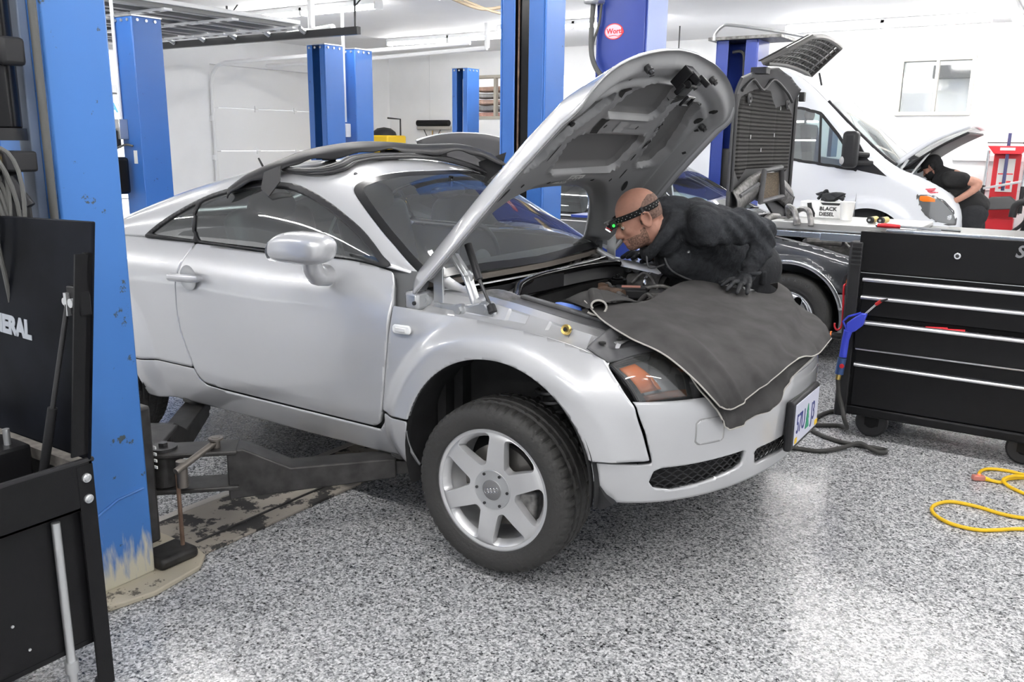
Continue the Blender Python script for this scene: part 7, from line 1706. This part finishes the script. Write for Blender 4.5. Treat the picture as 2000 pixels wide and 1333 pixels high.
# hooded top
hd = MB()
limb(hd, [SHC + V(-.01, -.02, .0), SHC * .6 + HIP * .4 + V(0, 0, .02), HIP + V(.0, .02, .03)], [.140, .172, .175], n=24)
limb(hd, [LS, SHC + V(0, .02, .03), RS], [.090, .115, .095]); limb(hd, [SHC - V(0, 0, .10) + fdir * .05, SHC * .5 + HIP * .5 - V(0, 0, .10) + fdir * .03], [.12, .14])
limb(hd, [LS + V(.0, .0, 0), LS * .5 + LE * .5 + V(.01, 0, .02), LE], [.088, .074, .062]); limb(hd, [LE, LE * .5 + LW * .5 + V(.012, 0, 0), LW + V(0, .0, .02)], [.062, .053, .042]); limb(hd, [LW + V(0, 0, .03), LW + V(0, -.002, -.002)], [.045, .040])
limb(hd, [RS, RE, RW + V(.0, .03, .0)], [.096, .070, .045])
nk = HC + RH @ V(-.058, 0, -.100)
limb(hd, [nk + V(.02, .02, -.01), SHC + V(-.03, -.03, .02)], [.088, .115])
ring = [nk + RH @ V(.006 + .090 * cos(a), .096 * sin(a), -.006 - .048 * cos(a)) for a in np.linspace(0, 2 * pi, 26, endpoint=False)]
hd.tube(ring, .027, n=12, closed=True)
limb(hd, [nk + RH @ V(-.075, -.075, .010), nk + RH @ V(-.115, 0, .012), nk + RH @ V(-.075, .075, .010)], [.040, .052, .040]); limb(hd, [nk + RH @ V(-.13, -.05, -.03), nk + RH @ V(-.16, 0, -.03), nk + RH @ V(-.13, .06, -.03)], [.045, .055, .045])
limb(hd, [V(.055, .30, 1.275), V(.115, .36, 1.285), V(.165, .40, 1.270), V(.20, .46, 1.235)], [.030, .040, .045, .05]); limb(hd, [V(.06, .44, 1.255), V(.125, .46, 1.265), V(.17, .48, 1.25)], [.035, .042, .05])
P, F, N = remesh(hd, .010, 5, .5); P = folds(P, N, .008, 34, 3)
arm_d = np.minimum(np.linalg.norm(P - LE, axis=1), np.linalg.norm(P - (LS * .5 + LE * .5), axis=1)); P += N * (.008 * np.exp(-(arm_d / .13) ** 2) * np.sin(P @ unit(LE - LW + .3 * (LE - LS)) * 120))[:, None]
top = mesh_obj('hooded_top', P, F, M['hoodie'], man, angle=85, fixn=False)
z0_ = nk + RH @ V(.105, .03, -.05); B('drawstring', MB().tube(spline([nk + RH @ V(.09, .05, -.02), nk + RH @ V(.12, .06, -.10), SHC + fdir * .14 + ldir * .10 - V(0, 0, .14)], 6), .004, n=6), M['grey_plastic'], top)
zp = spline([nk + RH @ V(.088, .015, -.03), SHC + fdir * .155 + ldir * .07 - V(0, 0, .05), SHC + fdir * .10 + ldir * .10 - V(0, 0, .17), SHC * .5 + HIP * .5 + ldir * .12 - V(0, 0, .16), HIP + ldir * .15 - V(0, 0, .06)], 8); B('zip', MB().tube(zp, .0042, n=6), M['grey_plastic'], top)
B('chest_badge', MB().ell(SHC + ldir * .172 - V(0, 0, .075) + fdir * .05, (.006, .012, .007), nu=10, nv=8), M['bare'], top)
B('cuff', MB().tube([LW + V(.043 * cos(a), .043 * sin(a), .002) for a in np.linspace(0, 2 * pi, 20, endpoint=False)], .008, n=8, closed=True), M['hoodie'], top)
gv = MB(); gv.tube([LW + V(0, 0, .02), LW - V(0, .02, .012)], [.036, .034], n=16); gv.ell(LW + V(0, 0, .01), (.036, .036, .02)); hand(gv, LW - V(0, .03, .015), kn, tp, [(.43, .40, .985), (.395, .375, .978), (.378, .335, .972), (.372, .30, .970)], r=.0106)
P, F, N = remesh(gv, .0038, 4, .5); mesh_obj('glove', folds(P, N, .0008, 150, 2), F, M['glove'], man, angle=85, fixn=False)
gv = MB(); gv.tube([RW + V(.0, .04, 0), RW], [.042, .034], n=14); hand(gv, RW, rk, rt_, [(-.12, .66, 1.0), (-.11, .61, .995), (-.12, .57, .99)], r=.0125)
P, F, N = remesh(gv, .0042, 4, .5); mesh_obj('glove', P, F, M['glove'], man, angle=85, fixn=False)
tr = MB(); limb(tr, [HIP + V(-.03, .01, .02), HIP + V(.06, -.01, .0)], [.165, .165], n=22)
for s_ in (-1, 1): limb(tr, [HIP + V(-.09 * s_, .02 * s_, -.05), V(.20 - .10 * s_, 1.16, .50), V(.19 - .11 * s_, 1.25, .09)], [.125, .088, .078])
P, F, N = remesh(tr, .013, 5, .5); tro = mesh_obj('trousers', folds(P, N, .006, 26, 9), F, M['trousers'], man, angle=85, fixn=False)
B('pocket_flap', MB().box(HIP + V(.155, -.10, -.02), (.03, .09, .07), rotm('Z', 30)), M['trousers'], tro, bevel=.01)
for s_ in (-1, 1):
    sh = MB(); limb(sh, [V(.20 - .11 * s_, 1.28, .06), V(.12 - .11 * s_, 1.13, .05)], [.055, .048]); P, F, N = remesh(sh, .012, 4); P[:, 2] = np.maximum(P[:, 2], .001); mesh_obj('shoe', P, F, M['black'], man, angle=80, fixn=False)
# headlamp
Bp = [HC + RH @ V(-.005 + .106 * cos(a), .088 * sin(a), .036 - .012 * (1 - cos(a)) * .0 + .004 * cos(a)) for a in np.linspace(0, 2 * pi, 60, endpoint=False)]
up_h = RH @ V(0, 0, 1); q = []
for p in Bp: q += [p + up_h * .013, p - up_h * .013]
nB = len(Bp); hl = mesh_obj('headlamp', q, [(2 * i, 2 * ((i + 1) % nB), 2 * ((i + 1) % nB) + 1, 2 * i + 1) for i in range(nB)], M['hairblack'], man, solid=.004, soff=0)
dt = MB()
for i in range(2, 26):
    p = Bp[i]; o_ = unit(p - HC - up_h * ((p - HC) @ up_h)); z_ = .005 * (1 if i % 2 else -1); dt.cyl(p + o_ * .0015 + up_h * z_, p + o_ * .0030 + up_h * z_, .0016, n=6)
B('reflective_dots', dt, M['paper'], hl)
B('band_buckle', MB().box(Bp[15] + unit(Bp[15] - HC) * .003, (.012, .012, .032), RH @ rotm('Z', 20)), M['black'], hl, bevel=.002)
lc = HC + RH @ V(.115, .0, .032); lm = MB(); lm.box(lc, (.030, .062, .036), RH); lm.cyl(lc + RH @ V(.005, -.006, -.004), lc + RH @ V(.026, -.006, -.016), .016, n=18)
lo_ = B('lamp_body', lm, M['black'], hl, bevel=.004); B('lamp_shell', MB().box(lc + RH @ V(.010, -.006, .012), (.034, .045, .016), RH), M['dirty'], lo_, bevel=.004)
B('lamp_lens', MB().cyl(lc + RH @ V(.026, -.006, -.016), lc + RH @ V(.028, -.006, -.0172), .013, n=18), M['led_white'], lo_)
B('lamp_ring', MB().lathe([(.0162, -.002), (.0165, .002)], lc + RH @ V(.021, -.006, -.0135), RH @ V(.84, 0, -.54), n=18), M['red'], lo_)
B('green_led', MB().ell(lc + RH @ V(.004, .034, -.004), (.006, .004, .006)), M['led_green'], lo_)

# ---- the second mechanic at the van
m2 = thing('person', (.55, 7.72, 0), 'person in black short sleeves and cap bent into the open van engine bay', 'person')
H2 = V(.10, 7.62, 1.315); S2 = V(.33, 7.55, 1.17); P2 = V(.56, 7.60, .80)
f2 = unit(V(-.95, .15, 0)); l2 = V(-.15, -.95, 0); pt = radians(35); hx = f2 * cos(pt) - V(0, 0, sin(pt)); hz = f2 * sin(pt) + V(0, 0, cos(pt)); R2_ = np.array([hx, l2, hz]).T
LS2 = S2 + l2 * .17 + V(.02, 0, .03); RS2 = S2 - l2 * .17
LE2 = LS2 + V(.25, -.02, .02); LE2 = V(.60, 7.40, 1.16); LW2 = V(.45, 7.36, 1.00)
b2 = MB(); head_parts(b2, (R2_, H2), 1.0); limb(b2, [H2 + R2_ @ V(-.03, 0, -.05), S2], [.06, .08]); limb(b2, [S2, P2], [.13, .13]); limb(b2, [LS2, RS2], [.06, .06])
limb(b2, [LS2, LE2, LW2, LW2 + V(-.08, .0, -.03)], [.060, .046, .034, .028]); limb(b2, [RS2, V(.10, 7.80, 1.05), V(-.05, 7.82, 1.05)], [.05, .042, .03])
lw_ = LW2 + V(-.08, 0, -.03); hand(b2, lw_, [lw_ + V(-.08, .03 * k - .045, -.01) for k in range(4)], [lw_ + V(-.15, .028 * k - .042, -.04) for k in range(4)], [lw_ + V(-.02, -.03, 0), lw_ + V(-.06, -.06, -.01), lw_ + V(-.10, -.065, -.02)])
rw_2 = V(-.05, 7.82, 1.05); hand(b2, rw_2, [rw_2 + V(-.08, .03 * k - .045, 0) for k in range(4)], [rw_2 + V(-.14, .03 * k - .045, -.04) for k in range(4)], [rw_2 + V(-.02, -.03, 0), rw_2 + V(-.06, -.06, -.01), rw_2 + V(-.10, -.065, -.02)])
for s_ in (-1, 1): limb(b2, [P2 + V(0, .09 * s_, -.05), V(.60, 7.62 + .10 * s_, .45), V(.62, 7.68 + .11 * s_, .08)], [.09, .06, .045]); limb(b2, [V(.62, 7.68 + .11 * s_, .05), V(.52, 7.68 + .11 * s_, .04)], [.04, .035])
P, F, N = remesh(b2, .009, 4); bd2 = mesh_obj('body', P, F, M['skin'], m2, angle=80, fixn=False)
loc = (P - H2) @ R2_
v, f, u_ = faces_where(P, F, (loc[:, 2] < -.03) & (loc[:, 0] > 0) & (np.linalg.norm(loc, axis=1) < .15)); mesh_obj('beard', v + N[u_] * .008, f, M['hairblack'], bd2, fixn=False)
v, f, u_ = faces_where(P, F, (loc[:, 0] < -.01) & (loc[:, 2] < .05) & (loc[:, 2] > -.09) & (np.linalg.norm(loc, axis=1) < .16)); mesh_obj('hair', v + N[u_] * .010, f, M['hairblack'], bd2, fixn=False)
cp = MB(); cp.ell(H2 + R2_ @ V(-.012, 0, .055), (.112, .094, .080), R2_); cp.prism([(.06, -.07), (.14, -.06), (.165, 0), (.14, .06), (.06, .07)], H2 + R2_ @ V(0, 0, .045), R2_ @ V(1, 0, -.1), R2_ @ V(0, 1, 0), R2_ @ V(0, 0, .012)); B('cap', cp, M['hairblack'], m2)
ts = MB(); limb(ts, [S2 + V(-.05, 0, -.02), S2 * .5 + P2 * .5, P2 + V(.0, 0, .10)], [.165, .175, .165], n=22); limb(ts, [LS2, S2, RS2], [.085, .12, .085]); limb(ts, [LS2, LS2 * .5 + LE2 * .5 + V(-.02, 0, .01)], [.092, .082]); limb(ts, [RS2, RS2 * .6 + V(.10, 7.80, 1.05) * .4], [.09, .08]); limb(ts, [S2 + V(-.02, 0, .05), H2 + R2_ @ V(-.05, 0, -.10)], [.09, .075])
P, F, N = remesh(ts, .014, 5); mesh_obj('t_shirt', folds(P, N, .006, 30, 5), F, mat('black_cotton_shirt', (.012, .012, .013), .85, bump=.4, bscale=50), m2, angle=85, fixn=False)
t2 = MB(); limb(t2, [P2 + V(0, -.06, .02), P2 + V(0, .06, .02)], [.155, .155], n=20)
for s_ in (-1, 1): limb(t2, [P2 + V(0, .09 * s_, -.04), V(.60, 7.62 + .10 * s_, .45), V(.62, 7.68 + .11 * s_, .08)], [.13, .092, .082])
P, F, N = remesh(t2, .014, 5); mesh_obj('trousers', folds(P, N, .006, 26, 6), F, M['trousers'], m2, angle=85, fixn=False)
for s_ in (-1, 1): 
    sh = MB(); limb(sh, [V(.64, 7.68 + .11 * s_, .06), V(.52, 7.68 + .11 * s_, .05)], [.055, .05]); P, F, N = remesh(sh, .012, 4); P[:, 2] = np.maximum(P[:, 2], .001); mesh_obj('shoe', P, F, M['black'], m2, fixn=False)
rg = MB(); crumple(rg, (.13, 7.215, 1.075), (.10, .05, .03), seed=9); tag(B('shop_rag', rg, M['pinkrag'], None, org=(.13, 7.215, 1.045)), 'crumpled red rag lying on the van wing above its headlamp', 'rag')

# ================================================================== RED STRUT PRESS and clutter at the right of the far wall
py = 9.70
ps = thing('spring_press', (.66, py, 0), 'red wall mounted coil spring press with chrome rods right of the bent mechanic', 'press')
PX = .66
B('back_plate', MB().bx(PX - .155, PX + .155, py + .10, py + .14, .62, 1.46), M['red'], ps, bevel=.008)
B('label_panel', MB().bx(PX - .095, PX + .095, py + .09, py + .10, .98, 1.40), M['paper'], ps); B('label_print', MB().bx(PX - .085, PX + .085, py + .086, py + .09, 1.20, 1.215).bx(PX - .06, PX - .02, py + .086, py + .09, 1.02, 1.10).bx(PX + .02, PX + .07, py + .086, py + .09, 1.02, 1.12), M['redink'], ps)
B('top_bar', MB().prism([(-.23, .07), (.23, .07), (.15, -.03), (-.15, -.03)], (PX, py - .06, 1.49), (1, 0, 0), (0, 0, 1), (0, .2, 0)), M['red'], ps, bevel=.006)
B('brand_label', MB().bx(PX - .085, PX + .085, py - .063, py - .06, 1.505, 1.54), M['paper'], ps)
B('base_bar', MB().bx(PX - .17, PX + .17, py - .05, py + .12, .50, .64), M['red'], ps, bevel=.008)
for s_ in (-1, 1): B('guide_rod', MB().cyl((PX + s_ * .215, py - .01, .70), (PX + s_ * .215, py - .01, 1.50), .018, n=12), M['chrome'], ps); B('sleeve', MB().cyl((PX + s_ * .225, py - .03, .72), (PX + s_ * .225, py - .03, 1.06), .028, n=12), M['black'], ps)
B('screw', MB().cyl((PX, py - .01, 1.0), (PX, py - .01, 1.72), .020, n=12), mat('blued_steel_screw', (.10, .10, .22), .3, metal=.7), ps)
B('crank_handle', MB().cyl((PX - .24, py - .01, 1.60), (PX + .20, py - .01, 1.60), .007, n=8).cyl((PX + .16, py - .01, 1.60), (PX + .25, py - .01, 1.595), .014, n=10), M['dark_steel'], ps)
B('crossbar', MB().beam((PX - .22, py - .05, 1.02), (PX + .20, py - .05, 1.12), .04, .03), M['bare'], ps, bevel=.004)
B('lower_jaw', MB().prism([(-.22, 0), (-.12, .10), (.10, .11), (.20, .03), (.16, -.05), (-.14, -.06)], (PX, py - .14, .82), (1, 0, .05), (0, .3, 1), (0, .10, 0)), M['dark_steel'], ps, bevel=.01)
B('wall_bracket', MB().bx(PX - .12, PX + .12, py + .14, YF - .04, .8, 1.3), M['red'], ps); B('stand_leg', MB().cyl((PX + .10, py - .03, .20), (PX + .12, py - .03, .55), .014, n=10), M['chrome'], ps)
B('floor_stand', MB().bx(PX - .12, PX + .12, py + .02, py + .13, .0, .52), M['white'], ps)
wk = thing('workbench', (1.35, 9.5, 0), 'white topped bench along the far wall at the right edge', 'bench')
B('bench_top', MB().bx(.92, 2.2, 9.25, 9.95, .42, .47), M['white'], wk, bevel=.004)
for x in (.97, 2.12):
    for y in (9.30, 9.88): B('leg', MB().bx(x, x + .05, y, y + .05, 0, .42), M['white'], wk)
sc = thing('spring_clamp', (.95, 9.3, .47), 'black curved rubber covered tool arm in front of the red press', 'tool')
B('yoke', MB().tube(spline([(.84, 9.22, .70), (.86, 9.22, .84), (.95, 9.22, .89), (1.01, 9.2, .82), (1.01, 9.18, .66), (.98, 9.25, .50)], 6), .045, n=10), M['black'], sc); B('strap', MB().tube(spline([(1.03, 9.16, .76), (.96, 9.18, .62), (.84, 9.25, .50), (.78, 9.25, .42)], 6), .022, n=8), M['black'], sc); B('foot', MB().bx(.94, 1.02, 9.26, 9.33, .4705, .52), M['dark_steel'], sc)
bx2 = thing('machine', (1.18, 9.5, .47), 'white and red portable machine with a black hose at the far right', 'machine')
B('case', MB().bx(1.03, 1.42, 9.36, 9.66, .471, .74), mat('cream_case', (.75, .74, .68), .5), bx2, bevel=.02); B('red_front', MB().bx(1.10, 1.42, 9.33, 9.37, .49, .62), M['red'], bx2, bevel=.01); B('hose', MB().tube(spline([(1.05, 9.32, .70), (1.0, 9.30, .60), (.99, 9.30, .52), (1.03, 9.29, .49), (1.07, 9.30, .54)], 6), .018, n=8), M['black'], bx2); B('green_cap', MB().cyl((1.22, 9.5, .74), (1.22, 9.5, .82), .05, n=14), mat('green_cap', (.05, .35, .10), .4), bx2)
# small clutter on the van roof line is kept: roof items
ri = thing('roof_items', (-3.9, 8.2, 2.44), 'small bottle and carton on the white van roof beside the tall middle post', 'clutter')
B('tray', MB().bx(-4.05, -3.55, 8.0, 8.3, 2.441, 2.47), mat('pink_tray', (.6, .4, .36), .6), ri); B('bottle', MB().cyl((-3.75, 8.1, 2.47), (-3.75, 8.1, 2.60), .04, .025, n=14), mat('olive_bottle', (.30, .32, .18), .5), ri); B('carton', MB().bx(-3.75, -3.55, 8.05, 8.2, 2.47, 2.51), M['paper'], ri)
for k, x in enumerate((-4.0, -3.35)):
    o = B('ceiling_rod', MB().cyl((x, 8.4, 2.55), (x, 8.4, CEIL), .010, n=8), M['dark_steel'], None, org=(x, 8.4, CEIL)); tag(o, ('thin steel rod hanging from the ceiling, nearer the tall middle post', 'thin steel rod hanging from the ceiling, nearer the stickered post')[k], 'rod')

# ------------------------------------------------------------------ part labels where a part looks different from its thing
PL = {'turn_signal': 'amber turn signal block inside the lamp', 'side_marker': 'dark amber strip along the bottom of the lamp', 'reservoir_cap': 'blue plastic filler cap', 'brass_plug': 'brass coloured round plug',
      'hem': 'pale stitched hem', 'drawer_pull': 'bright silver drawer pull', 'yellow_connectors': 'bright yellow connectors', 'cap_emblem': 'chrome emblem', 'corner_lamp': 'orange corner lamp',
      'wheel_arch_trim': 'chrome wheel arch trim', 'insulation_pad': 'ribbed dark insulation pad', 'beard': 'short reddish beard', 'green_led': 'glowing green light', 'lamp_lens': 'lit white lens',
      'side_rod': 'bare metal rod', 'plug_light': 'glowing red light in the plug', 'slot_cover': 'black slot in the post', 'sticker': 'oval red and white sticker', 'side_cladding': 'grey lower cladding',
      'nozzle_tip': 'red tip', 'number_plate': 'pale number plate with navy figures', 'sliding_top': 'stainless steel work top pushed to the left', 'lettering': 'printed lettering', 'warning_label': 'yellow warning label',
      'brass_nut': 'brass nut', 'grille_bars': 'grey grille mesh', 'service_sticker': 'white printed sticker', 'indicator': 'orange indicator', 'chest_badge': 'small silver badge'}
for o_ in list(COL.objects):
    k_ = o_.name.split('.')[0]
    if o_.parent is not None and k_ in PL and not o_.get('label'): o_['label'] = PL[k_]
